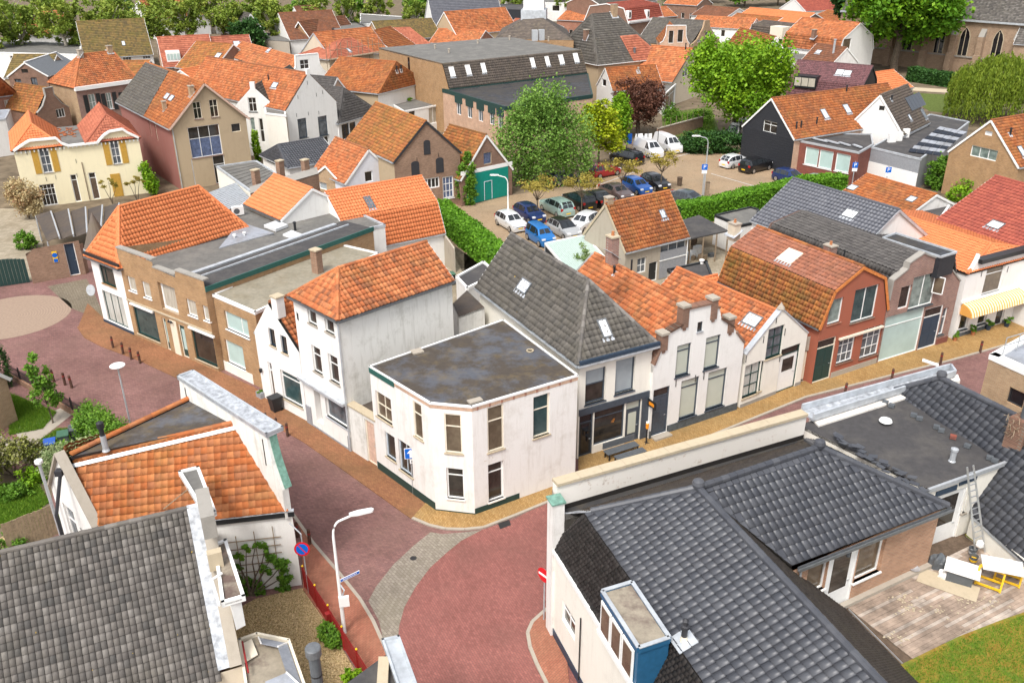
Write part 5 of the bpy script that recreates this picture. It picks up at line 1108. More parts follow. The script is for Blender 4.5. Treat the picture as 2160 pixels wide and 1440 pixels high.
# soil pipes on the left
c=P(82,975,6.0);mb=MB();mb.tube([V2(c)+Vector((.1,0,0)),c],.07,8);mb.lathe(c,[(.17,-.02),(.17,.1),(.15,.12)],12,1);mb.build('flue',['galv','paint_white'],b.o)
pA=b.wp(3,2.6,6.2,.25);mb=MB();mb.cbox(pA,.3,.3,.25,0);mb.tube([pA,pA+Vector((-.25,-.6,-1.6)),pA+Vector((-.2,-.6,-5))],.08,8);mb.build('rain_hopper','paint_dark',b.o)
# ================================================================== foreground left: grey tiled house (F)
ZR=7.4;RA,RB=P(-140,1199,ZR),P(398,1072,ZR);rd=(RB-RA).normalized();pdn=Vector((rd.y,-rd.x,0));HWd=3.9;ZE=2.9
gA_=V2(RB)+rd*.75
b=Bld('grey_tiled_house','house with big weathered grey tile roof and stone gable at lower left',[V2(RA)+pdn*HWd,gA_+pdn*HWd,gA_-pdn*HWd,V2(RA)-pdn*HWd],ZE,'beige_render');b.prof='flat';b.indiv=300
b.plane('s',[RA+pdn*(HWd+.2)+Vector((0,0,ZE-ZR-.2)),RB+pdn*(HWd+.2)+Vector((0,0,ZE-ZR-.2)),RB,RA],'tile_slate',.2,.27,'flat');b.plane('n',[RB-pdn*(HWd+.2)+Vector((0,0,ZE-ZR-.2)),RA-pdn*(HWd+.2)+Vector((0,0,ZE-ZR-.2)),RA,RB],'tile_slate',.2,.27,'flat')
b.ridge(RA+Vector((0,0,.03)),RB+Vector((0,0,.03)),'tile_slate',.1,True,.42)
b.tops[1]=[(0,ZE+.1),(HWd,ZR+.25),(2*HWd,ZE+.1)];b.skip={3}
mb=MB()
for sgn in(1,-1):
 t0_,t1_=gA_-rd*.2+Vector((0,0,ZR+.2)),gA_-rd*.2+pdn*sgn*HWd+Vector((0,0,ZE+.1));mb.bar(t0_,t1_,.42,.28,0,Vector((0,0,1)))
mb.build('gable_coping','concrete',b.o);mb=MB()
for sgn in(1,-1):t0_,t1_=RB+rd*.14+Vector((0,0,.12)),RB+rd*.14+pdn*sgn*HWd+Vector((0,0,ZE-ZR+.12));mb.bar(t0_,t1_,.4,.06,0,Vector((0,0,1)))
mb.build('lead_flashing','lead',b.o)
mb=MB();mb.box(gA_-rd*.42+pdn*-.15+Vector((0,0,ZR-.3)),rd*.48,pdn*1.9,Vector((0,0,.95)));mb.box(gA_-rd*.44+pdn*1.76+Vector((0,0,ZR-1.5)),rd*.5,pdn*.3,Vector((0,0,.75)),1);mb.build('chimney_stack',['grey_stone','stone_cap'],b.o)
tray(b.o,'cornice_tray',[P(376,996,6.5),P(420,985,6.5),P(457,1081,6.5),P(434,1093,6.5)],6.45,'paint_white','felt_grey',rw=.12);tray(b.o,'cornice_tray',[P(450,1150,6.0),P(478,1138,6.0),P(518,1260,6.0),P(467,1275,6.0)],5.95,'paint_white','felt_beige',rw=.12)
mb=MB();mb.prism([P(472,1160,5.9),P(508,1262,5.9),P(488,1272,5.9),P(462,1170,5.9)],(0,0,-1.2));mb.build('tray_corbel','paint_white',b.o)
b.finish();houseF=b
mb=MB();pth=[P(463,1276,6.1),P(447,1222,6.15),P(468,1208,6.15)];mb.tube(pth,.05,6);mb.build('white_pipe','paint_white',b.o)
mb=MB();mb.tube([P(345,1073,ZR+.3),P(398,1030,ZR+.75)],.02,5);mb.build('antenna_rod','wood_old',b.o)
# bay window roof and flue in the lower middle
bz=2.7;bq=[P(503,1352,bz),P(543,1338,bz),P(612,1352,bz),P(650,1460,bz),P(560,1500,bz),P(520,1470,bz)]
o=thing('bay_conservatory','half-round white bay conservatory with stained zinc roof at bottom left','conservatory',V2(bq[0]))
mb=MB();mb.prism([V2(p)for p in bq],(0,0,bz-.1));mb.build('wall','paint_white',o);t=tray(o,'roof_tray',bq,bz-.05,'paint_cream','felt_beige',rim=.2,rw=.1)
cc_=sum((V2(p)for p in bq),Vector())/6
for k in range(1,4):
 p,q=V2(bq[k]),V2(bq[(k+1)%6]);mb=MB();A_=p.lerp(cc_,.12)+Vector((0,0,bz+.05));B_=q.lerp(cc_,.12)+Vector((0,0,bz+.05));mb.prism([A_,B_,q.lerp(cc_,.5)+Vector((0,0,bz+.35)),p.lerp(cc_,.5)+Vector((0,0,bz+.35))],(0,0,.03));mb.build('zinc_panel','zinc_roof',o)
 mb=MB();mb.bar(A_+Vector((0,0,.04)),p.lerp(cc_,.5)+Vector((0,0,bz+.4)),.05,.05);mb.build('glazing_bar','paint_white',o)
mb=MB();q=[P(507,1365,bz),P(532,1352,bz),P(545,1385,bz),P(516,1402,bz)];mb.prism([p+Vector((0,0,.1))for p in q],(0,0,.04));mb.build('hatch','paint_cream',o);mb=MB();mb.tube([P(511,1352,bz+.5),P(517,1385,bz+.45),P(524,1418,bz+.3)],.035,6);mb.build('red_rail','metal_red',o)
fz_=4.4;c=P(660,1368,fz_);o=thing('grey_flue','tall dark grey metal flue with cap standing above the gravel garden','chimney flue',V2(c));mb=MB();mb.lathe(V2(c),[(.2,0),(.2,fz_)],14);mb.build('pipe','plastic_grey',o);mb=MB();mb.lathe(c,[(.28,-.25),(.28,.05),(.25,.09),(.03,.11)],14);mb.build('cap','zinc_dark',o);mb=MB();mb.lathe(V2(c)+Vector((0,0,3.2)),[(.21,0),(.21,.06)],14);mb.build('clamp','metal_black',o)
# house below the frame: only its zinc cornice shows
tz=5.0;tq=[P(806,1352,tz),P(868,1443,tz),P(905,1500,tz),P(840,1560,tz),P(802,1400,tz)]
b=flat('cornice_house','house at bottom centre showing only its pale zinc cornice tray',[P(806,1375,tz),P(690,1460,tz),P(760,1640,tz),P(930,1560,tz),P(850,1352,tz)][:],tz-.2,'ivory','felt_dark',None,world=True);b.finish()
tray(b.o,'cornice_tray',[P(805,1352,tz),P(843,1344,tz),P(900,1500,tz),P(862,1520,tz)],tz,'zinc','zinc',rw=.08);mb=MB();mb.box(P(800,1400,tz-.3),Vector((.35,.0,0)),Vector((.1,-1.2,0)),Vector((0,0,.35)));mb.build('stone_block','stone_cap',b.o)
# ================================================================== the town behind
def W1(h,i,rs,**kw):
 for r in rs:h.win(i,r,**kw)
DK=dict(pane='pane_dark',sill=None,ft=.06)
# --- cream villa with two hipped roofs
A,B=V2(P(28,318,6.1)),V2(P(292,290,6.1));x_=(B-A).normalized();y_=Vector((-x_.y,x_.x,0));Wv=(B-A).length
b=Bld('cream_villa','cream villa with ochre shutters, white scalloped cornice and two orange hipped roofs',[A,B,B+y_*10,A+y_*10],6.1,'cream')
b.tops[0]=[(0,6.1)]+[b.uz(0,*q)for q in[(50,303),(62,296),(118,291),(130,302),(145,307),(205,300),(218,285),(230,277),(258,272),(270,280)]]+[(Wv,6.1)]
b.indiv=0;b.prof='pan4';LV=lambda lx,ly,z:A+x_*lx+y_*ly+Vector((0,0,z))
for k,(l0,l1,apx,tl_,nm)in enumerate(((-.2,Wv*.38,(75,262),'tile_new','L'),(Wv*.56,Wv+.2,(227,243),'tile_dusky','R'))):
 xm=(l0+l1)/2;hy=2.3;zr=next(6+.05*j for j in range(99)if proj(LV(xm,hy,6+.05*j))[1]<apx[1]or j==98)
 b.plane('l'+nm,[LV(l0,10,6.05),LV(l0,-.2,6.05),LV(xm,hy,zr),LV(xm,10,zr)],tl_);b.plane('r'+nm,[LV(l1,-.2,6.05),LV(l1,10,6.05),LV(xm,10,zr),LV(xm,hy,zr)],tl_);b.plane('f'+nm,[LV(l0,-.2,6.05),LV(l1,-.2,6.05),LV(xm,hy,zr)],tl_)
 for q in((l0,-.2),(l1,-.2)):b.ridge(LV(q[0],q[1],6.1),LV(xm,hy,zr+.05),tl_)
 b.ridge(LV(xm,hy,zr+.05),LV(xm,10,zr+.05),tl_)
mb=MB();mb.prism([LV(Wv*.36,.3,6.0),LV(Wv*.58,.3,6.0),LV(Wv*.58,10,6.0),LV(Wv*.36,10,6.0)],(0,0,.12));mb.build('flat_roof','felt_grey',b.o);mb=MB();t=b.tops[0]
for p,q in zip(t[:-1],t[1:]):mb.bar(b.wp(0,*p,.12),b.wp(0,*q,.12),.35,.22,0,b.wf(0)[2].cross(Vector((0,0,1)))if 0 else Vector((0,0,1)))
mb.build('cornice','paint_white',b.o);mb=MB()
for k in range(30):u=(k+.5)*Wv/30;mb.box(b.wp(0,u,5.75,.01),x_*.12,Vector((0,0,.22)),b.wf(0)[2]*.12)
mb.build('corbels','paint_white',b.o)
for q in((80,313,113,363),(230,297,258,345)):
 b.win(0,q,cols=2,rows=(.33,.66),pane='pane_grey',sill='concrete');u0,v0,u1,v1=b.rect(0,q)
 for s0 in(u0-.72,u1+.1):b.panel(0,(s0,v0,s0+.6,v1,'m'),'paint_ochre',.05,'shutter')
b.win(0,(84,400,126,440),cols=4,rows=(.5,.78),pane='pane_dark',sill='concrete');b.panel(0,(232,370,262,415),'paint_ochre',.05,'shutter')
for q in((150,382,176,437),(188,376,215,430)):b.door(0,q,leaf='wood_dark',fm='paint_white',transom=.8,panels=2)
b.pipe([b.wp(0,*b.uz(0,172,342),.08),b.wp(0,b.uz(0,172,342)[0],.1,.08)],'wood_old');b.anchors(0,[(56,322),(131,312),(160,340),(162,370),(97,378),(117,374)]);b.finish()
mb=MB()
for k in range(40):c=P(100+random.random()*65,268+random.random()*22,6.14);mb.cbox(c,.35,.22,.06,0,random.random()*3)
o=mb.build('tile_stack','tile_orange',b.o,kind='stuff')
# --- tan house with carved bargeboards
b=gable('tan_gable_house','tan plastered house with carved pink bargeboards and patched slate and orange roof',(360,266),(518,245),7.1,('l',277,208),(428,176),'tan_plaster','tile_old',oh=.3,ov=.35,verge='paint_pink')
b.wm[3]='red_brown';pl=b.planes['l'];D_=b.D
b.plane('patch',[pl.at(0,0,.05),pl.at(D_*.58,0,.05),pl.at(D_*.45,pl.uv[:,1].max(),.05),pl.at(0,pl.uv[:,1].max(),.05)],'tile_slate2',th=.02)
W1(b,0,[(405,216,428,250),(440,211,463,246)],fm='paint_cream',cols=2,rows=(.62,),pane='pane_dark',sill='brick_purple');b.win(0,(395,270,471,325),cols=3,rows=(.62,),pane='pane_blue_curtain',top='pane_dark',sill='brick_purple');b.win(0,(487,262,509,277),fm='paint_cream',**DK);W1(b,0,[(404,346,438,401),(449,339,482,393)],rows=(.68,),pane='pane_dark',sill='brick_purple')
W1(b,3,[(311,245,321,288),(324,256,334,298)],fm='paint_cream',pane='pane_curtain',sill=None);b.chimney('l',405,200,.9,.6,.5,'brick_tan','concrete',1,flash=True);b.chimney('l',348,232,.9,.4,.4,'brick_tan','concrete',0);b.pipe([b.wp(0,.1,7,.08),b.wp(0,.1,.1,.08)]);W1
for q in((350,200,356,208),(359,203,366,213)):b.skylight('l',q,apron=False)
b.finish()
# --- purple brick house with cornice and shutters
b=gable('cornice_brick_house','purple brick house with wide white cornice, black shutters and orange hipped roof',(158,184),(288,166),7.0,0,(169,116),'brick_purple','tile_orange',side=7.5,hf=True,hb=('p',238,108),oh=.2,gut=None)
b.wm[0]='brick_tan';a_,d_,n_,L_=b.wf(1);mb=MB();mb.box(b.wp(1,-.2,6.5,.0),d_*(L_+.4),Vector((0,0,.5)),n_*.4);mb.build('cornice','paint_white',b.o)
for q in((185,200,206,232),(222,197,240,229),(259,194,277,226)):
 b.win(1,q,cols=2,rows=(.5,),pane='pane_green',sill='paint_white');u0,v0,u1,v1=b.rect(1,q)
 for s0 in(u0-.7,u1+.12):b.panel(1,(s0,v0-.2,s0+.58,v1,'m'),'paint_black',.05,'shutter')
b.win(1,(268,247,284,272),cols=2,rows=(.5,),pane='pane_dark');b.chimney('f',170,117,.7,.6,.6,'concrete','concrete',0);b.chimney('r',232,110,.8,.7,.5,'brick_tan','concrete',0);b.finish()
# --- left edge
b=gable('grey_roof_gable','brick gable house with grey metal roof at upper left edge',(17,160),(99,159),6.2,11,(45,132),'brick_dark',None,oh=.2,gut='zinc');
for k,pl in b.planes.items():mb=MB();mb.prism([p+pl.n*.005 for p in pl.poly],pl.n*.03);mb.build('metal_sheet','zinc_dark',b.o)
W1(b,0,[(30,167,48,185),(64,164,81,182)],fm='paint_dark',cols=2,**dict(DK,pane='pane_grey'));b.win(0,(44,146,60,154),fm='paint_dark',**DK);b.finish()
b=gable('mossy_brick_gable','brick gable with steep yellow-green mossy roof under the plane trees',(100,164),(154,148),5.2,7,(126,116),'brick_tan','tile_olive',oh=.1);b.finish()
b=gable('bell_gable_house','brown brick bell-gabled house with mossy roof behind the cream villa',(80,240),(146,228),4.2,8,(108,186),'brick_dark','tile_mossy',oh=.1,ov=-.25,front=([(0,4.3),(.2,5.0),(.36,6.2),(.36,7.2),(.62,7.2),(.62,6.2),(.8,5.0),(1,4.3)],'grey_stone',.3),gut=None)
b.win(0,(117,231,139,246),cols=3,pane='pane_dark',sill=None);b.finish()
b=gable('left_edge_red_house','red brick house with orange hipped roof cut by the left edge',(-70,210),(33,196),6.0,9,(-8,158),'brick_red','tile_orange',hf=True,oh=.2);b.win(0,(8,212,24,226),cols=2,pane='pane_curtain',sill=None);b.finish()
b=flat('left_edge_glass_roof','low house with blue-grey glass lean-to at left edge',[(-60,262),(12,252),(22,232),(-40,236)],4.5,'white','zinc_roof','zinc',cat='house');b.finish()
b=gable('olive_barn','long barn with mossy olive tiled roof under the plane trees',(178,122),(322,113),4.0,0,(250,42),'white','tile_olive',side=15,oh=.3);b.skylight('r',(257,88,264,97),apron=False);W1(b,1,[(258,120,278,128),(300,116,318,124)],cols=3,pane='pane_grey',sill=None);b.finish()
b=gable('small_tan_house','small tan house with half slate half orange roof behind the tan gable house',(306,160),(334,146),4.0,7,(322,128),'tan_plaster','tile_mossy',oh=.1);b.finish()
b=gable('long_dusky_house','long house with dusky orange roof and wide white dormer near plane trees',(345,141),(455,134),4.5,0,(380,77),'brick_pink','tile_dusky',side=10,oh=.2)
pl=b.planes['r'];u0,v1=pl.px(348,110);u1,v0=pl.px(382,130);mb=MB();mb.box(pl.at(u0,v0,0),pl.e*(u1-u0),Vector((0,0,1.7)),-Vector((pl.n.x,pl.n.y,0)).normalized()*2.2);dm=mb.build('dormer','paint_white',b.o);mb=MB();q0=pl.at(u0,v0,.0);nh=Vector((pl.n.x,pl.n.y,0)).normalized()
for k in range(4):mb.box(q0+pl.e*((u1-u0)*(.06+.235*k))+nh*.02+Vector((0,0,.35)),pl.e*(u1-u0)*.19,nh*.02,Vector((0,0,1.0)))
mb.build('pane','pane_frost',dm);b.skylight('r',(418,102,434,112));b.chimney('r',438,138,.5,.4,.4,'concrete','concrete',0);b.finish()
b=gable('long_dusky_annex','lower continuation of the dusky orange roof with skylight',(455,134),(540,128),4.3,0,(480,77),'brick_pink','tile_dusky',side=8,oh=.2);b.skylight('r',(491,88,508,98));b.finish()
b=gable('brown_valley_house','house with mossy brown roof and flue beside the red brick wall',(448,150),(545,133),4.5,9,(477,94),'brick_dark','tile_mossy',oh=.15);b.skylight('l',(455,112,466,124));b.vent('r',505,120,.6,.12,'concrete');b.finish()
b=flat('red_brick_block','red brick block with flat roof, chimneys and one white window',[(492,170),(562,155),(556,120),(486,132)],6.0,'brick_red','felt_dark','brick_dark');b.win(0,(525,138,548,149),cols=2,pane='pane_grey',sill=None)
for q in((507,120),(483,148),(560,118)):b.chimney(None,*q,1.0,.6,.5,'brick_dark','concrete',0,z=6)
b.finish()
b=gable('tiny_orange_roof','tiny orange roof with metal flue behind the carved bargeboards',(408,168),(448,160),4.5,0,(425,140),'white','tile_new',side=5,oh=.1);b.vent('r',432,155,1.2,.1,'galv');b.finish()
b=gable('white_slate_house','white gable house with dark slate roof and stepped chimney top',(497,224),(578,224),6.2,('l',437,174),(527,184),'white','tile_slate2',oh=.1,ov=-.1,verge='paint_white')
b.win(0,(522,206,543,236),cols=2,rows=(.6,),pane='pane_dark',top='pane_blind',sill='skirting');b.win(0,(526,248,543,300),rows=(.5,),pane='pane_green',sill=None);b.win(0,(545,250,560,300),rows=(.5,),pane='pane_dark',sill=None);b.skylight('l',(482,184,495,204),pane='pane_sky');b.vent('l',476,188,.5,.07,flash='zinc')
mb=MB();mb.box(b.wp(0,b.W*.5-.3,b.zr-.5,-.3),b.wf(0)[1]*.6,Vector((0,0,1.1)),b.wf(0)[2]*.32);mb.build('gable_top','white',b.o);b.finish()
b=gable('big_white_gable','tall white gabled house with orange roof and black-framed windows',(604,233),(709,214),6.2,('l',510,171),(650,155),'white','tile_orange',oh=.1,ov=-.1,verge='wood_dark')
W1(b,0,[(627,252,650,289),(670,247,693,284)],fm='paint_navy',rows=(.75,),pane='pane_grey',sill='skirting');W1(b,0,[(645,317,665,345),(668,314,698,342)],cols=2,pane='pane_dark',sill=None);b.anchors(0,[(628,205),(648,175),(667,200),(680,195),(625,243),(650,240),(672,238),(625,300),(672,293)]);b.skylight('l',(576,175,585,186));b.vent('l',567,170,.6,.08)
mb=MB();mb.box(b.wp(0,b.W*.5-.22,b.zr-.4,-.3),b.wf(0)[1]*.44,Vector((0,0,.9)),b.wf(0)[2]*.32);mb.build('gable_top','white',b.o);b.pipe([b.wp(0,-.1,6,.1),b.wp(0,-.1,.1,.1)],'paint_cream');b.finish()
b=flat('white_link_house','low white block joining the two white gable houses',[(560,240),(603,245),(597,190),(555,188)],6.0,'ivory','felt_grey','paint_white');b.finish()
b=gable('white_neck_gable','white neck-gabled house top with small four-pane window',(612,160),(688,152),6.0,('l',545,112),(646,126),'white','tile_orange',oh=.05,gut=None,front=([(0,6.0),(.1,6.4),(.18,7.2),(.2,8.8),(.82,8.8),(.84,7.2),(.92,6.4),(1,6.0)],'paint_white',.3));b.win(0,(632,127,653,145),cols=2,rows=(.5,),pane='pane_dark',sill=None);b.skylight('l',(565,100,572,112));b.skylight('l',(585,92,592,100));b.finish()
b=gable('zinc_ridge_house','house with two-tone orange roof and grey zinc verge',(634,112),(700,124),5.5,12,(664,70),'beige_render','tile_orange',oh=.1,verge='zinc');b.skylight('l',(668,90,676,108));b.vent('r',678,120,1.6,.14,'galv');b.finish()
b=gable('scaffold_house','beige house with pale orange hipped roof behind scaffolding',(694,124),(786,110),6.0,0,(722,84),'beige_render','tile_dusky',side=8,hf=True,hb=('p',742,82),oh=.3);b.skylight('r',(730,103,740,110));W1(b,1,[(707,148,723,165)],**DK);b.finish()
o=thing('scaffolding','thin yellow scaffold frame around the beige house','scaffold',b.wp(1,0,0,.8));a_,d_,n_,L_=b.wf(1)
for k in range(6):
 u=-1+k*(L_+2)/5
 for t in(.6,1.6):mb=MB();mb.tube([b.wp(1,u,0,t),b.wp(1,u,8.6,t)],.05,5);mb.build('pole','wood_old',o)
for z in(2,4,6,7.5):mb=MB();mb.tube([b.wp(1,-1,z,1.6),b.wp(1,L_+1,z,1.6)],.05,5);mb.build('rail','wood_old',o)
for z in(4,6):mb=MB();mb.box(b.wp(1,-1,z,.6),d_*(L_+2),n_*1.0,Vector((0,0,.06)));mb.build('platform','wood_old',o)
b=gable('white_dormer_house','brown-roofed gable house with white bargeboards by the scaffold',(748,108),(836,112),5.0,9,(768,68),'tan_plaster','tile_old',oh=.2,rx=.35,ov=.3);b.win(0,(800,96,815,110),pane='pane_white',sill=None);b.finish()
b=gable('olive_dusky_house','house with mossy olive left slope and dusky orange right slope',(770,72),(805,85),5.0,13,(792,46),'brick_tan','tile_olive',oh=.2);b.finish()
b=gable('dusky_hip_house','low dusky orange hipped roof with grey flue near the mansard block',(806,96),(905,92),4.6,0,(828,60),'brick_red','tile_dusky',side=10,hf=True,hb=3.0,oh=.2);b.vent('r',826,88,2.0,.18,'galv');b.vent('r',836,82,.6,.1);b.finish()
b=gable('brown_hip_house','house with russet hipped roof and white plaster front above flat annex',(797,196),(894,172),5.6,('l',733,168),(835,131),'white','tile_old',hf=True,oh=.2);b.wm[3]='tan_plaster';b.vent('f',837,152,.7,.1,flash='paint_white');b.vent('f',846,150,.7,.1,flash='paint_white');b.finish()
b=flat('white_annex','low white annex with grey flat roof and green-gabled skylight',[(802,205),(852,236),(960,216),(905,190)],3.4,'white','felt_grey','paint_white');b.win(1,(904,224,936,252),cols=[.3,.7],pane='pane_curtain',sill=None);b.win(1,(862,232,876,250),fm='wood_old',**DK);b.finish()
q=[P(842,190,3.5),P(860,203,3.5),P(920,193,3.5),P(900,181,3.5)];m0,m1=(q[0]+q[3])/2+Vector((0,0,1.1)),(q[1]+q[2])/2+Vector((0,0,1.1));o=b.o;mb=MB();mb.poly([q[1],q[2],m1]);mb.poly([q[0],m0,q[3]]);sk=mb.build('lantern_gable','paint_dark_green',o);mb=MB();mb.poly([q[0],q[1],m1,m0]);mb.poly([q[2],q[3],m0,m1]);mb.build('lantern_glass','pane_sky',sk)
b=gable('grey_hip_house','grey hipped tile roof house between white gable and barn',(713,258),(796,234),3.6,('l',665,200),(724,186),'white','tile_dark',hf=True,oh=.2);b.win(0,(720,264,738,290),fm='paint_navy',cols=2,**DK);b.win(0,(737,260,752,288),fm='paint_navy',**DK);b.finish()
b=gable('grey_saddle_house','dark grey saddle roof behind the big white gable',(690,212),(738,200),5.4,12,(712,165),'brick_pink','tile_dark',oh=.1);b.finish()
# --- barn group
b=gable('brick_barn','brown brick barn with black shutters and mossy orange roof facing the car park',(831,341),(970,320),5.5,('l',749,291),(899,256),'brick_barn','tile_mossy',oh=.1,verge='paint_dark')
for q in((893,301,908,325),(867,346,885,371),(919,338,936,363)):
 b.panel(0,q,'paint_dark',.04,'shutter');u0,v0,u1,v1=b.rect(0,q);mb=MB();c=b.wp(0,(u0+u1)/2,v1,.003);mb.prism([c+b.wf(0)[1]*((u1-u0)/2*math.cos(t*math.pi/6))+Vector((0,0,.22*math.sin(t*math.pi/6)))for t in range(7)],b.wf(0)[2]*.04);mb.build('shutter_head','paint_dark',b.o)
b.win(0,(933,374,958,416),cols=3,rows=(.33,.66),pane='pane_blue_curtain',sill='paint_white',ft=.12);b.win(0,(894,378,928,395),cols=4,pane='pane_dark',sill=None,ft=.12);b.door(0,(905,398,928,425),leaf='paint_black',fm='paint_white');b.anchors(0,[(879,337),(924,327)]);b.wm[3]='tan_plaster';b.finish()
b=gable('green_door_garage','dark brick garage with wide teal doors and mossy roof',(972,378),(1080,355),2.9,6.5,(1026,285),'brick_dark','tile_mossy',oh=.1);b.wm[1]='brick_dark';b.win(0,(1020,323,1038,345),fm='stone_cap',pane='pane_blue_curtain',sill=None);u0,v0,u1,v1=b.rect(0,(984,372,1072,415));b.band(0,v1,v1+.4,'paint_white',.05,'lintel');b.panel(0,(u0,.05,u1,v1-.02,'m'),'paint_teal',.04,'garage_door');um=(u0+u1)/2;mb=MB()
for s0,s1 in(((um-.5,.1),(um-.5,2.1)),((um+.5,.1),(um+.5,2.1)),((um-.5,2.1),(um+.5,2.1))):mb.bar(b.wp(0,*s0,.06),b.wp(0,*s1,.06),.06,.06)
mb.build('wicket_frame','paint_pale_blue',b.o);b.finish()
b=gable('blue_white_house','small pale blue gable house with steep orange roof and black shutter',(728,387),(833,367),3.1,('l',688,353),(772,316),'blue_white','tile_orange',oh=.08);b.win(0,(769,363,787,382),fm='paint_white',pane='pane_black',sill=None);b.finish()
b=gable('stone_shed','tiny stone shed with orange roof beside the pale blue house',(656,375),(726,392),2.6,4.5,(678,350),'brick_tan','tile_new',oh=.05);b.win(0,(672,383,690,402),pane='pane_blind_grey',sill=None);b.finish()
b=gable('dark_hip_shed','small black glazed hipped roof below the white gables',(553,326),(610,352),2.7,6,(587,306),'white','tile_black',hf=True,oh=.2,prof='flat',tw=.3);b.win(0,(560,335,580,350),**DK);b.finish()
b=flat('ribbed_roof_shed','shed with dark ribbed flat roof and pale zinc edges',[(456,352),(531,406),(588,370),(540,340)],3.2,'ivory','felt_grey','zinc');pl=b.planes['t'];mb=MB();n=9
for k in range(1,n):a0=b.pts[0].lerp(b.pts[1],k/n);a1=b.pts[3].lerp(b.pts[2],k/n);mb.bar(a0+Vector((0,0,3.22)),a1+Vector((0,0,3.22)),.07,.06)
mb.build('rib','felt_grey',b.o);b.finish()
b=flat('metal_lean_to','low lean-to with pale corrugated metal roof',[(434,410),(476,445),(530,421),(498,386)],3.0,'white','galv',None);mb=MB()
for k in range(14):a0=b.pts[0].lerp(b.pts[1],k/13);a1=b.pts[3].lerp(b.pts[2],k/13);mb.bar(a0+Vector((0,0,3.02)),a1+Vector((0,0,3.02)),.08,.07)
mb.build('rib','zinc',b.o);b.finish()
b=flat('chimney_wall','old brick party wall with two chimneys behind the white gable roof',[(528,408),(672,366),(668,352),(526,394)],5.8,'brick_barn','grey_stone',None,cat='wall')
for q in((541,382),(645,360),(592,362)):b.chimney(None,*q,1.0,.6,.5,'brick_barn','stone_cap',0,z=5.7)
b.finish()
b=flat('rear_flat_roofs','grey felt flat roofs with white skylight domes behind the shops',[(468,468),(590,524),(812,476),(690,418),(522,424)],5.2,'white','felt_grey','zinc')
for q in((557,480,582,489,608,479,584,470),(597,500,624,510,642,501,616,491)):
 pts=[P(q[k],q[k+1],5.25)for k in(0,2,4,6)];mb=MB();mb.prism(pts,(0,0,.22));mb.build('skylight_dome','pane_white',b.o)
q=[P(462,526,5.3),P(578,494,5.3),P(506,470,5.3)];mb=MB();mb.prism(q,(0,0,.1));mb.build('zinc_roof','zinc_roof',b.o)
c=P(503,455,5.2);mb=MB();mb.cbox(c+Vector((0,0,.1)),.9,.4,.7,0,.5);ac=mb.build('air_conditioner','paint_white',b.o);mb=MB();fn=Vector((math.sin(.5),-math.cos(.5),0));e_=Vector((math.cos(.5),math.sin(.5),0));mb.prism([c+fn*.205-e_*.12+Vector((0,0,.45))+(e_*math.cos(t*.524)+Vector((0,0,1))*math.sin(t*.524))*.24 for t in range(12)],fn*.01);mb.build('fan_grille','plastic_grey',ac);b.vent(None,623,486,.6,.1,z=5.2);b.finish()
b=gable('white_triangle_house','bright orange roof with plain white gable beside the flat roofs',(594,462),(728,430),5.7,('l',530,426),(655,398),'white','tile_new',oh=.15,gut='zinc_dark',prof='pan');b.wm[3]='grey_render';b.finish()
b=gable('orange_gambrel_house','long bright orange gambrel roof with white verge and skylight',(735,528),(936,487),3.0,0,(882,373),'white','tile_new',side=7.5,br=(1.1,5.3),oh=.1,prof='pan',tw=.25,tl=.34);b.skylight('r',(765,417,793,439),pane='pane_grey');b.finish()
# --- yard behind the right row
b=gable('grey_render_house','grey rendered workshop house with russet tile roof in the back yard',(1233,491),(1319,529),3.3,('r',1455,498),(1277,431),'grey_render','tile_old',oh=.12,ov=.05,prof='pan',verge='stone_cap');b.win(1,(1345,546,1362,573),cols=2,rows=(.5,),pane='pane_grey',sill=None);b.win(1,(1395,508,1446,531),cols=3,pane='pane_grey',sill='paint_white');b.door(1,(1369,556,1385,592),leaf='paint_black',fm='paint_white',panels=1);b.skylight('r',(1390,446,1404,458));b.chimney('l',1284,432,.6,.6,.5,'brick_tan','concrete',0)
u0,v0,u1,v1=b.rect(1,(1393,532,1446,560));b.panel(1,(u0,.1,u1,v1,'m'),'paint_grey',.03,'sliding_door');b.pipe([b.wp(1,b.D-.1,3.2,.1),b.wp(1,b.D-.1,.1,.1)],'paint_white');b.finish()
q=[P(1150,514,2.7),P(1233,497,2.7),P(1293,562,2.2),P(1222,600,2.2)];o=thing('corrugated_carport','carport with pale green corrugated roof and white edge','carport',V2(q[0]));n=22
for k in range(n):a0,a1=q[0].lerp(q[1],k/n),q[0].lerp(q[1],(k+.9)/n);b0,b1=q[3].lerp(q[2],k/n),q[3].lerp(q[2],(k+.9)/n);mb=MB();mb.prism([a0,a1,b1,b0],(0,0,.05));mb.build('sheet','paint_pale_green' if 'paint_pale_green' in MT else(plain('paint_pale_green',(.42,.52,.47),.45,.4,var=.12)and 'paint_pale_green'),o)
mb=MB()
for k in range(4):mb.bar(q[k],q[(k+1)%4],.12,.18)
mb.build('edge','paint_white',o);mb=MB();mb.prism([V2(q[0]),V2(q[3]),q[3]-Vector((0,0,.1)),q[0]-Vector((0,0,.1))],(.05,.05,0));mb.build('side_wall','board_black',o)
for p in q:mb=MB();mb.tube([V2(p),p],.06,6);mb.build('post','galv',o)
q=[P(1456,506,2.5),P(1536,489,2.5),P(1474,456,2.6),P(1440,466,2.6)];o=thing('open_shed','open timber shed with dark felt roof full of junk','shed',V2(q[0]));mb=MB();mb.prism(q,(0,0,.12));mb.build('roof','felt_dark',o)
for p in q+[q[0].lerp(q[1],.35),q[0].lerp(q[1],.7)]:mb=MB();mb.tube([V2(p),p],.07,6);mb.build('post','wood_old',o)
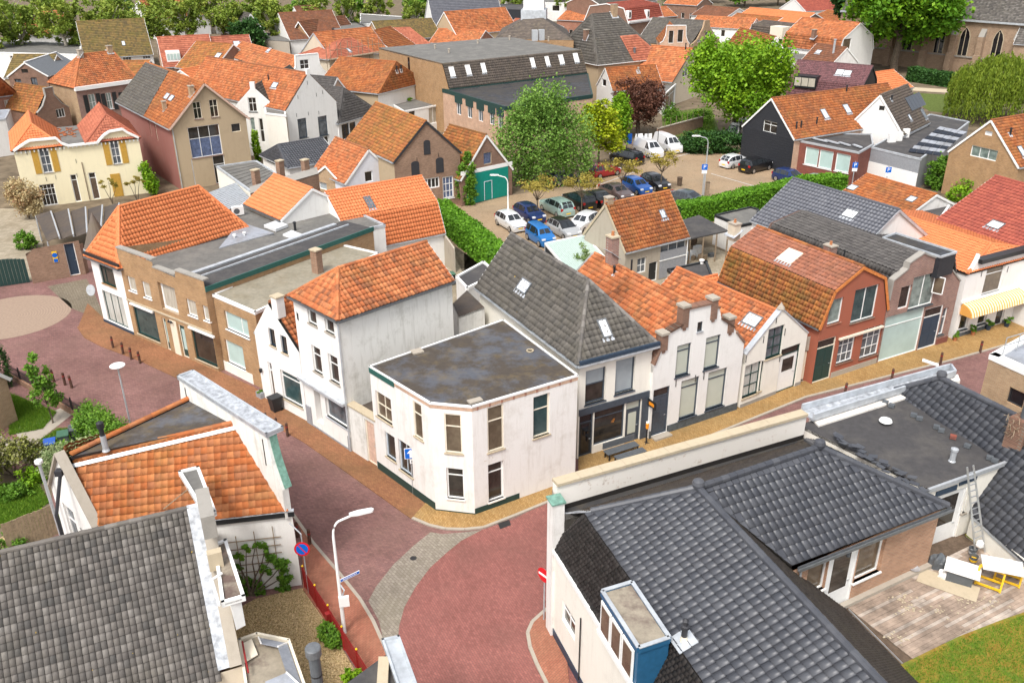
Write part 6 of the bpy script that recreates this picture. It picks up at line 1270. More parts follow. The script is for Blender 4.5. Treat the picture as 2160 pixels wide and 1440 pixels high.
mb=MB();mb.prism([V2(q[2]),V2(q[3]),q[3],q[2]],(.03,.03,0));mb.build('back_wall','wood_dark',o)
for k in range(9):c=V2(q[0].lerp(q[1],random.random())).lerp(V2(q[3]),random.uniform(.1,.6));mb=MB();mb.cbox(c,random.uniform(.3,1),random.uniform(.2,.6),random.uniform(.3,.9),0,random.random()*3);oo=mb.build('junk_board',random.choice(('paint_white','wood_old','plastic_grey','paint_pale_blue')),None,loc=c);tag(oo,'piece of junk stored in the open timber shed','junk','junk in the open shed')
b=flat('garage_box','low white garage box with grey felt roof behind the hedge',[(1508,455),(1562,477),(1596,470),(1600,443),(1583,438)],2.7,'white_old','felt_grey','paint_black');b.finish()
b=flat('yard_shed','low shed with dark flat roof and vent behind the white gable house',[(1408,570),(1455,610),(1505,590),(1490,552)],2.9,'grey_render','felt_dark','paint_black');b.vent(None,1480,556,.25,.14,'paint_white',z=2.9);b.finish()
b=gable('pink_lean_to','small orange lean-to roof with two metal flues',(1400,612),(1452,640),3.2,3.5,(1440,600),'white','tile_new',oh=.05);b.finish()
for q,h in(((1426,618),1.1),((1448,612),.8)):b.vent(None,*q,h,.1,'galv' if h>1 else 'plastic_grey',z=3.6)
b=gable('blue_grey_house','house with blue-grey glazed tile roof behind the red gambrel house',(1587,464),(1800,541),5.4,0,(1700,385),'white','tile_blue',side=8.2,oh=.1,prof='pan',verge='zinc',tw=.3,tl=.34);b.skylight('r',(1785,440,1802,465),pane='pane_white');b.finish()
b=gable('small_russet_house','small russet roofed house with white end wall behind the grey roof',(1781,402),(1924,448),3.0,0,(1850,374),'white_old','tile_old',side=5.5,oh=.1,verge='paint_white');b.skylight('r',(1794,392,1803,402),apron=False);b.skylight('r',(1918,417,1928,426),apron=False);b.finish()
b=flat('dark_felt_shed','dark felt roofed shed between russet and dark red roofs',[(1922,452),(1980,468),(2005,432),(1960,425)],2.9,'brick_wine','felt_dark','paint_white');b.finish()
b=gable('dark_red_house','house with large dark red tile roof at right edge',(1976,464),(2290,575),5.4,0,(2120,378),'white','tile_red',side=11,oh=.1,prof='pan',tw=.3,tl=.34);b.skylight('r',(2084,462,2116,490),pane='pane_white');b.finish()
b=gable('right_brick_house','brown brick gable house with white window and air conditioners at right',(2003,318),(2149,352),4.6,10,(2090,254),'brick_brown','tile_old',oh=.1);W1(b,0,[(2050,306,2100,341)],cols=3,pane='pane_green',sill=None);b.win(0,(2078,275,2092,288),pane='pane_white',sill=None);b.vent('r',2130,285,.6,.1,flash='zinc');b.skylight('r',(2143,310,2165,330));b.finish()
for q in((2127,368),(2152,372)):c=P(q[0],q[1],3.0);mb=MB();mb.cbox(c,.9,.35,.75,0,-.3);mb.build('air_conditioner','paint_white',b.o)
# --- black tarred house group
b=gable('black_tarred_house','black tarred timber house with white bargeboards and russet roof',(1568,265),(1676,293),4.1,('r',1850,240),(1634,208),'board_black','tile_old',oh=.1,ov=.1,prof='pan4');b.wm[1]='brick_pink';b.win(0,(1611,253,1637,284),cols=2,rows=(.7,),pane='pane_dark',sill=None);b.skylight('r',(1728,232,1750,250),pane='pane_sky');b.skylight('r',(1775,222,1797,239),pane='pane_sky');a_,d_,n_,L_=b.wf(0)
for k in range(14):b.band(0,.1+k*.29,.33+k*.29,'board_black',.03,'weatherboard')
for q in((1679,272),(1689,270),(1722,262),(1785,194)):b.vent('r',*q,.7,.09)
b.finish()
b=gable('solar_white_house','white gable house with grey tile roof and solar panels',(1787,268),(1905,284),4.0,('r',2012,264),(1865,201),'white','tile_browngrey',oh=.1,tw=.3);b.win(0,(1855,223,1865,234),fm='paint_dark',**DK);pl=b.planes['r'];um_,vm_=pl.px(1930,215);u0,u1,vb,v1,n=um_-2.6,um_+2.6,vm_-.9,vm_+.9,5
for k in range(n):w_=(u1-u0)/n;mb=MB();mb.box(pl.at(u0+k*w_,vb,.08),pl.e*(w_-.03),pl.s*(v1-vb),pl.n*.04);mb.build('solar_panel','solar',b.o)
b.skylight('r',(1938,230,1957,252),pane='pane_grey');b.skylight('r',(1913,243,1923,254),pane='pane_sky');b.vent('r',1880,212,.5,.1,flash='zinc');b.vent('r',1988,252,.5,.1,flash='zinc');b.finish()
b=flat('wine_brick_block','low wine-red brick block with three white windows by the car park',[(1686,298),(1812,323),(1842,306),(1838,284),(1702,282)],3.7,'brick_wine','felt_dark','galv');W1(b,0,[(1700,309,1723,352),(1730,315,1753,359),(1765,322,1789,366)],pane='pane_frost',sill='paint_white',ft=.1)
for k in range(4):a0=P(1710+k*30,290+k*5,3.9);mb=MB();mb.bar(a0,a0+Vector((4.2,-.8,0))if 0 else P(1745+k*24,299+k*4,3.9),.3,.12);mb.build('solar_tube','zinc',b.o)
b.finish()
b=flat('grey_clad_block','low grey clad block with rows of solar panels on its roof',[(1838,312),(1942,337),(2045,258),(1962,242)],3.5,'paint_grey','felt_dark','zinc');b.win(0,(1887,358,1928,380),cols=2,pane='pane_green',sill=None);u0,v0,u1,v1=b.rect(0,(1832,345,1886,375));b.band(0,0,2.0,'paint_white',.04,'white_band')
for r_ in range(8):
 p,q=P(1916+8.5*r_,320-6.8*r_,3.62),P(1984+7*r_,329-6.4*r_,3.62);d=(q-p).normalized();sd2=Vector((-d.y,d.x,0))
 for c_ in range(4):L4_=(q-p).length/4;mb=MB();mb.box(p+d*L4_*c_,d*(L4_-.06),sd2*.6+Vector((0,0,.22)),Vector((0,0,.04)));mb.build('solar_panel','zinc_roof' if r_%2 else 'solar',b.o)
for q in((1880,300),(1893,297),(1908,290)):c=P(*q,3.5);mb=MB();mb.cbox(c,.9,.4,1.0,0,.2);mb.build('air_conditioner','paint_white',b.o)
b.finish()
b=gable('plum_gambrel_house','plum glazed gambrel roof house with dormer behind the black tarred house',(1655,198),(1812,214),2.8,0,(1740,132),'white','tile_plum',side=8.5,br=(1.1,5.0),oh=.1,verge='board_black');b.wm[2]='board_black';b.skylight('r',(1765,147,1778,160),pane='pane_white');b.skylight('r',(1780,149,1795,162),pane='pane_white');pl=b.planes['r0'];u0,v1=pl.px(1680,165);u1,v0=pl.px(1722,187);nh=Vector((pl.n.x,pl.n.y,0)).normalized();mb=MB();mb.box(pl.at(u0,v0)+nh*.5,pl.e*(u1-u0),Vector((0,0,1.7)),-nh*2);dm=mb.build('dormer','paint_black',b.o);mb=MB()
for k in range(3):mb.box(pl.at(u0,v0)+nh*.51+pl.e*((u1-u0)*(.05+.31*k))+Vector((0,0,.25)),pl.e*(u1-u0)*.28,nh*.03,Vector((0,0,1.2)))
mb.build('pane','pane_curtain',dm);b.finish()
b=gable('small_orange_extension','plain orange tile roof beside the church garden',(1850,196),(1926,184),2.6,0,(1870,150),'white','tile_new',side=8,oh=.1);b.finish()
# --- large mansard block
zt,zb_=9.4,6.3;A,B=V2(P(947,187,zb_)),V2(P(1238,153,zb_));d_=(B-A).normalized();y_=Vector((-d_.y,d_.x,0));q0,q1=P(921,122,zt),P(1226,89,zt);Dm=(V2(P(850,97,zt))-A).dot(y_)
b=Bld('mansard_block','large brown brick block with brown tile mansard, white roof windows and flat top',[A,B,B+y_*Dm,A+y_*Dm],zb_,'brick_pink');b.tops[1]=[(0,zb_),(1.6,zt),(Dm,zt)];b.tops[3]=[(0,zt),(Dm-1.6,zt),(Dm,zb_)];b.tops[2]=[(0,zt),((B-A).length,zt)];b.wm[3]='brick_brown'
b.plane('f',[A+Vector((0,0,zb_)),B+Vector((0,0,zb_)),B+y_*1.6+Vector((0,0,zt)),A+y_*1.6+Vector((0,0,zt))],'tile_brown' if 0 else 'tile_browngrey',.3,.35)
pts=[A+y_*1.6,B+y_*1.6,B+y_*Dm,A+y_*Dm];mb=MB();mb.prism([p+Vector((0,0,zt-.2))for p in pts],(0,0,.2));mb.build('flat_roof','felt_grey',b.o)
for q in((944,138,962,166),(978,134,996,162),(1011,129,1028,159),(1115,118,1131,147),(1146,115,1162,144),(1175,112,1192,140),(1206,109,1223,136)):b.skylight('f',q,fm='paint_white',pane='pane_white')
b.band(0,6.0,6.28,'paint_dark_green',.12,'fascia');W1(b,0,[(1214,160,1226,186)],pane='pane_grey',sill=None)
for q in((918,103),(947,112),(1008,92),(1075,84),(1157,86)):b.vent(None,*q,.5,.14,'concrete',z=zt)
for q in((1128,86),(1142,85)):c=P(*q,zt);mb=MB();mb.cbox(c,.9,.9,1.6,0,.1);mb.build('vent_box','galv',b.o)
mb=MB();u,z=3,5;mb.box(b.wp(3,Dm*.45,3.5,.02),b.wf(3)[1]*.5,Vector((0,0,5.6)),b.wf(3)[2]*.04);mb.build('vertical_window','pane_black',b.o);b.finish()
b=flat('mansard_wing','low brick wing with green fascia and dark flat roof in front of the mansard',[(934,188),(1066,226),(1250,200),(1240,156),(950,190)],6.2,'brick_pink','felt_wet','paint_dark_green',trimh=.5,par=.05)
for k,x0 in enumerate((962,985,1008,1032,1050)):b.win(0,(x0,205+k*6,x0+11,244+k*7),pane='pane_grey',cols=2,sill=None);u0,v0,u1,v1=b.rect(0,(x0-3,200+k*6,x0+13,205+k*6));b.panel(0,(u0,4.9,u1,5.9,'m'),'paint_dark_green',.03)
b.vent(None,1032,172,.9,.45,'galv',z=6.2);b.finish()
zt=9.2;q=[P(1045,82,zt),P(1210,86,zt),P(1195,62,zt),P(1060,60,zt)];ap=sum(q,Vector())/4+Vector((0,0,3.6));o=Bld('cupola_building','brown pyramid roof building topped by a white square cupola',[V2(p)for p in q],zt,'brick_brown','building')
for k in range(4):o.plane('p%d'%k,[q[k],q[(k+1)%4],ap],'tile_browngrey',.3,.35)
o.finish();c=ap-Vector((0,0,1.2));mb=MB();mb.cbox(c,4.2,4.2,1.6,0,-.1);mb.build('cupola_base','zinc',o.o);mb=MB();mb.cbox(c+Vector((0,0,1.6)),3.4,3.4,2.9,0,-.1);mb.cbox(c+Vector((0,0,4.5)),4.0,4.0,.4,0,-.1);mb.build('cupola','paint_white',o.o);mb=MB();mb.cbox(c+Vector((0,0,4.9)),2.4,2.4,2.4,0,-.1);mb.build('lantern','paint_white',o.o)
b=gable('big_grey_hip_house','large tan house with grey hipped roof patched with orange tiles',(1262,133),(1397,119),6.4,0,(1248,31),'tan_plaster','tile_slate2',side=13,hf=True,hb=('p',1296,29),oh=.3,gut='paint_white');pl=b.planes['r'];um,vm=pl.uv[:,0].max(),pl.uv[:,1].max()
b.plane('patch',[pl.at(um*.52,.0,.06),pl.at(um-.2,0,.06),pl.at(um*.76,vm*.52,.06),pl.at(um*.5,vm*.52,.06)],'tile_dusky',th=.02);b.chimney('f',1236,80,1.2,.8,.6,'brick_dark','concrete',0);b.chimney('r',1295,32,1.6,.9,.8,'brick_tan','concrete',0);b.win(1,(1362,129,1377,160),rows=(.5,),pane='pane_dark',top='pane_white',sill=None);u0,v0,u1,v1=b.rect(1,(1362,129,1377,160))
for s0 in(u0-.7,u1+.1):b.panel(1,(s0,v0,s0+.6,v1,'m'),'paint_black',.05,'shutter')
b.vent('r',1338,112,.7,.2,'zinc_dark');b.finish()
b=gable('white_end_cottage','small cottage with russet roof and white gable end before the tan house',(1259,179),(1293,192),3.3,('r',1385,180),(1276,144),'white','tile_old',oh=.08);b.win(0,(1270,166,1278,184),pane='pane_black',sill=None);b.vent('r',1346,152,.6,.12,'concrete',flash='zinc');b.finish()
b=flat('white_garden_room','white glazed garden room with flat roof beside the copper beech',[(1384,186),(1402,200),(1426,178),(1408,170)],3.2,'paint_white','felt_grey','paint_white');b.win(0,(1386,192,1400,212),rows=(.75,),**DK);b.win(1,(1405,196,1422,222),cols=2,rows=(.75,),**DK);b.finish()
b=gable('tan_orange_house','tan gabled house with orange roof beside the bright green tree',(1417,172),(1490,149),3.8,14,(1461,103),'beige_render','tile_orange',oh=.2,ov=.2,verge='wood_dark');W1(b,0,[(1441,142,1451,160),(1460,138,1471,157)],cols=2,pane='pane_grey',sill=None);b.vent('l',1446,105,.9,.1);b.finish()
b=gable('dormer_mansard_house','brick house with red mansard roof and two white dormers',(1325,46),(1398,36),6.5,0,9.9,'brick_dark','tile_red',side=12,br=(1.3,9.2),oh=.2);pl=b.planes['r0']
for q in((1318,22,1330,40),(1357,18,1368,38)):
 u0,v1=pl.px(q[0],q[1]);u1,v0=pl.px(q[2],q[3]);nh=Vector((pl.n.x,pl.n.y,0)).normalized();mb=MB();mb.box(pl.at(u0,v0)+nh*.2,pl.e*(u1-u0),Vector((0,0,1.7)),-nh*1.5);dm=mb.build('dormer','paint_white',b.o);mb=MB();mb.box(pl.at(u0,v0)+nh*.21+pl.e*(u1-u0)*.25+Vector((0,0,.3)),pl.e*(u1-u0)*.5,nh*.02,Vector((0,0,1.1)));mb.build('pane','pane_dark',dm)
b.band(1,6.2,6.6,'paint_white',.3,'cornice');W1(b,1,[(1357,62,1366,82),(1375,60,1385,80)],pane='pane_white',sill=None);b.finish()
b=gable('pink_neck_gable','pink brick house with neck gable and white cornice',(1392,92),(1454,92),5.4,12,(1426,60),'brick_pink','tile_old',oh=.05,gut=None,front=([(0,5.4),(.1,5.8),(.18,6.8),(.2,8.6),(.85,8.6),(.87,6.8),(.94,5.8),(1,5.4)],'paint_white',.4));W1(b,0,[(1411,65,1420,92),(1430,63,1440,90)],pane='pane_dark',sill=None);b.finish()
b=gable('bell_gable_grey','tan brick bell-gabled house with grey roof at upper right',(1458,98),(1517,84),4.6,12,(1487,45),'brick_tan','tile_slate2',oh=.05,front=([(0,4.8),(.2,5.6),(.38,7.6),(.42,8.8),(.58,8.8),(.62,7.6),(.8,5.6),(1,4.8)],None,.3),gut=None);W1(b,0,[(1472,70,1482,88),(1488,68,1497,86)],cols=2,pane='pane_grey',sill=None);b.finish()
b=gable('white_end_orange_house','russet roofed house with tall white gable behind the green tree',(1606,117),(1659,115),4.6,15,(1637,78),'white','tile_old',oh=.05);b.win(0,(1621,117,1631,134),pane='pane_dark',sill=None);b.finish()
b=gable('brown_gambrel_dormer','brown-grey gambrel house with balcony dormer near the top',(1578,78),(1672,90),4.6,0,(1625,45),'white_old','tile_browngrey',side=8,br=(.9,7.0),oh=.1);b.win(2,(1664,66,1676,77),pane='pane_dark')if 0 else None;pl=b.planes['r0'];mb=MB();u,v=pl.px(1645,72);nh=Vector((pl.n.x,pl.n.y,0)).normalized();mb.box(pl.at(u-1.5,v-.8)+nh*1.0,pl.e*3.2,Vector((0,0,2.2)),-nh*2.4);mb.build('dormer','paint_cream',b.o);b.finish()
b=gable('white_gambrel_orange','orange gambrel roof house with white gable beside the chestnut tree',(1768,112),(1842,102),4.4,13,(1803,49),'white','tile_orange',br=(.9,6.8),oh=.05);W1(b,0,[(1780,83,1793,105)],pane='pane_brown',sill=None);b.chimney('l',1716,80,1.4,.7,.7,'brick_dark','concrete',0);b.finish()
b=gable('dark_skylight_house','small dark brown roof with two skylights and metal chimney pipes',(1690,128),(1752,138),3.6,0,(1720,92),'white_old','tile_brown',side=7,oh=.1);b.skylight('r',(1700,103,1710,111),pane='pane_white');b.skylight('r',(1722,106,1732,114),pane='pane_white');b.vent('r',1758,112,2.2,.2,'galv');b.finish()
b=flat('white_low_block','low white block between the white gable and the dark skylight roof',[(1655,122),(1690,132),(1705,112),(1668,106)],3.4,'white_old','felt_grey','concrete');b.finish()
far=[('long_orange_house','long bright orange roof with brick end near the top right',(1548,40),(1684,54),4.6,(1620,20),'brick_dark','tile_new',11),('russet_long_house','long russet roof with white chimneys below the bright orange one',(1530,46),(1625,56),4.0,(1570,30),'brick_dark','tile_old',8),('orange_low_house','low orange roof with white parapets left of the gambrel dormer house',(1455,55),(1580,62),3.4,(1520,36),'white','tile_orange',9),('brown_hip_far','brown hipped roof house at the top beside the garden trees',(1458,32),(1530,38),4.4,(1490,13),'white','tile_brown',11),('far_white_red_house','white gabled house with dark red roof at the top edge',(1700,24),(1768,20),5.0,(1730,-6),'white','tile_red',10),('far_russet_row','russet roofs with white dormer gables behind the white gambrel',(1712,36),(1775,44),5.0,(1745,22),'white','tile_old',9),('far_orange_row','orange roofed row beside the cupola building',(1175,42),(1260,46),5.0,(1200,24),'brick_red','tile_orange',10),('far_orange_hip','orange roofed low houses before the tan barn',(905,90),(1005,94),4.2,(950,62),'brick_red','tile_orange',10),('far_brick_hall','long plain brick hall right of the tan barn',(1058,60),(1130,66),5.5,(1090,40),'brick_pink','tile_dusky',10),('far_slate_top','orange and slate roofed house peeking at the top right of centre',(1268,12),(1385,2),8.5,(1320,-18),'brick_dark','tile_slate2',12),('far_edge_house_a','orange roof at the top edge right of centre',(1400,8),(1470,12),5,(1440,-8),'brick_dark','tile_orange',9),('far_edge_house_b','brick house front at the top edge above the red mansard',(1395,36),(1428,34),6,(1410,14),'brick_dark','tile_orange',9)]
for nm,lb,a,bb,ze,r,wl,tl_,sw in far:h=gable(nm,lb,a,bb,ze,0,r,wl,tl_,side=sw,oh=.15);W1(h,1,[(h.D*k/4+.6,1.4,h.D*k/4+1.6,2.9,'m')for k in range(4)],pane='pane_dark',sill=None);h.finish()
b=gable('tan_barn','tan plastered barn with orange roof near the top of the picture',(915,66),(963,74),5.5,('r',1062,58),(940,26),'tan_plaster','tile_orange',oh=.1);b.finish()
b=gable('dark_blue_far_house','far house with steep dark blue-grey roof at top centre',(896,42),(915,52),6.0,16,(918,-4),'white','tile_blue',oh=.2);b.finish()
b=gable('slate_dormer_house','brick gable house with steep slate roof and white dormer under the trees',(505,76),(562,72),4.6,15,(522,30),'brick_dark','tile_slate2',oh=.1);W1(b,0,[(511,63,522,76),(532,61,543,74),(521,38,527,46)],pane='pane_grey',sill=None);pl=b.planes['l'];u,v=pl.px(470,66);nh=Vector((pl.n.x,pl.n.y,0)).normalized();mb=MB();mb.box(pl.at(u-1,v-.6)+nh*.9,pl.e*2,Vector((0,0,2)),-nh*2);mb.build('dormer','paint_white',b.o);b.finish()
b=gable('brown_aframe_house','dark brown roofed villa with white A-shaped bargeboards under the trees',(612,82),(660,86),3.6,14,(646,46),'brick_brown','tile_brown',oh=.3,ov=.4);b.finish()
b=gable('brown_wing_house','dark brown roof wing behind the A-shaped gable',(650,68),(702,64),4.0,0,(660,12),'white','tile_brown',side=14,oh=.3);b.finish()
b=gable('brown_left_wing','steep dark brown roof with white verge left of the A-shaped gable',(575,70),(612,84),4.0,12,(590,28),'white','tile_brown',oh=.2);b.finish()
b=flat('dark_modern_block','modern dark clad block with grey roof beyond the plane trees',[(700,62),(745,78),(780,60),(735,42)],5.5,'board_black','felt_grey','paint_dark');b.finish()
b=flat('pale_modern_block','long pale modern block with flat grey roof beyond the trees',[(760,50),(880,58),(880,38),(760,30)],5.0,'white','felt_grey','paint_white');W1(b,0,[(780+22*k,58,792+22*k,66)for k in range(4)],**DK);b.finish()
b=flat('white_roof_pavilion','low modern pavilion with beige flat roof and dark glass beside tan barn',[(838,40),(920,52),(965,44),(880,33)],4.5,'board_black','felt_beige','paint_white');b.finish()
b=flat('black_far_block','black modern block near the top centre',[(1000,18),(1150,24),(1150,12),(1000,8)],5,'board_black','felt_dark','paint_dark');b.finish()
b=flat('far_shop_row','pale far shop row with blue door at the top edge',[(1060,4),(1230,8),(1230,-8),(1060,-10)],5,'white_old','felt_grey','paint_white');W1(b,0,[(1075+30*k,12,1090+30*k,24)for k in range(5)],**DK);b.finish()
b=gable('brown_ridge_far','mossy grey gable roof under the plane trees left of slate dormer house',(330,40),(440,30),5,0,(380,-4),'white','tile_orange',side=14);b.finish()
b=gable('orange_far_left','orange roof glimpsed through the plane trees at top left',(60,74),(160,66),5,0,(110,24),'white','tile_orange',side=14);b.finish()
b=flat('far_left_white','pale low building glimpsed behind the plane trees at left',[(-60,110),(170,116),(170,92),(-60,86)],5,'white_old','felt_grey','paint_white');W1(b,0,[(20+40*k,118,38+40*k,128)for k in range(3)],**DK);b.finish()
b=flat('grey_low_roof','grey low roof strip beside the bright shrub',[(555,84),(610,88),(606,72),(545,68)],4,'concrete','felt_grey',None);b.finish()
# --- church
zc=9.4;A,B=V2(P(1775,24,zc)),V2(P(2250,59,zc));d_=(B-A).normalized();y_=Vector((-d_.y,d_.x,0));L_=(B-A).length
b=Bld('church','old brick church with buttresses, pointed windows and slate roof at upper right',[A,B,B+y_*14,A+y_*14],zc,'brick_church','church');b.prof='far'
b.plane('f',[A-y_*.3+Vector((0,0,zc)),B-y_*.3+Vector((0,0,zc)),B+y_*7+Vector((0,0,zc+10)),A+y_*7+Vector((0,0,zc+10))],'tile_slate',.35,.3,'far');b.plane('b',[B+y_*14.3+Vector((0,0,zc)),A+y_*14.3+Vector((0,0,zc)),A+y_*7+Vector((0,0,zc+10)),B+y_*7+Vector((0,0,zc+10))],'tile_slate',.35,.3,'far')
b.tops[1]=[(0,zc),(7,zc+10),(14,zc)];b.tops[3]=b.tops[1];b.gutter(A-y_*.35+Vector((0,0,zc)),B-y_*.35+Vector((0,0,zc)),'zinc',.2)
for px,py in((1950,120),(2005,130),(2065,120),(2142,110),(1880,100),(1820,90)):
 u,z=b.uz(0,px,py);mb=MB();n_=b.wf(0)[2];mb.box(b.wp(0,u-.55,0,.0),d_*1.1,Vector((0,0,3.6)),n_*1.5,0);mb.box(b.wp(0,u-.5,3.6,.0),d_*1.0,Vector((0,0,3.2)),n_*1.0,0);mb.prism([b.wp(0,u-.5,6.8,0),b.wp(0,u-.5,6.8,1.0),b.wp(0,u-.5,8.2,0)],d_*1.0,1);mb.build('buttress',['brick_church','grey_stone'],b.o)
for px in(2034,1982,1915,2105):
 u,z=b.uz(0,px,90);hw=.95;zl,zs=3.2,6.6;pts=[(u-hw,zl),(u+hw,zl),(u+hw,zs),(u+hw*.7,zs+.9),(u,zs+1.7),(u-hw*.7,zs+.9),(u-hw,zs)]
 mb=MB();mb.prism([b.wp(0,*p,.01)for p in pts],b.wf(0)[2]*.06);wo=mb.build('window','stone_cap',b.o);mb=MB();mb.prism([b.wp(0,u+(p[0]-u)*.86,zl+(p[1]-zl)*.97+.05,.071)for p in pts],b.wf(0)[2]*.02);mb.build('pane','pane_black',wo);mb=MB()
 for q in(0,):mb.box(b.wp(0,u-.06,zl,.095),d_*.12,Vector((0,0,4.6)),b.wf(0)[2]*.06)
 mb.build('mullion','stone_cap',wo)
b.band(0,2.9,3.15,'grey_stone',.2,'string_course');b.finish()
b=gable('church_chapel','lower slate-roofed chapel of the church at the right edge',(2140,90),(2330,104),6.5,0,(2230,20),'brick_church','tile_slate',side=8,oh=.2);b.finish()
# --- house at left edge, lower (seen in part) and brick house lower right
b=gable('garden_brick_house','brick house with white gutter corner at far left by the garden',(-150,880),(12,795),3.0,6,5.6,'brick_tan','tile_dark',oh=.2);b.win(1,(-18,845,25,900),**DK)if 0 else None;b.finish()
b=flat('lower_right_brick_house','new pale brick house with white flat roof edge and railing at right',[(2088,750),(2300,846),(2390,770),(2180,698)],5.6,'brick_tan','zinc_roof','paint_white',par=.1,trimh=.3,th=.5,cat='house');b.win(0,(2130,815,2155,862),fm='paint_dark',pane='pane_black',sill=None);mb=MB()
for z in(.55,1.0):mb.bar(P(2115,748,5.7)+Vector((0,0,z)),P(2200,722,5.7)+Vector((0,0,z)),.04,.04)
for k in range(4):p=P(2115,748,5.7).lerp(P(2200,722,5.7),k/3);mb.tube([p,p+Vector((0,0,1.0))],.025,5)
mb.build('railing','steel',b.o);b.finish()
# --- yard behind the three-storey house
b=flat('yard_flat_block','low dark flat-roofed block behind the three-storey house',[(962,585),(985,610),(1050,578),(1020,553)],3.0,'white','felt_dark','paint_white');b.finish()
b=flat('brown_roof_annex','small white annex with brown felt roof behind the corner house',[(955,640),(968,668),(1022,648),(985,612)],5.3,'white_stained','felt_brown',None);b.finish()
wq=[P(926,545),P(958,575)];o=thing('yard_fence_wall','weathered tan fence wall beside the long hedge','wall',wq[0]);d=wq[1]-wq[0];mb=MB();mb.prism([wq[0],wq[1],wq[1]+Vector((0,0,2.2)),wq[0]+Vector((0,0,3.0))],Vector((-d.y,d.x,0)).normalized()*.15);mb.build('wall','grey_render',o)
sheet('back_yard',[(880,560),(960,520),(1080,600),(1180,690),(1060,760),(900,700)],.008,'yard_pavers')
# ================================================================== vegetation
leafmat('leaf_hedge',(.06,.16,.012),(.13,.3,.02),(.2,.42,.03));leafmat('leaf_dark',(.02,.06,.015),(.045,.12,.025),(.07,.17,.03));leafmat('leaf_mid',(.06,.15,.015),(.12,.25,.022),(.2,.36,.035));leafmat('leaf_bright',(.1,.22,.01),(.19,.36,.015),(.3,.46,.02));leafmat('leaf_birch',(.09,.19,.03),(.17,.31,.05),(.28,.44,.09));leafmat('leaf_plane',(.12,.19,.025),(.22,.3,.04),(.36,.4,.07));leafmat('leaf_yellow',(.22,.32,.01),(.38,.46,.015),(.52,.55,.03));leafmat('leaf_copper',(.075,.03,.02),(.13,.055,.035),(.2,.09,.055));leafmat('leaf_willow',(.1,.16,.015),(.18,.25,.02),(.27,.34,.04));leafmat('leaf_sapling',(.22,.18,.03),(.34,.27,.05),(.42,.36,.08));leafmat('leaf_flower',(.3,.14,.08),(.5,.4,.2),(.62,.55,.36));leafmat('leaf_varieg',(.08,.16,.04),(.3,.36,.16),(.5,.52,.3));leafmat('leaf_wisteria',(.14,.17,.03),(.26,.27,.06),(.45,.38,.42));leafmat('grass',(.07,.17,.012),(.14,.28,.02),(.24,.36,.035));leafmat('grass_dry',(.3,.21,.09),(.42,.31,.15),(.24,.22,.06),trans=.1);leafmat('leaf_chestnut',(.06,.17,.01),(.13,.29,.015),(.24,.42,.02));leafmat('leaf_white_flower',(.1,.2,.04),(.25,.34,.12),(.7,.7,.62))
def leaves(n,blobs,size,clump=.0,flat=.35,droop=0.0,shell=.6):
 """leaf quads in clumps spread through ellipsoids; blobs: (centre, rx, ry, rz)"""
 vol=np.array([b[1]*b[2]*b[3]for b in blobs])**.75;vol/=vol.sum();V=[];T=[]
 for(c,rx,ry,rz),w_ in zip(blobs,vol):
  m=max(8,int(n*w_));nc=max(4,m//55);d=rng.normal(size=(nc,3));d/=np.linalg.norm(d,axis=1)[:,None];r=(shell+(1-shell)*rng.random(nc))**.7*(.82+.3*rng.random(nc));cc=d*r[:,None]
  k=rng.integers(0,nc,m);p=cc[k]+rng.normal(size=(m,3))*(clump or.16);p[:,2]-=droop*rng.random(m)**1.5*(1 if droop else 0)
  ct=rng.random(nc);V.append(p*np.array([rx,ry,rz])+np.array(c));T.append(np.clip(ct[k]*.6+rng.random(m)*.4,0,1))
 p=np.concatenate(V);t=np.concatenate(T);m=len(p)
 nrm=rng.normal(size=(m,3));nrm[:,2]=np.abs(nrm[:,2])+flat;nrm/=np.linalg.norm(nrm,axis=1)[:,None];a=rng.normal(size=(m,3));a-=(a*nrm).sum(1)[:,None]*nrm;a/=np.linalg.norm(a,axis=1)[:,None];b_=np.cross(nrm,a);s=size*(.6+.8*rng.random(m))[:,None]
 v=np.stack([p-a*s*.5,p+b_*s*.35,p+a*s*.5,p-b_*s*.35],1).reshape(-1,3);f=np.arange(4*m);return v,f,t
def limb(mb,p,q,r0,r1,n=5):
 p,q=Vector(p),Vector(q);pts=[p.lerp(q,k/3)+(Vector((random.uniform(-1,1),random.uniform(-1,1),0))*(q-p).length*.04 if 0<k<3 else Vector())for k in range(4)];mb.tube(pts,[r0+(r1-r0)*k/3 for k in range(4)],n,0)
def tree(name,label,base,H,crown,n,size,mat,trunk=.25,bark='bark',group=None,clump=.16,flat=.35,droop=0.0,shell=.6,fork=.35,nl=9,cat='tree'):
 """base: ground point; crown: blobs relative to base"""
 base=V2(base);o=thing(name,label,cat,base,group);bl=[(base+Vector(c),rx,ry,rz)for c,rx,ry,rz in crown]
 mb=MB();top=sum((b_[0]for b_ in bl),Vector())/len(bl);fk=base.lerp(top,fork);fk=Vector((base.x+(top.x-base.x)*.3,base.y+(top.y-base.y)*.3,H*fork));limb(mb,base,fk,trunk,trunk*.75,8)
 for k in range(nl):c,rx,ry,rz=bl[k%len(bl)];t=random.uniform(0,6.28);limb(mb,fk,c+Vector((math.cos(t)*rx*.55,math.sin(t)*ry*.55,random.uniform(-.2,.5)*rz)),trunk*.5,trunk*.1)
 mb.build('trunk',bark,o);v,f,t=leaves(n,bl,size,clump,flat,droop,shell);npmesh('crown',v,f,4,mat,o,t);return o
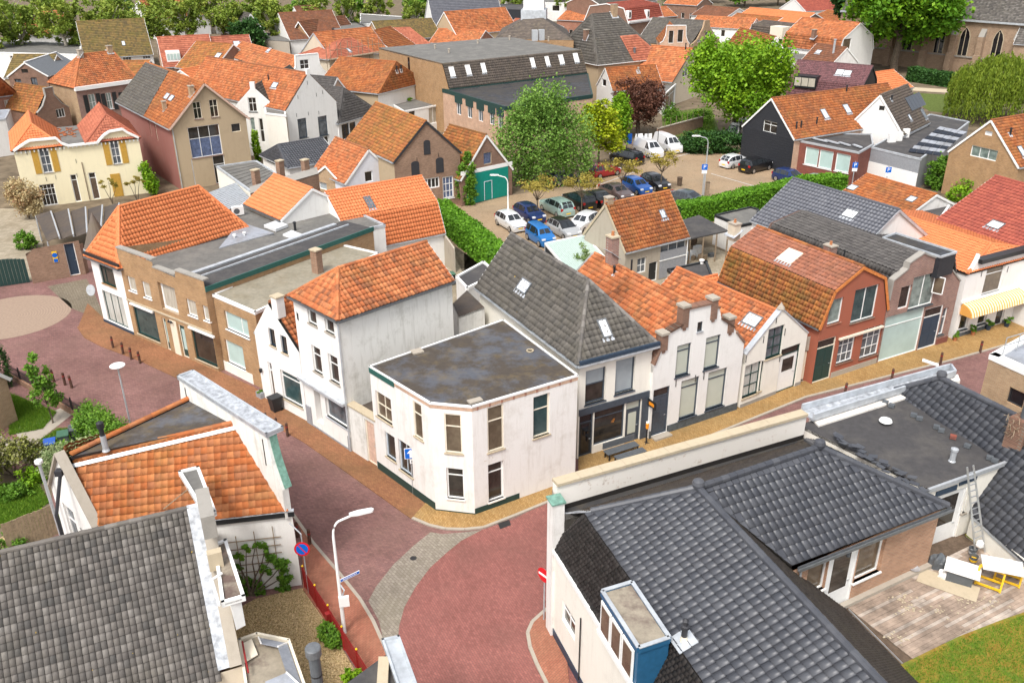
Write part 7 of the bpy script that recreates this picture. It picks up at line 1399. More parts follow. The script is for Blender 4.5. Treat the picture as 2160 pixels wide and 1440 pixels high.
def rnd_blobs(r,h0,h1,k,squash=.8):
 out=[((0,0,(h0+h1)/2),r*.72,r*.72,(h1-h0)*.42)]
 for j in range(k):t=6.28*j/k+random.random();z=random.uniform(h0+.2*(h1-h0),h1-.22*(h1-h0));q=r*random.uniform(.45,.62);out.append(((math.cos(t)*q,math.sin(t)*q,z),r*.45,r*.45,(h1-h0)*.24))
 return out
tree('birch_tree','large weeping birch with drooping green crown by the car park',P(1145,388),12,[((0,0,6.0),3.7,3.7,5.0),((-3.0,.3,4.4),2.8,2.6,4.2),((3.0,.2,4.4),2.9,2.7,4.2),((.6,-.5,9.3),2.3,2.3,2.5),((-1.5,0,8),2.2,2.2,2.4)],26000,.26,'leaf_birch',.22,'bark_pale',droop=.35,shell=.5)
tree('acacia_tree','yellow-green acacia beside the weeping birch',P(1262,362),8,[((0,0,5.2),1.9,1.9,2.4),((-1.2,0,6.4),1.4,1.4,1.4),((1.4,0,4.0),1.5,1.5,1.6),((.2,0,7.4),1.1,1.1,1.0)],7000,.32,'leaf_yellow',.15,flat=1.2)
tree('maple_tree','slim fresh green maple behind the yellow acacia',P(1300,335),7.5,[((0,0,4.6),1.5,1.5,2.4),((.3,0,6.8),1.0,1.0,1.3)],4500,.32,'leaf_bright',.12)
tree('copper_beech','dark red-brown copper beech behind the white vans',P(1345,286),8.5,rnd_blobs(3.7,1.0,7.8,9),15000,.28,'leaf_copper',.3)
tree('bright_green_tree','big bright yellow-green tree beside the black tarred house',P(1548,288),12,rnd_blobs(7.0,2.0,13.5,12),30000,.42,'leaf_bright',.4)
tree('chestnut_tree','huge green chestnut tree in front of the church',P(1885,152),18,rnd_blobs(10.5,4.5,21,14),30000,.75,'leaf_chestnut',.8)
tree('chestnut_tree','darker green tree at the top left of the chestnut',P(1800,110),15,rnd_blobs(6.5,5,19,8),9000,.75,'leaf_dark',.6)
# willow: hanging strands
wb=V2(P(2095,255));o=thing('willow_tree','weeping willow with long hanging yellow-green strands at right','tree',wb);mb=MB();limb(mb,wb,wb+Vector((0,0,4)),.5,.4,8)
for k in range(9):t=6.28*k/9;limb(mb,wb+Vector((0,0,3.5)),wb+Vector((math.cos(t)*4,math.sin(t)*4,7.4)),.22,.06)
mb.build('trunk','bark',o);V=[];T=[]
for k in range(1150):
 t=random.uniform(0,6.28);r=6.6*math.sqrt(random.random());z0=8.6-(r/6.6)**2*2.8+random.gauss(0,.5);L=random.uniform(2.2,6.0)*(.5+.6*r/6.6);m=30;s=np.linspace(0,1,m);x=wb.x+math.cos(t)*(r+.5*s);y=wb.y+math.sin(t)*(r+.5*s);V.append(np.stack([x,y,np.maximum(z0-s*L,.4)],1)+rng.normal(size=(m,3))*.09);T.append(np.full(m,random.random())*.7+rng.random(m)*.3)
p=np.concatenate(V);t=np.concatenate(T);m=len(p);a=rng.normal(size=(m,3))*.3;a[:,2]=-1;a/=np.linalg.norm(a,axis=1)[:,None];b_=rng.normal(size=(m,3));b_-=(b_*a).sum(1)[:,None]*a;b_/=np.linalg.norm(b_,axis=1)[:,None];s=.42
npmesh('crown',np.stack([p-a*s*.5,p+b_*s*.2,p+a*s*.5,p-b_*s*.2],1).reshape(-1,3),np.arange(4*m),4,'leaf_willow',o,t)
# plane trees along the back street
tp=[(-20,158,15),(60,150,15),(150,152,16),(235,146,16),(318,132,15),(400,118,15),(492,112,14),(578,112,15),(735,100,14),(800,72,12),(880,94,13),(655,96,13),(1000,46,11),(1083,44,11),(1192,44,11),(30,100,14),(130,96,14),(250,88,14),(350,80,14),(450,70,14),(560,62,13),(960,40,11)]
wh=['at far left','second from the left edge','above the mossy gable','above the cornice brick house','above the olive barn','above the long dusky roof','beside the slate dormer house','above the brown villa','before the pale modern block','beside the dark modern block','left of the tan barn','over the brown A-shaped gable','behind the tan barn','left of the white cupola','right of the white cupola','in the back row at far left','in the back row above the grey roof','in the back row above the mossy gable','in the back row above the olive barn','in the back row above the dusky roof','in the back row above the brown villa','small and far, left of the tan barn top']
for k,(px,py,Hh)in enumerate(tp):
 sm=k in(9,10,12,13,14,21,8);tree('plane_tree','pale yellow-green plane tree '+wh[k],P(px,py),Hh,rnd_blobs(5.6 if not sm else 4.0,Hh*.24,Hh*.9,11),5200 if not sm else 3200,.55,'leaf_plane',.42,'bark_pale','plane trees along the back street',shell=.25,fork=.4,clump=.13,nl=14)
tree('garden_tree','round dark green tree beside the long dusky roof',P(532,128),7,rnd_blobs(4.2,1.5,8.5,7),6000,.5,'leaf_dark',.25)
for k,(px,py,r,h,m,lb)in enumerate(((1420,30,6,9,'leaf_mid','left of the brown hipped roof'),(1570,14,9,9,'leaf_mid','above the long orange roof'),(1640,12,9,10,'leaf_plane','left of the white red-roofed house'),(1480,6,9,10,'leaf_dark','at the very top edge'),(640,60,5,8,'leaf_mid','behind the brown villa roofs'),(1760,40,7,12,'leaf_dark','at the foot of the far russet row'),(745,40,4,7,'leaf_mid','between the modern blocks'),(290,72,7,9,'leaf_dark','behind the olive barn'),(880,32,5,7,'leaf_mid','near the dark blue far roof'),(2030,70,3.5,9,'leaf_bright','small beside the church window'))):tree('far_tree','far green tree '+lb,P(px,py),h,rnd_blobs(r,1.5,h,6),4500,.7,m,.3,group='far green trees')
# parking saplings
for k,(px,py,lb)in enumerate(((1133,465,'beside the mint estate car'),(1226,458,'beside the black suv'),(1310,421,'by the brown car'),(1394,402,'by the last black car'))):tree('sapling','thin yellowish sapling in the car park '+lb,P(px,py),4,[((0,0,3.7),1.9,1.9,.75),((.8,.2,3.4),1.2,1.2,.6),((-.9,.1,3.6),1.1,1.1,.5)],1100,.2,'leaf_sapling',.07,'bark','saplings in the car park',nl=14,fork=.5)
def bush(name,label,base,blobs,n,size,mat,cat='shrub',core=None,stem='bark',group=None,**kw):
 base=V2(base);o=thing(name,label,cat,base,group);bl=[(base+Vector(c),*r)for c,*r in blobs];v,f,t=leaves(n,bl,size,**kw);npmesh('foliage',v,f,4,mat,o,t);mb=MB();[limb(mb,base,base+Vector(c),.05,.015)for c,*r in blobs];mb.build('stem',stem,o);return o
def hedge(name,label,pts,wd,h,mat,n,size):
 q=[V2(P(*p))for p in pts];o=thing(name,label,'hedge',q[0]);V=[];T=[];mb=MB()
 for a,b_ in zip(q[:-1],q[1:]):
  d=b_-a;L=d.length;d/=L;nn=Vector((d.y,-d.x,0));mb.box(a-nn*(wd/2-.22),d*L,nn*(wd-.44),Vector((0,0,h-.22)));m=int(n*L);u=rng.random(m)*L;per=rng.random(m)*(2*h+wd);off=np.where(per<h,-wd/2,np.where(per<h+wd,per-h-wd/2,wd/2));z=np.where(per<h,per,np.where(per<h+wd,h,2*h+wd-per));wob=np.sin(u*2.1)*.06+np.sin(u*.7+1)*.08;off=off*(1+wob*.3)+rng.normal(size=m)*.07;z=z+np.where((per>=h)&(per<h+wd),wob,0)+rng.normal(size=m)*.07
  V.append(np.stack([a.x+d.x*u+nn.x*off,a.y+d.y*u+nn.y*off,np.maximum(z,.05)],1));cl=rng.random(4000);T.append(np.clip(cl[(np.floor(u*2.5)*7+np.floor(z*2.5)*31+np.floor(off*2)*13).astype(int)%4000]*.5+rng.random(m)*.5,0,1))
 mb.build('core_block','leaf_core',o);p=np.concatenate(V);t=np.concatenate(T);m=len(p);nrm=rng.normal(size=(m,3));nrm[:,2]+=.5;nrm/=np.linalg.norm(nrm,axis=1)[:,None];a=rng.normal(size=(m,3));a-=(a*nrm).sum(1)[:,None]*nrm;a/=np.linalg.norm(a,axis=1)[:,None];b2=np.cross(nrm,a);s=size*(.6+.8*rng.random(m))[:,None]  # added solid dark green box inside the foliage, stops see-through
 npmesh('foliage',np.stack([p-a*s*.5,p+b2*s*.4,p+a*s*.5,p-b2*s*.4],1).reshape(-1,3),np.arange(4*m),4,mat,o,t);return o
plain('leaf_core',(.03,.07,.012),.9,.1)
hedge('long_hedge','long clipped bright green hedge beside the orange gambrel roof',[(928,468),(985,515),(1072,588)],1.7,2.1,'leaf_hedge',1500,.2)
hedge('car_park_hedge','long clipped bright green hedge along the right of the car park',[(1424,478),(1560,448),(1680,418),(1775,408)],1.5,2.1,'leaf_hedge',1300,.2)
hedge('church_hedge','dark green hedge along the church wall',[(1918,170),(2020,186),(2090,192)],2.2,2.2,'leaf_dark',700,.4)
bush('ivy','tall green ivy column climbing the corner of the brick barn',P(984,432),[((0,0,.9),1.0,.5,1.0),((.05,0,2.4),1.0,.45,1.1),((.1,0,3.8),.8,.4,.9),((.2,.1,4.9),.45,.3,.6)],6500,.22,'leaf_mid','ivy')
bush('dark_shrub','dark green ivy-covered bank behind the white vans',P(1560,322)if 0 else P(1500,322),[((-1,0,1.2),2.6,1.6,1.5),((1.8,0,1.4),2.2,1.6,1.6),((-2.6,.4,1),1.6,1.2,1.3)],7500,.3,'leaf_dark','shrub')
bush('flowering_shrub','cream and pink flowering shrub at the left by the cream villa',P(62,462),[((0,0,2.3),1.5,1.3,1.5),((-.9,.3,3.0),1.1,1.0,1.0),((.6,-.2,1.6),1.0,1.0,1.0)],6500,.2,'leaf_flower')
bush('box_shrub','green potted box shrub on the left courtyard',P(58,525),[((0,0,.8),.9,.8,.8),((-.4,.3,1.1),.5,.5,.5)],2500,.18,'leaf_mid')
bush('climber','fresh green climber beside the cream villa wall',P(322,412),[((0,0,1.2),.8,.6,1.2),((-.4,.3,2.6),.6,.5,.9)],2800,.22,'leaf_bright','shrub');bush('climber','green climber between tan house and white houses',P(545,340),[((0,0,1.5),.5,.5,1.6),((0,0,3.2),.4,.4,.9)],1800,.25,'leaf_bright','shrub')
for k,(px,py,w_,lb)in enumerate(((238,430,.7,'before the ochre ground-floor shutter'),(290,425,.6,'right of the ochre shutter'))):bush('espalier_tree','sparse brown-leaved espalier tree '+lb,P(px,py),[((-w_,0,2.1),.6,.4,.35),((w_,0,2.1),.6,.4,.35),((0,0,2.4),.6,.4,.35)],700,.16,'leaf_sapling','tree',group='espalier trees by the villa')
bush('yard_bush','white-flowering bush in the yard behind the slate roof',P(1222,606),[((0,0,1.6),.9,.9,1.1),((.4,0,2.8),.6,.6,.9)],2600,.15,'leaf_white_flower')
bush('corner_climber','green climber on the grey clad block at right',P(1985,398),[((-.6,0,1.4),1.5,1.0,1.5),((.6,.6,2.2),1.2,1.0,1.2)],4200,.28,'leaf_mid');bush('right_garden_shrub','leafy garden shrubs before the dark red roof',P(2020,425),[((0,0,.8),1.3,.8,.8),((2.0,1.0,1.6),1.4,1.0,1.0)],3000,.25,'leaf_bright')
bush('garden_shrub','fresh green shrubs in the walled garden beside the bright tree',P(1440,262),[((0,0,.7),2.2,1.2,.8),((2.6,.5,.8),1.8,1.2,.9),((-1.6,2,1.2),1.2,1.0,1.2)],4200,.25,'leaf_mid');bush('yellow_shrub','yellow-green shrub beside the zinc ridge house',P(618,122),[((0,0,1.4),1.8,1.5,1.4)],1800,.4,'leaf_yellow');bush('roof_plants','bright green plants growing along the white annex roof',P(845,262),[((0,0,3.6),1.5,.4,.5),((1.2,-.6,3.5),.9,.4,.4)],1200,.25,'leaf_bright')
# front-left garden
bush('conifer_hedge','row of deep green conifers along the garden railing',P(232,958),[((-1.0,1.0,1.1),1.0,.9,1.3),((-.1,.2,1.15),.95,.9,1.3),((.9,-.7,1.0),.9,.9,1.2),((-1.7,1.7,1.2),.7,.7,1.1)],13000,.13,'leaf_mid','hedge',shell=.75)
bush('variegated_bush','pale variegated bush beside the near orange house',P(170,998),[((-.8,-.2,.9),1.0,.9,.9),((.3,.2,1.0),1.1,.9,.95),((1.2,.5,.9),.8,.8,.8)],12000,.11,'leaf_varieg',shell=.75)
bush('clipped_column','dark clipped column shrub at left edge of the street',P(8,818),[((0,0,1.6),.62,.62,1.6),((-.1,0,2.6),.5,.5,.7)],5000,.12,'leaf_dark',shell=.8)
tree('young_tree','slender young tree on the garden lawn at left',P(112,892),4.2,[((0,0,2.0),.75,.75,.9),((-.1,0,3.1),.6,.6,.7),((-.1,0,4.0),.55,.55,.5)],2400,.17,'leaf_mid',.05,nl=8,fork=.3,cat='tree')
bush('wisteria','yellow-green wisteria with pale blossom at far left',P(35,1008),[((-1.0,0,1.6),1.1,.9,1.0),((.2,.2,1.5),.9,.8,.8),((.8,.8,1.1),.7,.6,.7),((-.6,-1.0,1.2),.8,.7,.8)],9000,.14,'leaf_wisteria')
for k,(px,py,lb)in enumerate(((25,1050,'left of the lawn'),(70,1015,'under the wisteria'),(15,1165,'below the gravel path'),(90,1110,'beside the wooden fence'),(125,965,'behind the flue pipe'))):bush('garden_plant','low green garden plant '+lb,P(px,py),[((0,0,.4),.7,.6,.5),((.5,.2,.35),.5,.5,.4)],1800,.14,('leaf_mid','leaf_bright')[k%2],'plant',group='low plants of the left garden')
# espalier on the near white wall (trellis + climbing leaves)
b=houseG;o=thing('trellis','wooden trellis with climbing leafy vine on the white end wall','trellis',b.wp(0,4,0,.05));a_,d_,n_,L_=b.wf(0);uu=lambda px,py:b.uz(0,px,py)
for px0,py0,px1,py1 in((480,1160,590,1112),(485,1178,590,1127),(490,1195,592,1142),(495,1213,595,1158),(500,1228,590,1175)):
 (u0,z0),(u1,z1)=uu(px0,py0),uu(px1,py1);zz=(z0+z1)/2;mb=MB();mb.bar(b.wp(0,u0,zz,.06),b.wp(0,u1,zz,.06),.03,.03);mb.build('slat','wood_old',o)
for px,py in((497,1128),(535,1118),(574,1107)):u,z=uu(px,py);mb=MB();mb.bar(b.wp(0,u,.2,.08),b.wp(0,u,z,.08),.03,.03);mb.build('slat','wood_old',o)
vb=b.wp(0,L_-2.2,0,.3);mid=lambda px,py:(b.wp(0,*uu(px,py),.18)-V2(vb));B_=[]
for px,py,r in((505,1170,.28),(520,1150,.26),(540,1142,.24),(560,1150,.26),(570,1175,.36),(595,1185,.4),(598,1210,.36),(500,1195,.24),(505,1215,.26),(530,1225,.4),(515,1245,.4),(545,1235,.35),(600,1240,.38),(560,1195,.3)):B_.append((mid(px,py),r,r*.55,r))
bush('climbing_vine','green vine arching over the trellis on the white wall',vb,B_,6500,.12,'leaf_mid','vine',shell=.3)
bush('fence_plant','green leafy plant beside the red letter box',P(697,1352),[((0,0,.5),.45,.4,.5),((.25,-.3,.4),.35,.35,.4)],2200,.12,'leaf_mid','plant');bush('fence_plant','small green plant at bottom by the red fence',P(745,1440),[((0,0,.3),.35,.35,.3)],1200,.12,'leaf_bright','plant')
# grass, gravel
def turf(name,label,poly,n,h,mat,z=0.0,wdt=.012):
 q=[V2(P(*p,z))for p in poly];xs=[p.x for p in q];ys=[p.y for p in q];pts=[]
 X=rng.random(n*3)*(max(xs)-min(xs))+min(xs);Y=rng.random(n*3)*(max(ys)-min(ys))+min(ys);ins=np.zeros(len(X),bool);j=len(q)-1
 for i in range(len(q)):c=((q[i].y>Y)!=(q[j].y>Y))&(X<(q[j].x-q[i].x)*(Y-q[i].y)/(q[j].y-q[i].y+1e-9)+q[i].x);ins^=c;j=i
 X,Y=X[ins][:n],Y[ins][:n];m=len(X);a=rng.random(m)*6.28;hh=h*(.5+rng.random(m));lx,ly=rng.normal(size=m)*h*.5,rng.normal(size=m)*h*.5;w_=wdt*(.7+rng.random(m))
 v=np.stack([np.stack([X-np.cos(a)*w_,Y-np.sin(a)*w_,np.full(m,z)],1),np.stack([X+np.cos(a)*w_,Y+np.sin(a)*w_,np.full(m,z)],1),np.stack([X+lx,Y+ly,z+hh],1)],1).reshape(-1,3);o=npmesh(name,v,np.arange(3*m),3,mat,None,rng.random(m),kind='stuff');tag(o,label,'grass');return o
G1=[(20,830),(120,870),(90,905),(20,918)];G2=[(60,945),(120,905),(180,900),(240,960),(150,1000),(70,960)];G3=[(-30,1030),(75,1010),(105,1060),(30,1105),(-30,1120)]
for k,(gp,lb)in enumerate(((G1,'lawn strip beside the left brick house'),(G2,'lush lawn around the young tree'),(G3,'lawn left of the near orange house'))):sheet('lawn',gp,.014,'lawn_soil');turf('grass','short green grass of the '+lb,gp,16000,.14,'grass')
sheet('garden_soil',[(-60,900),(30,990),(110,1010),(110,1160),(-60,1240)],.006,'earth');sheet('garden_path',[(30,905),(140,855),(160,868),(75,935),(55,960)],.016,'concrete');sheet('gravel_path',[(-20,1145),(105,1080),(115,1100),(-20,1175)],.018,'gravel')
GG=[(470,1300),(540,1262),(636,1240),(650,1245),(800,1500),(600,1560),(480,1500)];sheet('gravel_garden',GG,.016,'gravel');turf('garden_litter','dry grass and litter over the gravel garden',[(480,1300),(540,1262),(636,1240),(775,1450),(560,1460)],15000,.05,'grass_dry',wdt=.02)
sheet('car_park',[(900,430),(1080,412),(1180,395),(1500,300),(1570,320),(1690,368),(1780,385),(1440,500),(1000,620)],.008,'lot_pavers');sheet('courtyard',[(-60,440),(70,440),(110,590),(-60,600)],.01,'yard_pavers');sheet('yard',[(1230,560),(1500,520),(1600,560),(1300,720)],.009,'yard_pavers');sheet('church_lawn',[(1900,195),(2100,205),(2100,250),(1960,235)],.02,'lawn_soil');sheet('church_path',[(1900,183),(2100,195),(2100,203),(1900,190)],.02,'stone_cap');sheet('walled_garden',[(1395,240),(1500,225),(1520,285),(1400,290)],.02,'lawn_soil');turf('grass','green grass of the walled garden',[(1400,245),(1500,232),(1510,280),(1405,285)],6000,.25,'grass',wdt=.03)
turf('moss_tufts','tufts of moss and grass on the green roof at bottom right',[(1895,1412),(2020,1350),(2110,1315),(2230,1272),(2300,1480),(1910,1540)],22000,.07,'grass',DZ+.06,.012)
# ================================================================== cars
def paint(name,c,metal=.25):
 k=N(name);k.fin(c,.28,.6,metal);k.b.inputs['Coat Weight'].default_value=.6;k.b.inputs['Coat Roughness'].default_value=.05;return name
for nm,c in(('car_white',(.75,.76,.77)),('car_black',(.012,.012,.014)),('car_red',(.38,.012,.02)),('car_blue',(.01,.09,.36)),('car_navy',(.01,.03,.13)),('car_mint',(.36,.5,.46)),('car_grey',(.12,.13,.14)),('car_silver',(.45,.46,.46)),('car_brown',(.12,.085,.08)),('car_bright',(.01,.17,.5)),('car_slate',(.06,.075,.085))):paint(nm,c)
k=N('car_glass');k.fin((.02,.024,.028),.05,.8);k=N('tyre');k.fin((.015,.015,.016),.8,.2);k=N('rim');k.fin((.5,.51,.52),.3,.5,.8);k=N('lamp_red');k.fin((.4,.01,.01),.2,.5);k=N('lamp_clear');k.fin((.75,.77,.8),.1,.6)
CT={'hatch':(4.05,1.75,1.5,[(0,.42),(.02,.62),(.06,.82),(.14,.95),(.3,1),(.5,.99),(.58,.93),(.74,.66),(.8,.62),(.93,.56),(.99,.44),(1,.36)],(.03,.75),.62),'suv':(4.4,1.86,1.62,[(0,.42),(.02,.62),(.05,.84),(.12,.96),(.3,1),(.55,.98),(.62,.92),(.74,.68),(.8,.66),(.94,.61),(.99,.48),(1,.38)],(.03,.75),.63),'mpv':(4.4,1.8,1.66,[(0,.42),(.02,.6),(.05,.86),(.1,.97),(.3,1),(.6,.98),(.66,.92),(.8,.66),(.86,.62),(.95,.55),(.99,.44),(1,.34)],(.03,.81),.6),'boxy':(3.6,1.6,1.66,[(0,.42),(.02,.6),(.04,.9),(.08,.98),(.3,1),(.6,.98),(.68,.9),(.78,.66),(.84,.62),(.95,.56),(.99,.44),(1,.34)],(.03,.79),.6),'sedan':(4.6,1.82,1.45,[(0,.42),(.02,.62),(.13,.68),(.16,.7),(.3,.95),(.42,1),(.56,.98),(.62,.92),(.76,.68),(.82,.64),(.95,.57),(.99,.44),(1,.36)],(.15,.77),.64),'van':(5.1,1.95,1.98,[(0,.35),(.01,.6),(.03,.94),(.06,.99),(.3,1),(.64,.985),(.7,.93),(.84,.62),(.88,.56),(.97,.48),(.995,.38),(1,.3)],(.62,.86),.55),'camper':(5.9,2.05,2.6,[(0,.3),(.01,.6),(.02,.94),(.06,.98),(.3,1),(.7,.98),(.76,.9),(.88,.55),(.92,.46),(.98,.38),(.995,.3),(1,.25)],(.7,.9),.5)}
def car(label,typ,col,rear,front,group='cars in the car park',roof=None,cat='car',glass2=True):
 L,W,H,sil,cab,belt=CT[typ];r,f=V2(P(*rear)),V2(P(*front));c=(r+f)/2;d=(f-r).normalized();rz=math.atan2(d.y,d.x)
 name='van' if typ in('van','camper')else 'car';o=thing(name,label,cat,(0,0,0),group);w=W/2;z0=.2;body=MB();gl=MB();rf=MB()
 S=[]
 for x,h in sil:
  X=(x-.5)*L;zt=h*H;nose=min(1,(min(x,1-x)*L+.05)/.55)**.5;wb=w*(.74+.26*nose);zb=min(belt*H,zt);ins=max(0,(zt-zb))*.33;S.append([Vector((X,wb*.93,z0)),Vector((X,wb,z0+.22)),Vector((X,wb,max(z0+.24,zb-.12))),Vector((X,wb*.96,zb)),Vector((X,max(.1,wb*.95-ins),zt-(.04 if zt>zb+.05 else 0))),Vector((X,max(.05,wb*.8-ins),zt)),Vector((X,0,zt+(.02 if zt>zb else.01)))])
 mir=lambda v:Vector((v.x,-v.y,v.z))
 def gpanel(q,n_):
  cc_=sum(q,Vector())/4;nn=(q[1]-q[0]).cross(q[2]-q[0]);nn=nn.normalized()if nn.length>1e-9 else Vector((0,0,1))
  if nn.dot(n_)<0:nn=-nn
  pp=[p.lerp(cc_,.1)+nn*.012 for p in q];gl.poly(pp)
 for i in range(len(S)-1):
  a,b=S[i],S[i+1];x0,x1=sil[i][0],sil[i+1][0]
  for j in range(6):
   q=[a[j],b[j],b[j+1],a[j+1]]
   for m in(0,1):
    qq=[mir(p)for p in q][::-1]if m else q;body.poly(qq,1 if(roof and j>=4 and cab[0]<=x0 and x1<=cab[1]and sil[i][1]>.9)else 0,smooth=j not in(3,))
    incab=x0>=cab[0]-.02 and x1<=cab[1]+.02
    if j==3 and incab and a[4].z>a[3].z+.2 and b[4].z>b[3].z+.02 or(j==3 and incab and b[4].z>b[3].z+.2):gpanel(qq,Vector((0,-1 if m else 1,.3)))
    if j in(5,)and incab and abs(sil[i+1][1]-sil[i][1])>.08 and max(sil[i][1],sil[i+1][1])>.8:gpanel(qq,Vector((1 if x0>.5 else-1,0,.6)))
 for S_ in(S[0],S[-1]):body.poly(S_+[mir(p)for p in S_[::-1]][1:])
 body.poly([S[0][0],S[-1][0],mir(S[-1][0]),mir(S[0][0])]);ORG['_c']=Vector();bo=body.build('body',[col,roof or col],o);gl.build('window','car_glass',o)
 for sx in(-.31,.32):
  for sy in(-1,1):
   wc=Vector((sx*L,sy*(w-.1),.32));mb=MB();pr=[(.32,-.1),(.33,-.06),(.33,.06),(.32,.1)];R=[[wc+Vector((r_*math.cos(t*math.pi/8),q_,r_*math.sin(t*math.pi/8)))for t in range(16)]for r_,q_ in pr]
   for i in range(3):
    for t in range(16):mb.poly([R[i][t],R[i][(t+1)%16],R[i+1][(t+1)%16],R[i+1][t]],smooth=True)
   mb.poly(R[0][::-1]);mb.poly(R[-1]);wo=mb.build('wheel','tyre',o);mb=MB();mb.prism([wc+Vector((.21*math.cos(t*math.pi/8),sy*.1,.21*math.sin(t*math.pi/8)))for t in range(16)],(0,sy*.012,0));mb.build('rim','rim',wo)
 zl=H*(.48 if typ not in('van','camper')else.36)
 for sy in(-1,1):mb=MB();mb.cbox((L*.46,sy*w*.68,zl-.05),.22,.34,.14);mb.build('headlight','lamp_clear',o);mb=MB();mb.cbox((-L*.478,sy*w*.78,zl),.12,.22,.26);mb.build('taillight','lamp_red',o);mb=MB();mb.cbox((L*.17,sy*(w+.07),belt*H),.12,.16,.12);mb.build('mirror',col,o)
 for sx in(-1,1):mb=MB();mb.cbox((sx*(L/2-.005),0,.42),.03,.5,.11);mb.build('number_plate','sign_yellow',o)
 mb=MB();mb.cbox((L*.497-.02,0,.5),.05,W*.5,.12);mb.build('grille','plastic_black',o)
 o.location=c;o.rotation_euler=(0,0,rz);return o
car('white compact hatchback in the front row beside the lamp post','hatch','car_white',(1054,466),(1102,494));car('dark blue hatchback behind the white compact','hatch','car_navy',(1094,450),(1140,474));car('mint green estate with its back to us','suv','car_mint',(1202,462),(1148,436));car('black suv with red lights beside the mint estate','suv','car_black',(1247,448),(1197,424));car('bright blue boxy small car in the front row','boxy','car_bright',(1116,496),(1164,526));car('silver-grey crossover with dark roof in the front row','hatch','car_silver',(1163,482),(1216,510),roof='car_black');car('white small car partly hidden by the grey gable','hatch','car_white',(1252,470),(1208,494));car('black saloon half hidden behind the black suv','sedan','car_black',(1280,440),(1240,418));car('brown-grey saloon in the back row of the middle bay','sedan','car_brown',(1272,404),(1326,428));car('blue saloon in the middle bay','hatch','car_blue',(1316,392),(1370,416));car('black hatchback at the end of the middle bay','hatch','car_black',(1356,384),(1408,408));car('slate grey small hatchback under the birch','hatch','car_slate',(1164,391),(1221,383));car('red hatchback at the far kerb','hatch','car_red',(1238,378),(1308,364));car('black people carrier left of the vans','mpv','car_black',(1352,350),(1292,336));car('white delivery van nearer the black people carrier','van','car_white',(1332,312),(1402,342),cat='van');car('white delivery van by the garden wall','van','car_white',(1374,302),(1442,332),cat='van');car('black high-roofed camper van beside the black tarred house','camper','car_black',(1578,284),(1530,310),cat='van',roof='car_silver');car('white hatchback with black roof by the tarred house','hatch','car_white',(1519,357),(1580,344));car('black crossover by the tarred house','suv','car_black',(1560,368),(1624,352));car('grey car roof showing above the right hedge','sedan','car_slate',(1420,424),(1475,436));car('dark blue car beside the wine brick block','hatch','car_navy',(1640,378),(1690,392));car('silver-grey car at right behind the hedge','sedan','car_grey',(1690,388),(1752,404))
sheet('parking_line',[(1230,402),(1340,362),(1340,362.9),(1230,402.9)],.012,'line_paint');sheet('parking_line',[(1405,336),(1560,296),(1560,296.9),(1405,336.9)],.012,'line_paint');sheet('parking_line',[(1500,366),(1590,392),(1590,392.9),(1500,366.9)],.012,'line_paint')
gw=[P(1388,296),P(1482,270)];o=thing('garden_wall','low brown garden wall with railings behind the vans','wall',gw[0]);d=(gw[1]-gw[0]);n_=Vector((d.y,-d.x,0)).normalized();mb=MB();mb.box(gw[0],d,n_*-.3,Vector((0,0,1.5)));mb.build('wall','brick_barn',o);mb=MB();mb.box(gw[0]+n_*.04+Vector((0,0,1.5)),d,n_*-.38,Vector((0,0,.1)));mb.build('coping','concrete',o)
for k in range(9):p=gw[0]+d*(k/8)+Vector((0,0,1.6));mb=MB();mb.tube([p,p+Vector((0,0,1.1))],.04,5);mb.build('rail_post','wood_old',o)
bw=P(1322,322);o=thing('information_boards','blue and white information boards behind the white van','sign',bw)
for k,(m,w_)in enumerate((('sign_blue',.7),('sign_white',1.0),('sign_white',1.0))):p=bw+Vector((.3+k*1.2,.4,1.0));mb=MB();mb.cbox(p,w_,.06,1.3,0,.3);mb.build('board',m,o)
mb=MB();[mb.tube([bw+Vector((k*1.3,.2,0)),bw+Vector((k*1.3,.2,2.9))],.05,5)for k in range(4)];mb.build('posts','metal_black',o)
# ================================================================== street furniture
def post_mesh():
 o=thing('bollard','x','bollard');mb=MB();mb.lathe((0,0,0),[(.085,0),(.08,.78),(.075,.88),(.05,.91),(.01,.92)],10);mb.build('post','rust_post',o);mb=MB();mb.lathe((0,0,.62),[(.0835,0),(.083,.09)],10);mb.build('band','metal_red',o);return o
bd=[(239,734,'leftmost of the four before the brown brick shops'),(260,747,'second of the four before the brown brick shops'),(277,758,'third of the four before the brown brick shops'),(296,766,'rightmost of the four before the brown brick shops'),(518,872,'first of five before the wheelie bin, half behind the zinc cornice'),(540,886,'second of five behind the zinc cornice'),(562,898,'third of five beside the zinc cornice'),(584,909,'fourth of five before the three-storey house'),(607,920,'last of five before the three-storey house'),(114,805,'behind the garden railing, left'),(138,812,'behind the garden railing, middle'),(152,818,'behind the garden railing, right'),(628,1132,'against the white wall by the round sign'),(654,1148,'beside the round no-parking sign'),(1781,834,'nearest of the four on the yellow pavement'),(1880,804,'second of the four on the yellow pavement'),(1983,769,'third of the four on the yellow pavement'),(2067,744,'farthest of the four on the yellow pavement')]
b0=post_mesh()
for k,(px,py,lb)in enumerate(bd):
 loc=P(px,py);o=b0 if k==0 else copy_tree(b0);o.location=loc;o.rotation_euler=(random.gauss(0,.02),random.gauss(0,.02),random.random()*3);o['label']='dark wooden bollard, '+lb;o['group']='bollards along the streets'
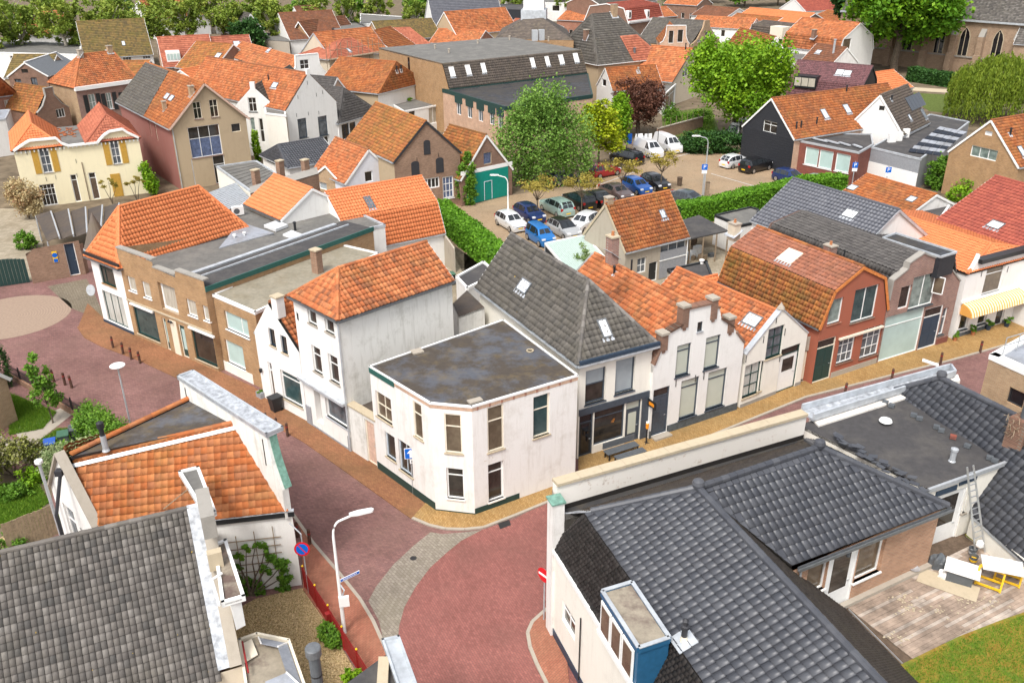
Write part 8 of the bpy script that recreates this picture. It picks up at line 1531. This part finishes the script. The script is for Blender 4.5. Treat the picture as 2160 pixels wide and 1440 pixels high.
def lamp(label,base,H,arm,col='paint_white',r=.07,head=.8,curve=True):
 base=P(*base);o=thing('street_lamp',label,'street lamp',base);mb=MB();arm=Vector(arm);n=6;path=[base,base+Vector((0,0,H*.5)),base+Vector((0,0,H-.7))]+[base+Vector((0,0,H-.7))+arm*(.35*(1-math.cos(t*math.pi/2/n)))+Vector((0,0,.7*math.sin(t*math.pi/2/n)))for t in range(1,n+1)]+[base+Vector((0,0,H+.12))+arm*.8];mb.tube(path,[r*1.25,r,r*.8]+[r*.65]*(n+1),8);mb.build('pole',col,o)
 q=path[-1];a=arm.normalized();sdv=Vector((-a.y,a.x,0));mb=MB();mb.prism([q-a*.1-sdv*.07,q+a*(head*.3)-sdv*.13,q+a*head-sdv*.1,q+a*(head+.08),q+a*head+sdv*.1,q+a*(head*.3)+sdv*.13,q-a*.1+sdv*.07],(0,0,.1));ho=mb.build('lamp_head','paint_white',o);mb=MB();mb.prism([q+a*.2-sdv*.09-Vector((0,0,.03)),q+a*(head-.05)-sdv*.08-Vector((0,0,.03)),q+a*(head-.05)+sdv*.08-Vector((0,0,.03)),q+a*.2+sdv*.09-Vector((0,0,.03))],(0,0,.03));mb.build('lens','pane_white',ho);return o
L1=lamp('tall white street lamp with curved arm by the red fence',(727,1336),5.75,(.95,.35,0));L2=lamp('street lamp with left-pointing arm at the car park hedge',(1072,470),4.6,(-1.2,.1,0),head=.7);L3=lamp('tall street lamp with parking sign at the car park',(1484,412),6.2,(-1.2,.1,0),'galv',head=.7);L4=lamp('small far street lamp before the olive barn',(318,130),5.5,(-1.0,.1,0),head=.8)
pb=P(276,898);o=thing('disc_lamp','slim grey lamp post with white disc head in the left street','street lamp',pb);mb=MB();mb.tube([pb,pb+Vector((0,0,3.9))],[.06,.045],8);mb.build('pole','galv',o);mb=MB();mb.lathe(pb+Vector((0,0,3.9)),[(.06,0),(.12,.05),(.42,.1),(.43,.14),(.38,.17),(.05,.19)],20);mb.build('lamp_head','paint_white',o)
hb=P(1978,772,5.0);o=thing('street_lamp','white street lamp head showing above the zinc box gutter','street lamp',V2(P(1996,776,5.4)));c=V2(P(1996,776,5.4));mb=MB();mb.tube([c,c+Vector((0,0,5.0)),c+Vector((-.4,.4,5.4))],.06,8);mb.build('pole','paint_white',o);mb=MB();a=Vector((-.7,.7,0));mb.prism([c+Vector((-.3,.3,5.4)),c+Vector((-.35,.15,5.4)),c+Vector((-.95,.8,5.4)),c+Vector((-.85,.95,5.4))],(0,0,.1));mb.build('lamp_head','paint_white',o)
def disc(mb,c,n_,r,th,m=0,k=24):
 n_=Vector(n_).normalized();e=n_.cross(Vector((0,0,1))).normalized();u=e.cross(n_);mb.prism([c+(e*math.cos(6.2832*t/k)+u*math.sin(6.2832*t/k))*r for t in range(k)],n_*th,m)
def sign_frame(n_):n_=Vector(n_).normalized();e=Vector((0,0,1)).cross(n_).normalized();return n_,e,Vector((0,0,1))
# one-way sign at the corner house
pb=P(872,1042);o=thing('one_way_sign','blue one-way sign with white arrow on a grey post at the white corner house','sign',pb);mb=MB();mb.tube([pb,pb+Vector((0,0,2.9))],.035,8);mb.build('post','galv',o);n_,e,up=sign_frame((.1,-1,.0));c=pb+Vector((0,0,2.55))+n_*.05;sz=.32
mb=MB();mb.box(c-e*sz-up*sz,e*2*sz,up*2*sz,n_*.02);mb.build('plate_rim','sign_white',o);mb=MB();mb.box(c-e*(sz-.03)-up*(sz-.03)+n_*.021,e*2*(sz-.03),up*2*(sz-.03),n_*.006);mb.build('plate','sign_blue',o);mb=MB();mb.prism([c+e*x*sz+up*y*sz+n_*.028 for x,y in((-.18,-.75),(.18,-.75),(.18,.05),(.6,.05),(0,.75),(-.6,.05),(-.18,.05))],n_*.006);mb.build('arrow','sign_white',o)
n2,e2,up=sign_frame((.55,-.85,0));c=pb+Vector((0,0,1.95))+n2*.05;mb=MB();mb.box(c-e2*.1,e2*.62,up*.24,n2*.02);mb.build('sub_plate','sign_white',o);mb=MB();[mb.box(c-e2*.03+e2*(.18*k)+up*.06+n2*.021,e2*.11,up*.1,n2*.004)for k in range(3)];mb.build('pictogram','plastic_black',o)
# round no-parking sign
pb=P(652,1252);o=thing('no_parking_sign','round blue and red no-parking sign by the red fence','sign',pb);mb=MB();mb.tube([pb,pb+Vector((0,0,3.3)),pb+Vector((-.5,.25,3.7))],.03,8);mb.build('post','galv',o);n_=Vector((.05,-1,.12)).normalized();c=pb+Vector((-.02,-.06,2.55));mb=MB();disc(mb,c,n_,.34,.02);mb.build('ring','sign_red',o);mb=MB();disc(mb,c+n_*.021,n_,.26,.006);mb.build('field','sign_blue',o);e=n_.cross(Vector((0,0,1))).normalized();u=e.cross(n_);q=(u*.8+e*.6).normalized();q2=(e*.8-u*.6).normalized();mb=MB();mb.box(c+n_*.028-q*.26-q2*.025,q*.52,q2*.05,n_*.006);mb.build('slash','sign_red',o)
# no-entry sign
pb=P(1147,1308);o=thing('no_entry_sign','round red no-entry sign on leaning post at the cream house corner','sign',pb);mb=MB();mb.tube([pb,pb+Vector((.02,.05,2.7))],.035,8);mb.build('post','galv',o);n_=Vector((-.75,-.66,.0)).normalized();c=pb+Vector((.02,.0,2.5))+n_*.06;mb=MB();disc(mb,c,n_,.34,.02);mb.build('disc','sign_red',o);e=n_.cross(Vector((0,0,1))).normalized();mb=MB();mb.box(c+n_*.021-e*.27-Vector((0,0,.055)),e*.54,Vector((0,0,.11)),n_*.006);mb.build('bar','sign_white',o)
def text(body,size,loc,e,up,m,parent,name='lettering',ext=.004,shear=0.0):
 cu=bpy.data.curves.new('tmp','FONT');cu.body=body;cu.size=size;cu.extrude=ext;cu.shear=shear;cu.align_x='CENTER';cu.align_y='CENTER';to=bpy.data.objects.new('tmp',cu);LINK(to);bpy.context.view_layer.update();me=bpy.data.meshes.new_from_object(to.evaluated_get(bpy.context.evaluated_depsgraph_get()));bpy.data.objects.remove(to);me.name=name;me.materials.clear();me.materials.append(MT[m]);o=bpy.data.objects.new(name,me);LINK(o);o.parent=parent
 e=Vector(e).normalized();up=Vector(up).normalized();mx=Matrix((e,up,e.cross(up))).transposed().to_4x4();mx.translation=Vector(loc)-ORG[parent.name];o.matrix_local=mx;ORG[o.name]=ORG[parent.name];return o
# street name sign and box on the near lamp
lb_=ORG[L1.name];n_,e,up=sign_frame((.62,-.78,0));c=lb_+Vector((.06,0,2.75));mb=MB();mb.box(c,e*.9,up*.16,n_*.02);o=mb.build('street_name_sign','sign_white',L1);mb=MB();mb.box(c+e*.02+up*.025+n_*.021,e*.86,up*.11,n_*.004);mb.build('field','sign_blue',o);mb=MB()
for k in range(12):mb.box(c+e*(.12+k*.055)+up*.055+n_*.026,e*(.03+.015*(k%3==0)),up*.05,n_*.003)
mb.build('lettering','sign_white',o);mb=MB();mb.cbox(lb_+Vector((.16,-.12,1.62)),.42,.12,.5,0,.2);mb.build('junction_box','paint_white',L1);mb=MB();mb.tube([lb_+Vector((.1,-.1,2.1)),lb_+Vector((.22,-.12,2.45)),lb_+Vector((.04,0,2.65))],.035,6);mb.build('conduit','galv',L1)
def psign(label,base,H,lampo=None,parent=None):
 base=P(*base);o=thing('parking_sign',label,'sign',base);mb=MB();mb.tube([base,base+Vector((0,0,H+.4))],.045,6);mb.build('post','galv',o);n_,e,up=sign_frame((0,-1,0));c=base+Vector((0,-.08,H));mb=MB();mb.box(c-e*.3-up*.3,e*.6,up*.6,n_*.02);mb.build('plate','sign_blue',o);text('P',.58,c+n_*.03,e,up,'sign_white',o);mb=MB();mb.box(c-e*.28-up*.7,e*.56,up*.35,n_*.02);mb.build('sub_plate','sign_white',o)
psign('blue parking sign on the tall car park lamp',(1481,412),3.1);psign('blue parking sign against the wine brick block',(1796,395),2.5);psign('blue parking sign before the white band of the grey block',(1866,402),2.3)
pb=P(1491,414);o=thing('timber_post','thick square timber post beside the car park lamp','post',pb);mb=MB();mb.cbox(pb,.35,.35,1.5);mb.build('post','wood_old',o);mb=MB();mb.cbox(pb+Vector((0,0,1.5)),.38,.38,.06);mb.build('cap','wood_dark',o)
pb=P(1433,392);o=thing('litter_bin','small brown litter bin at the edge of the car park','litter bin',pb);mb=MB();mb.lathe(pb,[(.25,.1),(.3,.9),(.32,.95),(.26,1.0)],10);mb.build('bin','wood_dark',o);mb=MB();mb.lathe(pb,[(.05,0),(.05,.12)],6);mb.build('foot','metal_black',o)
# shop lettering, bench, stand
b=shopE1;a_,d_,n_,L_=b.wf(0);up=Vector((0,0,1));plain('gilt_orange',(.5,.19,.03),.5,.3);text('Barrell',.36,b.wp(0,1.95,1.75,-.15),d_,(up+d_*.12),'gilt_orange',b.o,shear=.35);k=N('neon_white');k.fin((.8,.9,1),.4,.3);k.b.inputs['Emission Color'].default_value=(.75,.9,1,1);k.b.inputs['Emission Strength'].default_value=1.2;text('Open',.26,b.wp(0,2.72,2.02,-.15),d_,up,'neon_white',b.o)
p0=b.wp(0,1.3,0,.6);o=thing('shop_bench','charcoal plank bench with backrest before the coffee shop','bench',p0)
for k in range(4):mb=MB();mb.box(p0+n_*(k*.13)+up*.46,d_*2.1,n_*.12,up*.04);mb.build('seat_plank','plastic_grey',o)
for k in range(2):mb=MB();mb.box(p0-n_*.06+up*(.55+k*.2),d_*2.1,n_*.04,up*.18);mb.build('back_plank','plastic_grey',o)
for u in(.08,1.95):
 for q in(.03,.45):mb=MB();mb.box(p0+d_*u+n_*q,d_*.07,n_*.06,up*.46);mb.build('leg','metal_black',o)
p0=b.wp(0,1.5,0,1.35);o=thing('shop_table','low charcoal table in front of the shop bench','table',p0)
for k in range(3):mb=MB();mb.box(p0+n_*(k*.15)+up*.48,d_*1.9,n_*.14,up*.04);mb.build('top_plank','plastic_grey',o)
for u in(.05,1.75):
 for q in(.02,.36):mb=MB();mb.box(p0+d_*u+n_*q,d_*.07,n_*.06,up*.48);mb.build('leg','metal_black',o)
p0=b.wp(0,L_-.4,0,.55);o=thing('sanitizer_stand','black pole stand with orange top beside the shop door','stand',p0);mb=MB();mb.lathe(p0,[(.05,.05),(.05,1.05)],8);mb.build('pole','plastic_black',o);mb=MB();mb.lathe(p0+up*1.05,[(.09,0),(.09,.3),(.05,.34)],8);mb.build('top','sign_orange',o);mb=MB();mb.cbox(p0+up*1.39,.16,.1,.09);mb.build('dispenser','paint_white',o)
for k in range(3):t=2.1*k;mb=MB();mb.bar(p0+up*.12,p0+Vector((math.cos(t)*.3,math.sin(t)*.3,.02)),.04,.03);mb.build('leg','plastic_black',o)
# interior table seen through the shop window
# wheelie bins
def bin_(label,base,m,lid,rz=.5,s=1.0,group=None):
 o=thing('wheelie_bin',label,'bin',P(*base),group);c=P(*base);mb=MB();w0,w1,h=.22*s,.29*s,.95*s;ca,sa=math.cos(rz),math.sin(rz);T=lambda x,y,z:c+Vector((x*ca-y*sa,x*sa+y*ca,z));A=[T(x*w0,y*w0*1.1,.05)for x,y in((-1,-1),(1,-1),(1,1),(-1,1))];B_=[T(x*w1,y*w1*1.2,h)for x,y in((-1,-1),(1,-1),(1,1),(-1,1))];mb.poly(A[::-1]);mb.poly(B_)
 for k in range(4):mb.poly([A[k],A[(k+1)%4],B_[(k+1)%4],B_[k]])
 mb.build('body',m,o);mb=MB();q=[T(x*w1*1.08,y*w1*1.3,h)for x,y in((-1,-1),(1,-1),(1,1),(-1,1))];mb.prism(q,(0,0,.06));mb.build('lid',lid,o);mb=MB();mb.bar(T(-w1,w1*1.4,h-.05),T(w1,w1*1.4,h-.05),.04,.04);mb.build('handle',m,o)
 for x in(-1,1):mb=MB();p=T(x*w0,w0*1.2,.1);mb.tube([p-Vector((ca,sa,0))*.03,p+Vector((ca,sa,0))*.03],.1,10);mb.build('wheel','tyre',o)
bin_('black wheelie bin before the small white house',(583,866),'plastic_black','plastic_black',-.78);bin_('blue-lidded wheelie bin beside the variegated bush',(112,962),'plastic_grey','plastic_blue',.4);bin_('green-lidded wheelie bin behind the variegated bush',(140,945),'plastic_grey','plastic_green',.4);bin_('grey-lidded wheelie bin under the conifers',(164,932),'plastic_grey','plastic_grey',.4);bin_('green-lidded bin behind the three-storey house',(952,600),'plastic_black','plastic_green',.4)
pb=P(550,838);o=thing('planter_box','small pale grey planter with greens beside the shop door','planter',pb);mb=MB();mb.cbox(pb,.55,.3,.4,0,-.75);mb.build('box','paint_grey',o);v,f,t=leaves(300,[(pb+Vector((0,0,.45)),.25,.18,.12)],.09);npmesh('foliage',v,f,4,'leaf_mid',o,t)
for px,py,m,r,lb in((2013,720,'terracotta',.16,'terracotta pot at the navy passage door'),(2051,708,'terracotta',.15,'terracotta pot under the awning window'),(2083,697,'paint_navy',.2,'dark blue pot with leafy plant by the awning house'),(2122,690,'paint_navy',.2,'dark blue pot with red-leaved plant at the awning house door')):
 pb=P(px,py);o=thing('flower_pot',lb,'flower pot',pb);mb=MB();mb.lathe(pb,[(r*.7,.07),(r,.4),(r*1.1,.42),(r*.9,.4)],10);mb.build('pot',m,o);v,f,t=leaves(350,[(pb+Vector((0,0,.6)),r*1.4,r*1.4,.25)],.12);npmesh('foliage',v,f,4,'leaf_mid',o,t)
# fences
def railing(name,label,pts,h,m,gap,post=None,wall=0.0,cap=None,pr=.012):
 q=[V2(P(*p))for p in pts];o=thing(name,label,'fence',q[0]);pk=MB()
 for a,b_ in zip(q[:-1],q[1:]):
  L=(b_-a).length;d=(b_-a)/L;n=int(L/gap);me=None
  if wall:mb=MB();s_=Vector((-d.y,d.x,0));mb.box(a-s_*.12,d*L,s_*.24,Vector((0,0,wall)));mb.build('low_wall','brick_barn',o)
  for k in range(n+1):
   p=a+d*(L*k/n)+Vector((0,0,wall+.04))
   if me is None:mb=MB();mb.cbox((0,0,0),pr*2,pr*2,h-wall);oo=mb.build('picket',m);me=oo.data;oo.parent=o
   else:oo=bpy.data.objects.new('picket',me);LINK(oo);oo.parent=o
   oo.location=p-ORG[o.name];ORG[oo.name]=ORG[o.name]
  for z in(wall+.12,h-.1):mb=MB();mb.bar(a+Vector((0,0,z)),b_+Vector((0,0,z)),.03,.03);mb.build('rail',m,o)
  if post:
   n2=max(1,round(L/post))
   for k in range(n2+1):p=a+d*(L*k/n2);mb=MB();mb.cbox(p,.07,.07,h+.12);po=mb.build('fence_post',m,o);mb=MB();mb.lathe(p+Vector((0,0,h+.12)),[(.03,0),(.05,.04),(.03,.08),(.01,.1)],8);mb.build('knob',cap or m,po)
 return o
railing('red_fence','dark red metal picket fence along the gravel garden',[(644,1240),(790,1470)],1.1,'metal_red',.1,1.5,cap='sign_yellow');railing('garden_railing','black iron railing on low brick wall along the left garden',[(20,795),(100,840),(185,892),(215,920)],1.0,'metal_black',.16,1.8,wall=.35)
pb=P(697,1330);o=thing('letter_box','red letter box on the inside of the red fence','letter box',pb);mb=MB();mb.cbox(pb+Vector((0,0,.5)),.26,.2,.5,0,.6);mb.build('box','metal_red',o);mb=MB();mb.cbox(pb,.06,.06,.5,0,.6);mb.build('post','metal_red',o)
q0,q1=P(20,1168),P(125,1125);o=thing('board_fence','weathered vertical board fence behind the grey tiled house','fence',q0);n=16
for k in range(n):a=q0.lerp(q1,k/n);d=(q1-q0)/n;mb=MB();mb.box(a,d*.94,Vector((-d.y,d.x,0)).normalized()*.03,Vector((0,0,1.7+random.uniform(-.02,.02))));mb.build('board','wood_fence',o)
# drain and manhole
sheet('drain_grate',[(1050,1104),(1074,1096),(1078,1107),(1055,1116)],.016,'metal_black');sheet('manhole',[(P(872,1177).x+.16*math.cos(t),P(872,1177).y+.16*math.sin(t))for t in[k*.393 for k in range(16)]],.018,'metal_black',world=True)
# terrace things
o=thing('ladder','tall aluminium ladder leaning on the flat roof with a white bag','ladder',P(2066,1170,DZ));bA,bB=P(2058,1172,DZ),P(2078,1164,DZ);tA,tB=P(2040,985,7.0),P(2053,981,7.0)
for p,q in((bA,tA),(bB,tB)):mb=MB();mb.bar(p,q,.035,.07,0,Vector((1,0,0)));mb.build('rail','steel',o)
for k in range(1,15):mb=MB();mb.bar(bA.lerp(tA,k/15),bB.lerp(tB,k/15),.035,.03);mb.build('rung','steel',o)
def crumple(name,label,c,r,m,cat):
 bm=bmesh.new();bmesh.ops.create_icosphere(bm,subdivisions=3,radius=1)
 for v in bm.verts:k=1+.22*math.sin(v.co.x*5+1)*math.cos(v.co.y*6)+random.uniform(-.08,.08);v.co=Vector((v.co.x*r[0]*k,v.co.y*r[1]*k,max(-.02,v.co.z)*r[2]*k))
 me=bpy.data.meshes.new(name);bm.to_mesh(me);bm.free();me.materials.append(MT[m]);oo=bpy.data.objects.new(name,me);LINK(oo);oo.location=c;ORG[oo.name]=Vector(c);tag(oo,label,cat)
D0=DZ+.01
crumple('plastic_bag','white crumpled plastic bag on the terrace',P(1997,1215,D0),(.35,.28,.3),'paint_white','bag');crumple('refuse_bag','dark grey stuffed refuse bag against the brick wall',P(1978,1192,D0),(.38,.34,.55),'plastic_grey','bag');crumple('hanging_bag','small white bag hanging on the ladder',P(2066,1150,3.4),(.14,.12,.28),'paint_white','bag')
for px,py,lb in((2050,1168,'empty grey bucket nearer the ladder'),(2052,1184,'grey bucket with yellow band')):c=P(px,py,D0);o=thing('bucket',lb,'bucket',c);mb=MB();mb.lathe(c,[(.13,0),(.17,.3),(.18,.31),(.16,.3),(.13,.06)],14);mb.build('pail','plastic_grey',o);mb=MB();mb.lathe(c,[(.145,.06),(.158,.16)],14);mb.build('band','yellow_paint' if 'yellow' in lb else 'galv',o)
c=P(2022,1222,D0);o=thing('crate_table','grey crate with white board laid on top','crate',c);mb=MB();mb.cbox(c,.95,.6,.5,0,-.5);mb.build('crate','plastic_grey',o);mb=MB();mb.cbox(c+Vector((.1,.06,.5)),1.3,.95,.04,0,-.55);mb.build('board','paint_white',o)
c=P(2000,1232,D0);mb=MB();mb.cbox(c,2.2,1.0,.012,0,-.6);oo=mb.build('cardboard_sheet','stone_cap',None,loc=c);tag(oo,'tan cardboard sheet lying under the crate','cardboard')
o=thing('trestle_table','work table of white boards on two yellow trestles','table',P(2100,1238,D0))
for k,(px,py)in enumerate(((2085,1232),(2125,1222))):
 c=P(px,py,D0);ax=Vector((.55,-.4,0)).normalized();pr_=Vector((.4,.55,0)).normalized()
 t=o;q=[c-ax*.45,c+ax*.45]
 for s_ in(-1,1):
  for p in q:mb=MB();mb.bar(p+pr_*s_*.28,p+Vector((0,0,.75)),.07,.05);mb.build('trestle_leg','yellow_paint',t)
  mb=MB();mb.bar(q[0]+pr_*s_*.26+Vector((0,0,.08)),q[1]+pr_*s_*.26+Vector((0,0,.08)),.06,.08);mb.build('trestle_rail','yellow_paint',t)
 mb=MB();mb.bar(q[0]+Vector((0,0,.76)),q[1]+Vector((0,0,.76)),.08,.1);mb.build('trestle_top','yellow_paint',t)
c=(P(2085,1232,D0)+P(2125,1222,D0))/2+Vector((0,0,.82));mb=MB();mb.cbox(c,1.5,.95,.03,0,-.35);mb.build('board','pane_white',o);mb=MB();mb.cbox(c+Vector((.2,.1,.03)),.5,.4,.08,0,-.2);mb.cbox(c+Vector((-.2,.0,.03)),.7,.3,.04,0,-.5);mb.build('papers','paint_white',o)
c=P(1927,1206,D0);o=thing('wall_dish','small pale dish on the terrace threshold','dish',c);mb=MB();mb.lathe(c+Vector((0,0,.12)),[(.02,0),(.15,.03),(.22,.09),(.2,.09),(.02,.03)],16);mb.build('bowl','galv',o);mb=MB();mb.lathe(c,[(.06,0),(.04,.13)],8);mb.build('foot','galv',o)
for k in range(60):pass
mb=MB()
for k in range(150):
 cx,cy=random.choice(((1905,1260),(1920,1285),(2030,1262),(2060,1275),(2090,1270),(1895,1345),(2075,1325),(1985,1290)));c=P(cx+random.gauss(0,16),cy+random.gauss(0,7),DZ+.005);r=random.uniform(.015,.05);mb.cbox(c,r*2,r*1.4,.012,0,random.random()*3)
o=mb.build('deck_debris','stone_cap',None);tag(o,'scattered pale wood chips and plaster crumbs on the deck','debris',kind='stuff')
# satellite dish on the corner shop
c=P(192,612,2.0);o=thing('satellite_dish','round grey satellite dish on the white turret wall','satellite dish',c);mb=MB();n_=Vector((-.35,-.9,.3)).normalized();disc(mb,c,n_,.42,.05,0,18);mb.build('dish','galv',o);mb=MB();mb.tube([c,c+n_*.45],.02,5);mb.build('feed_arm','galv',o)
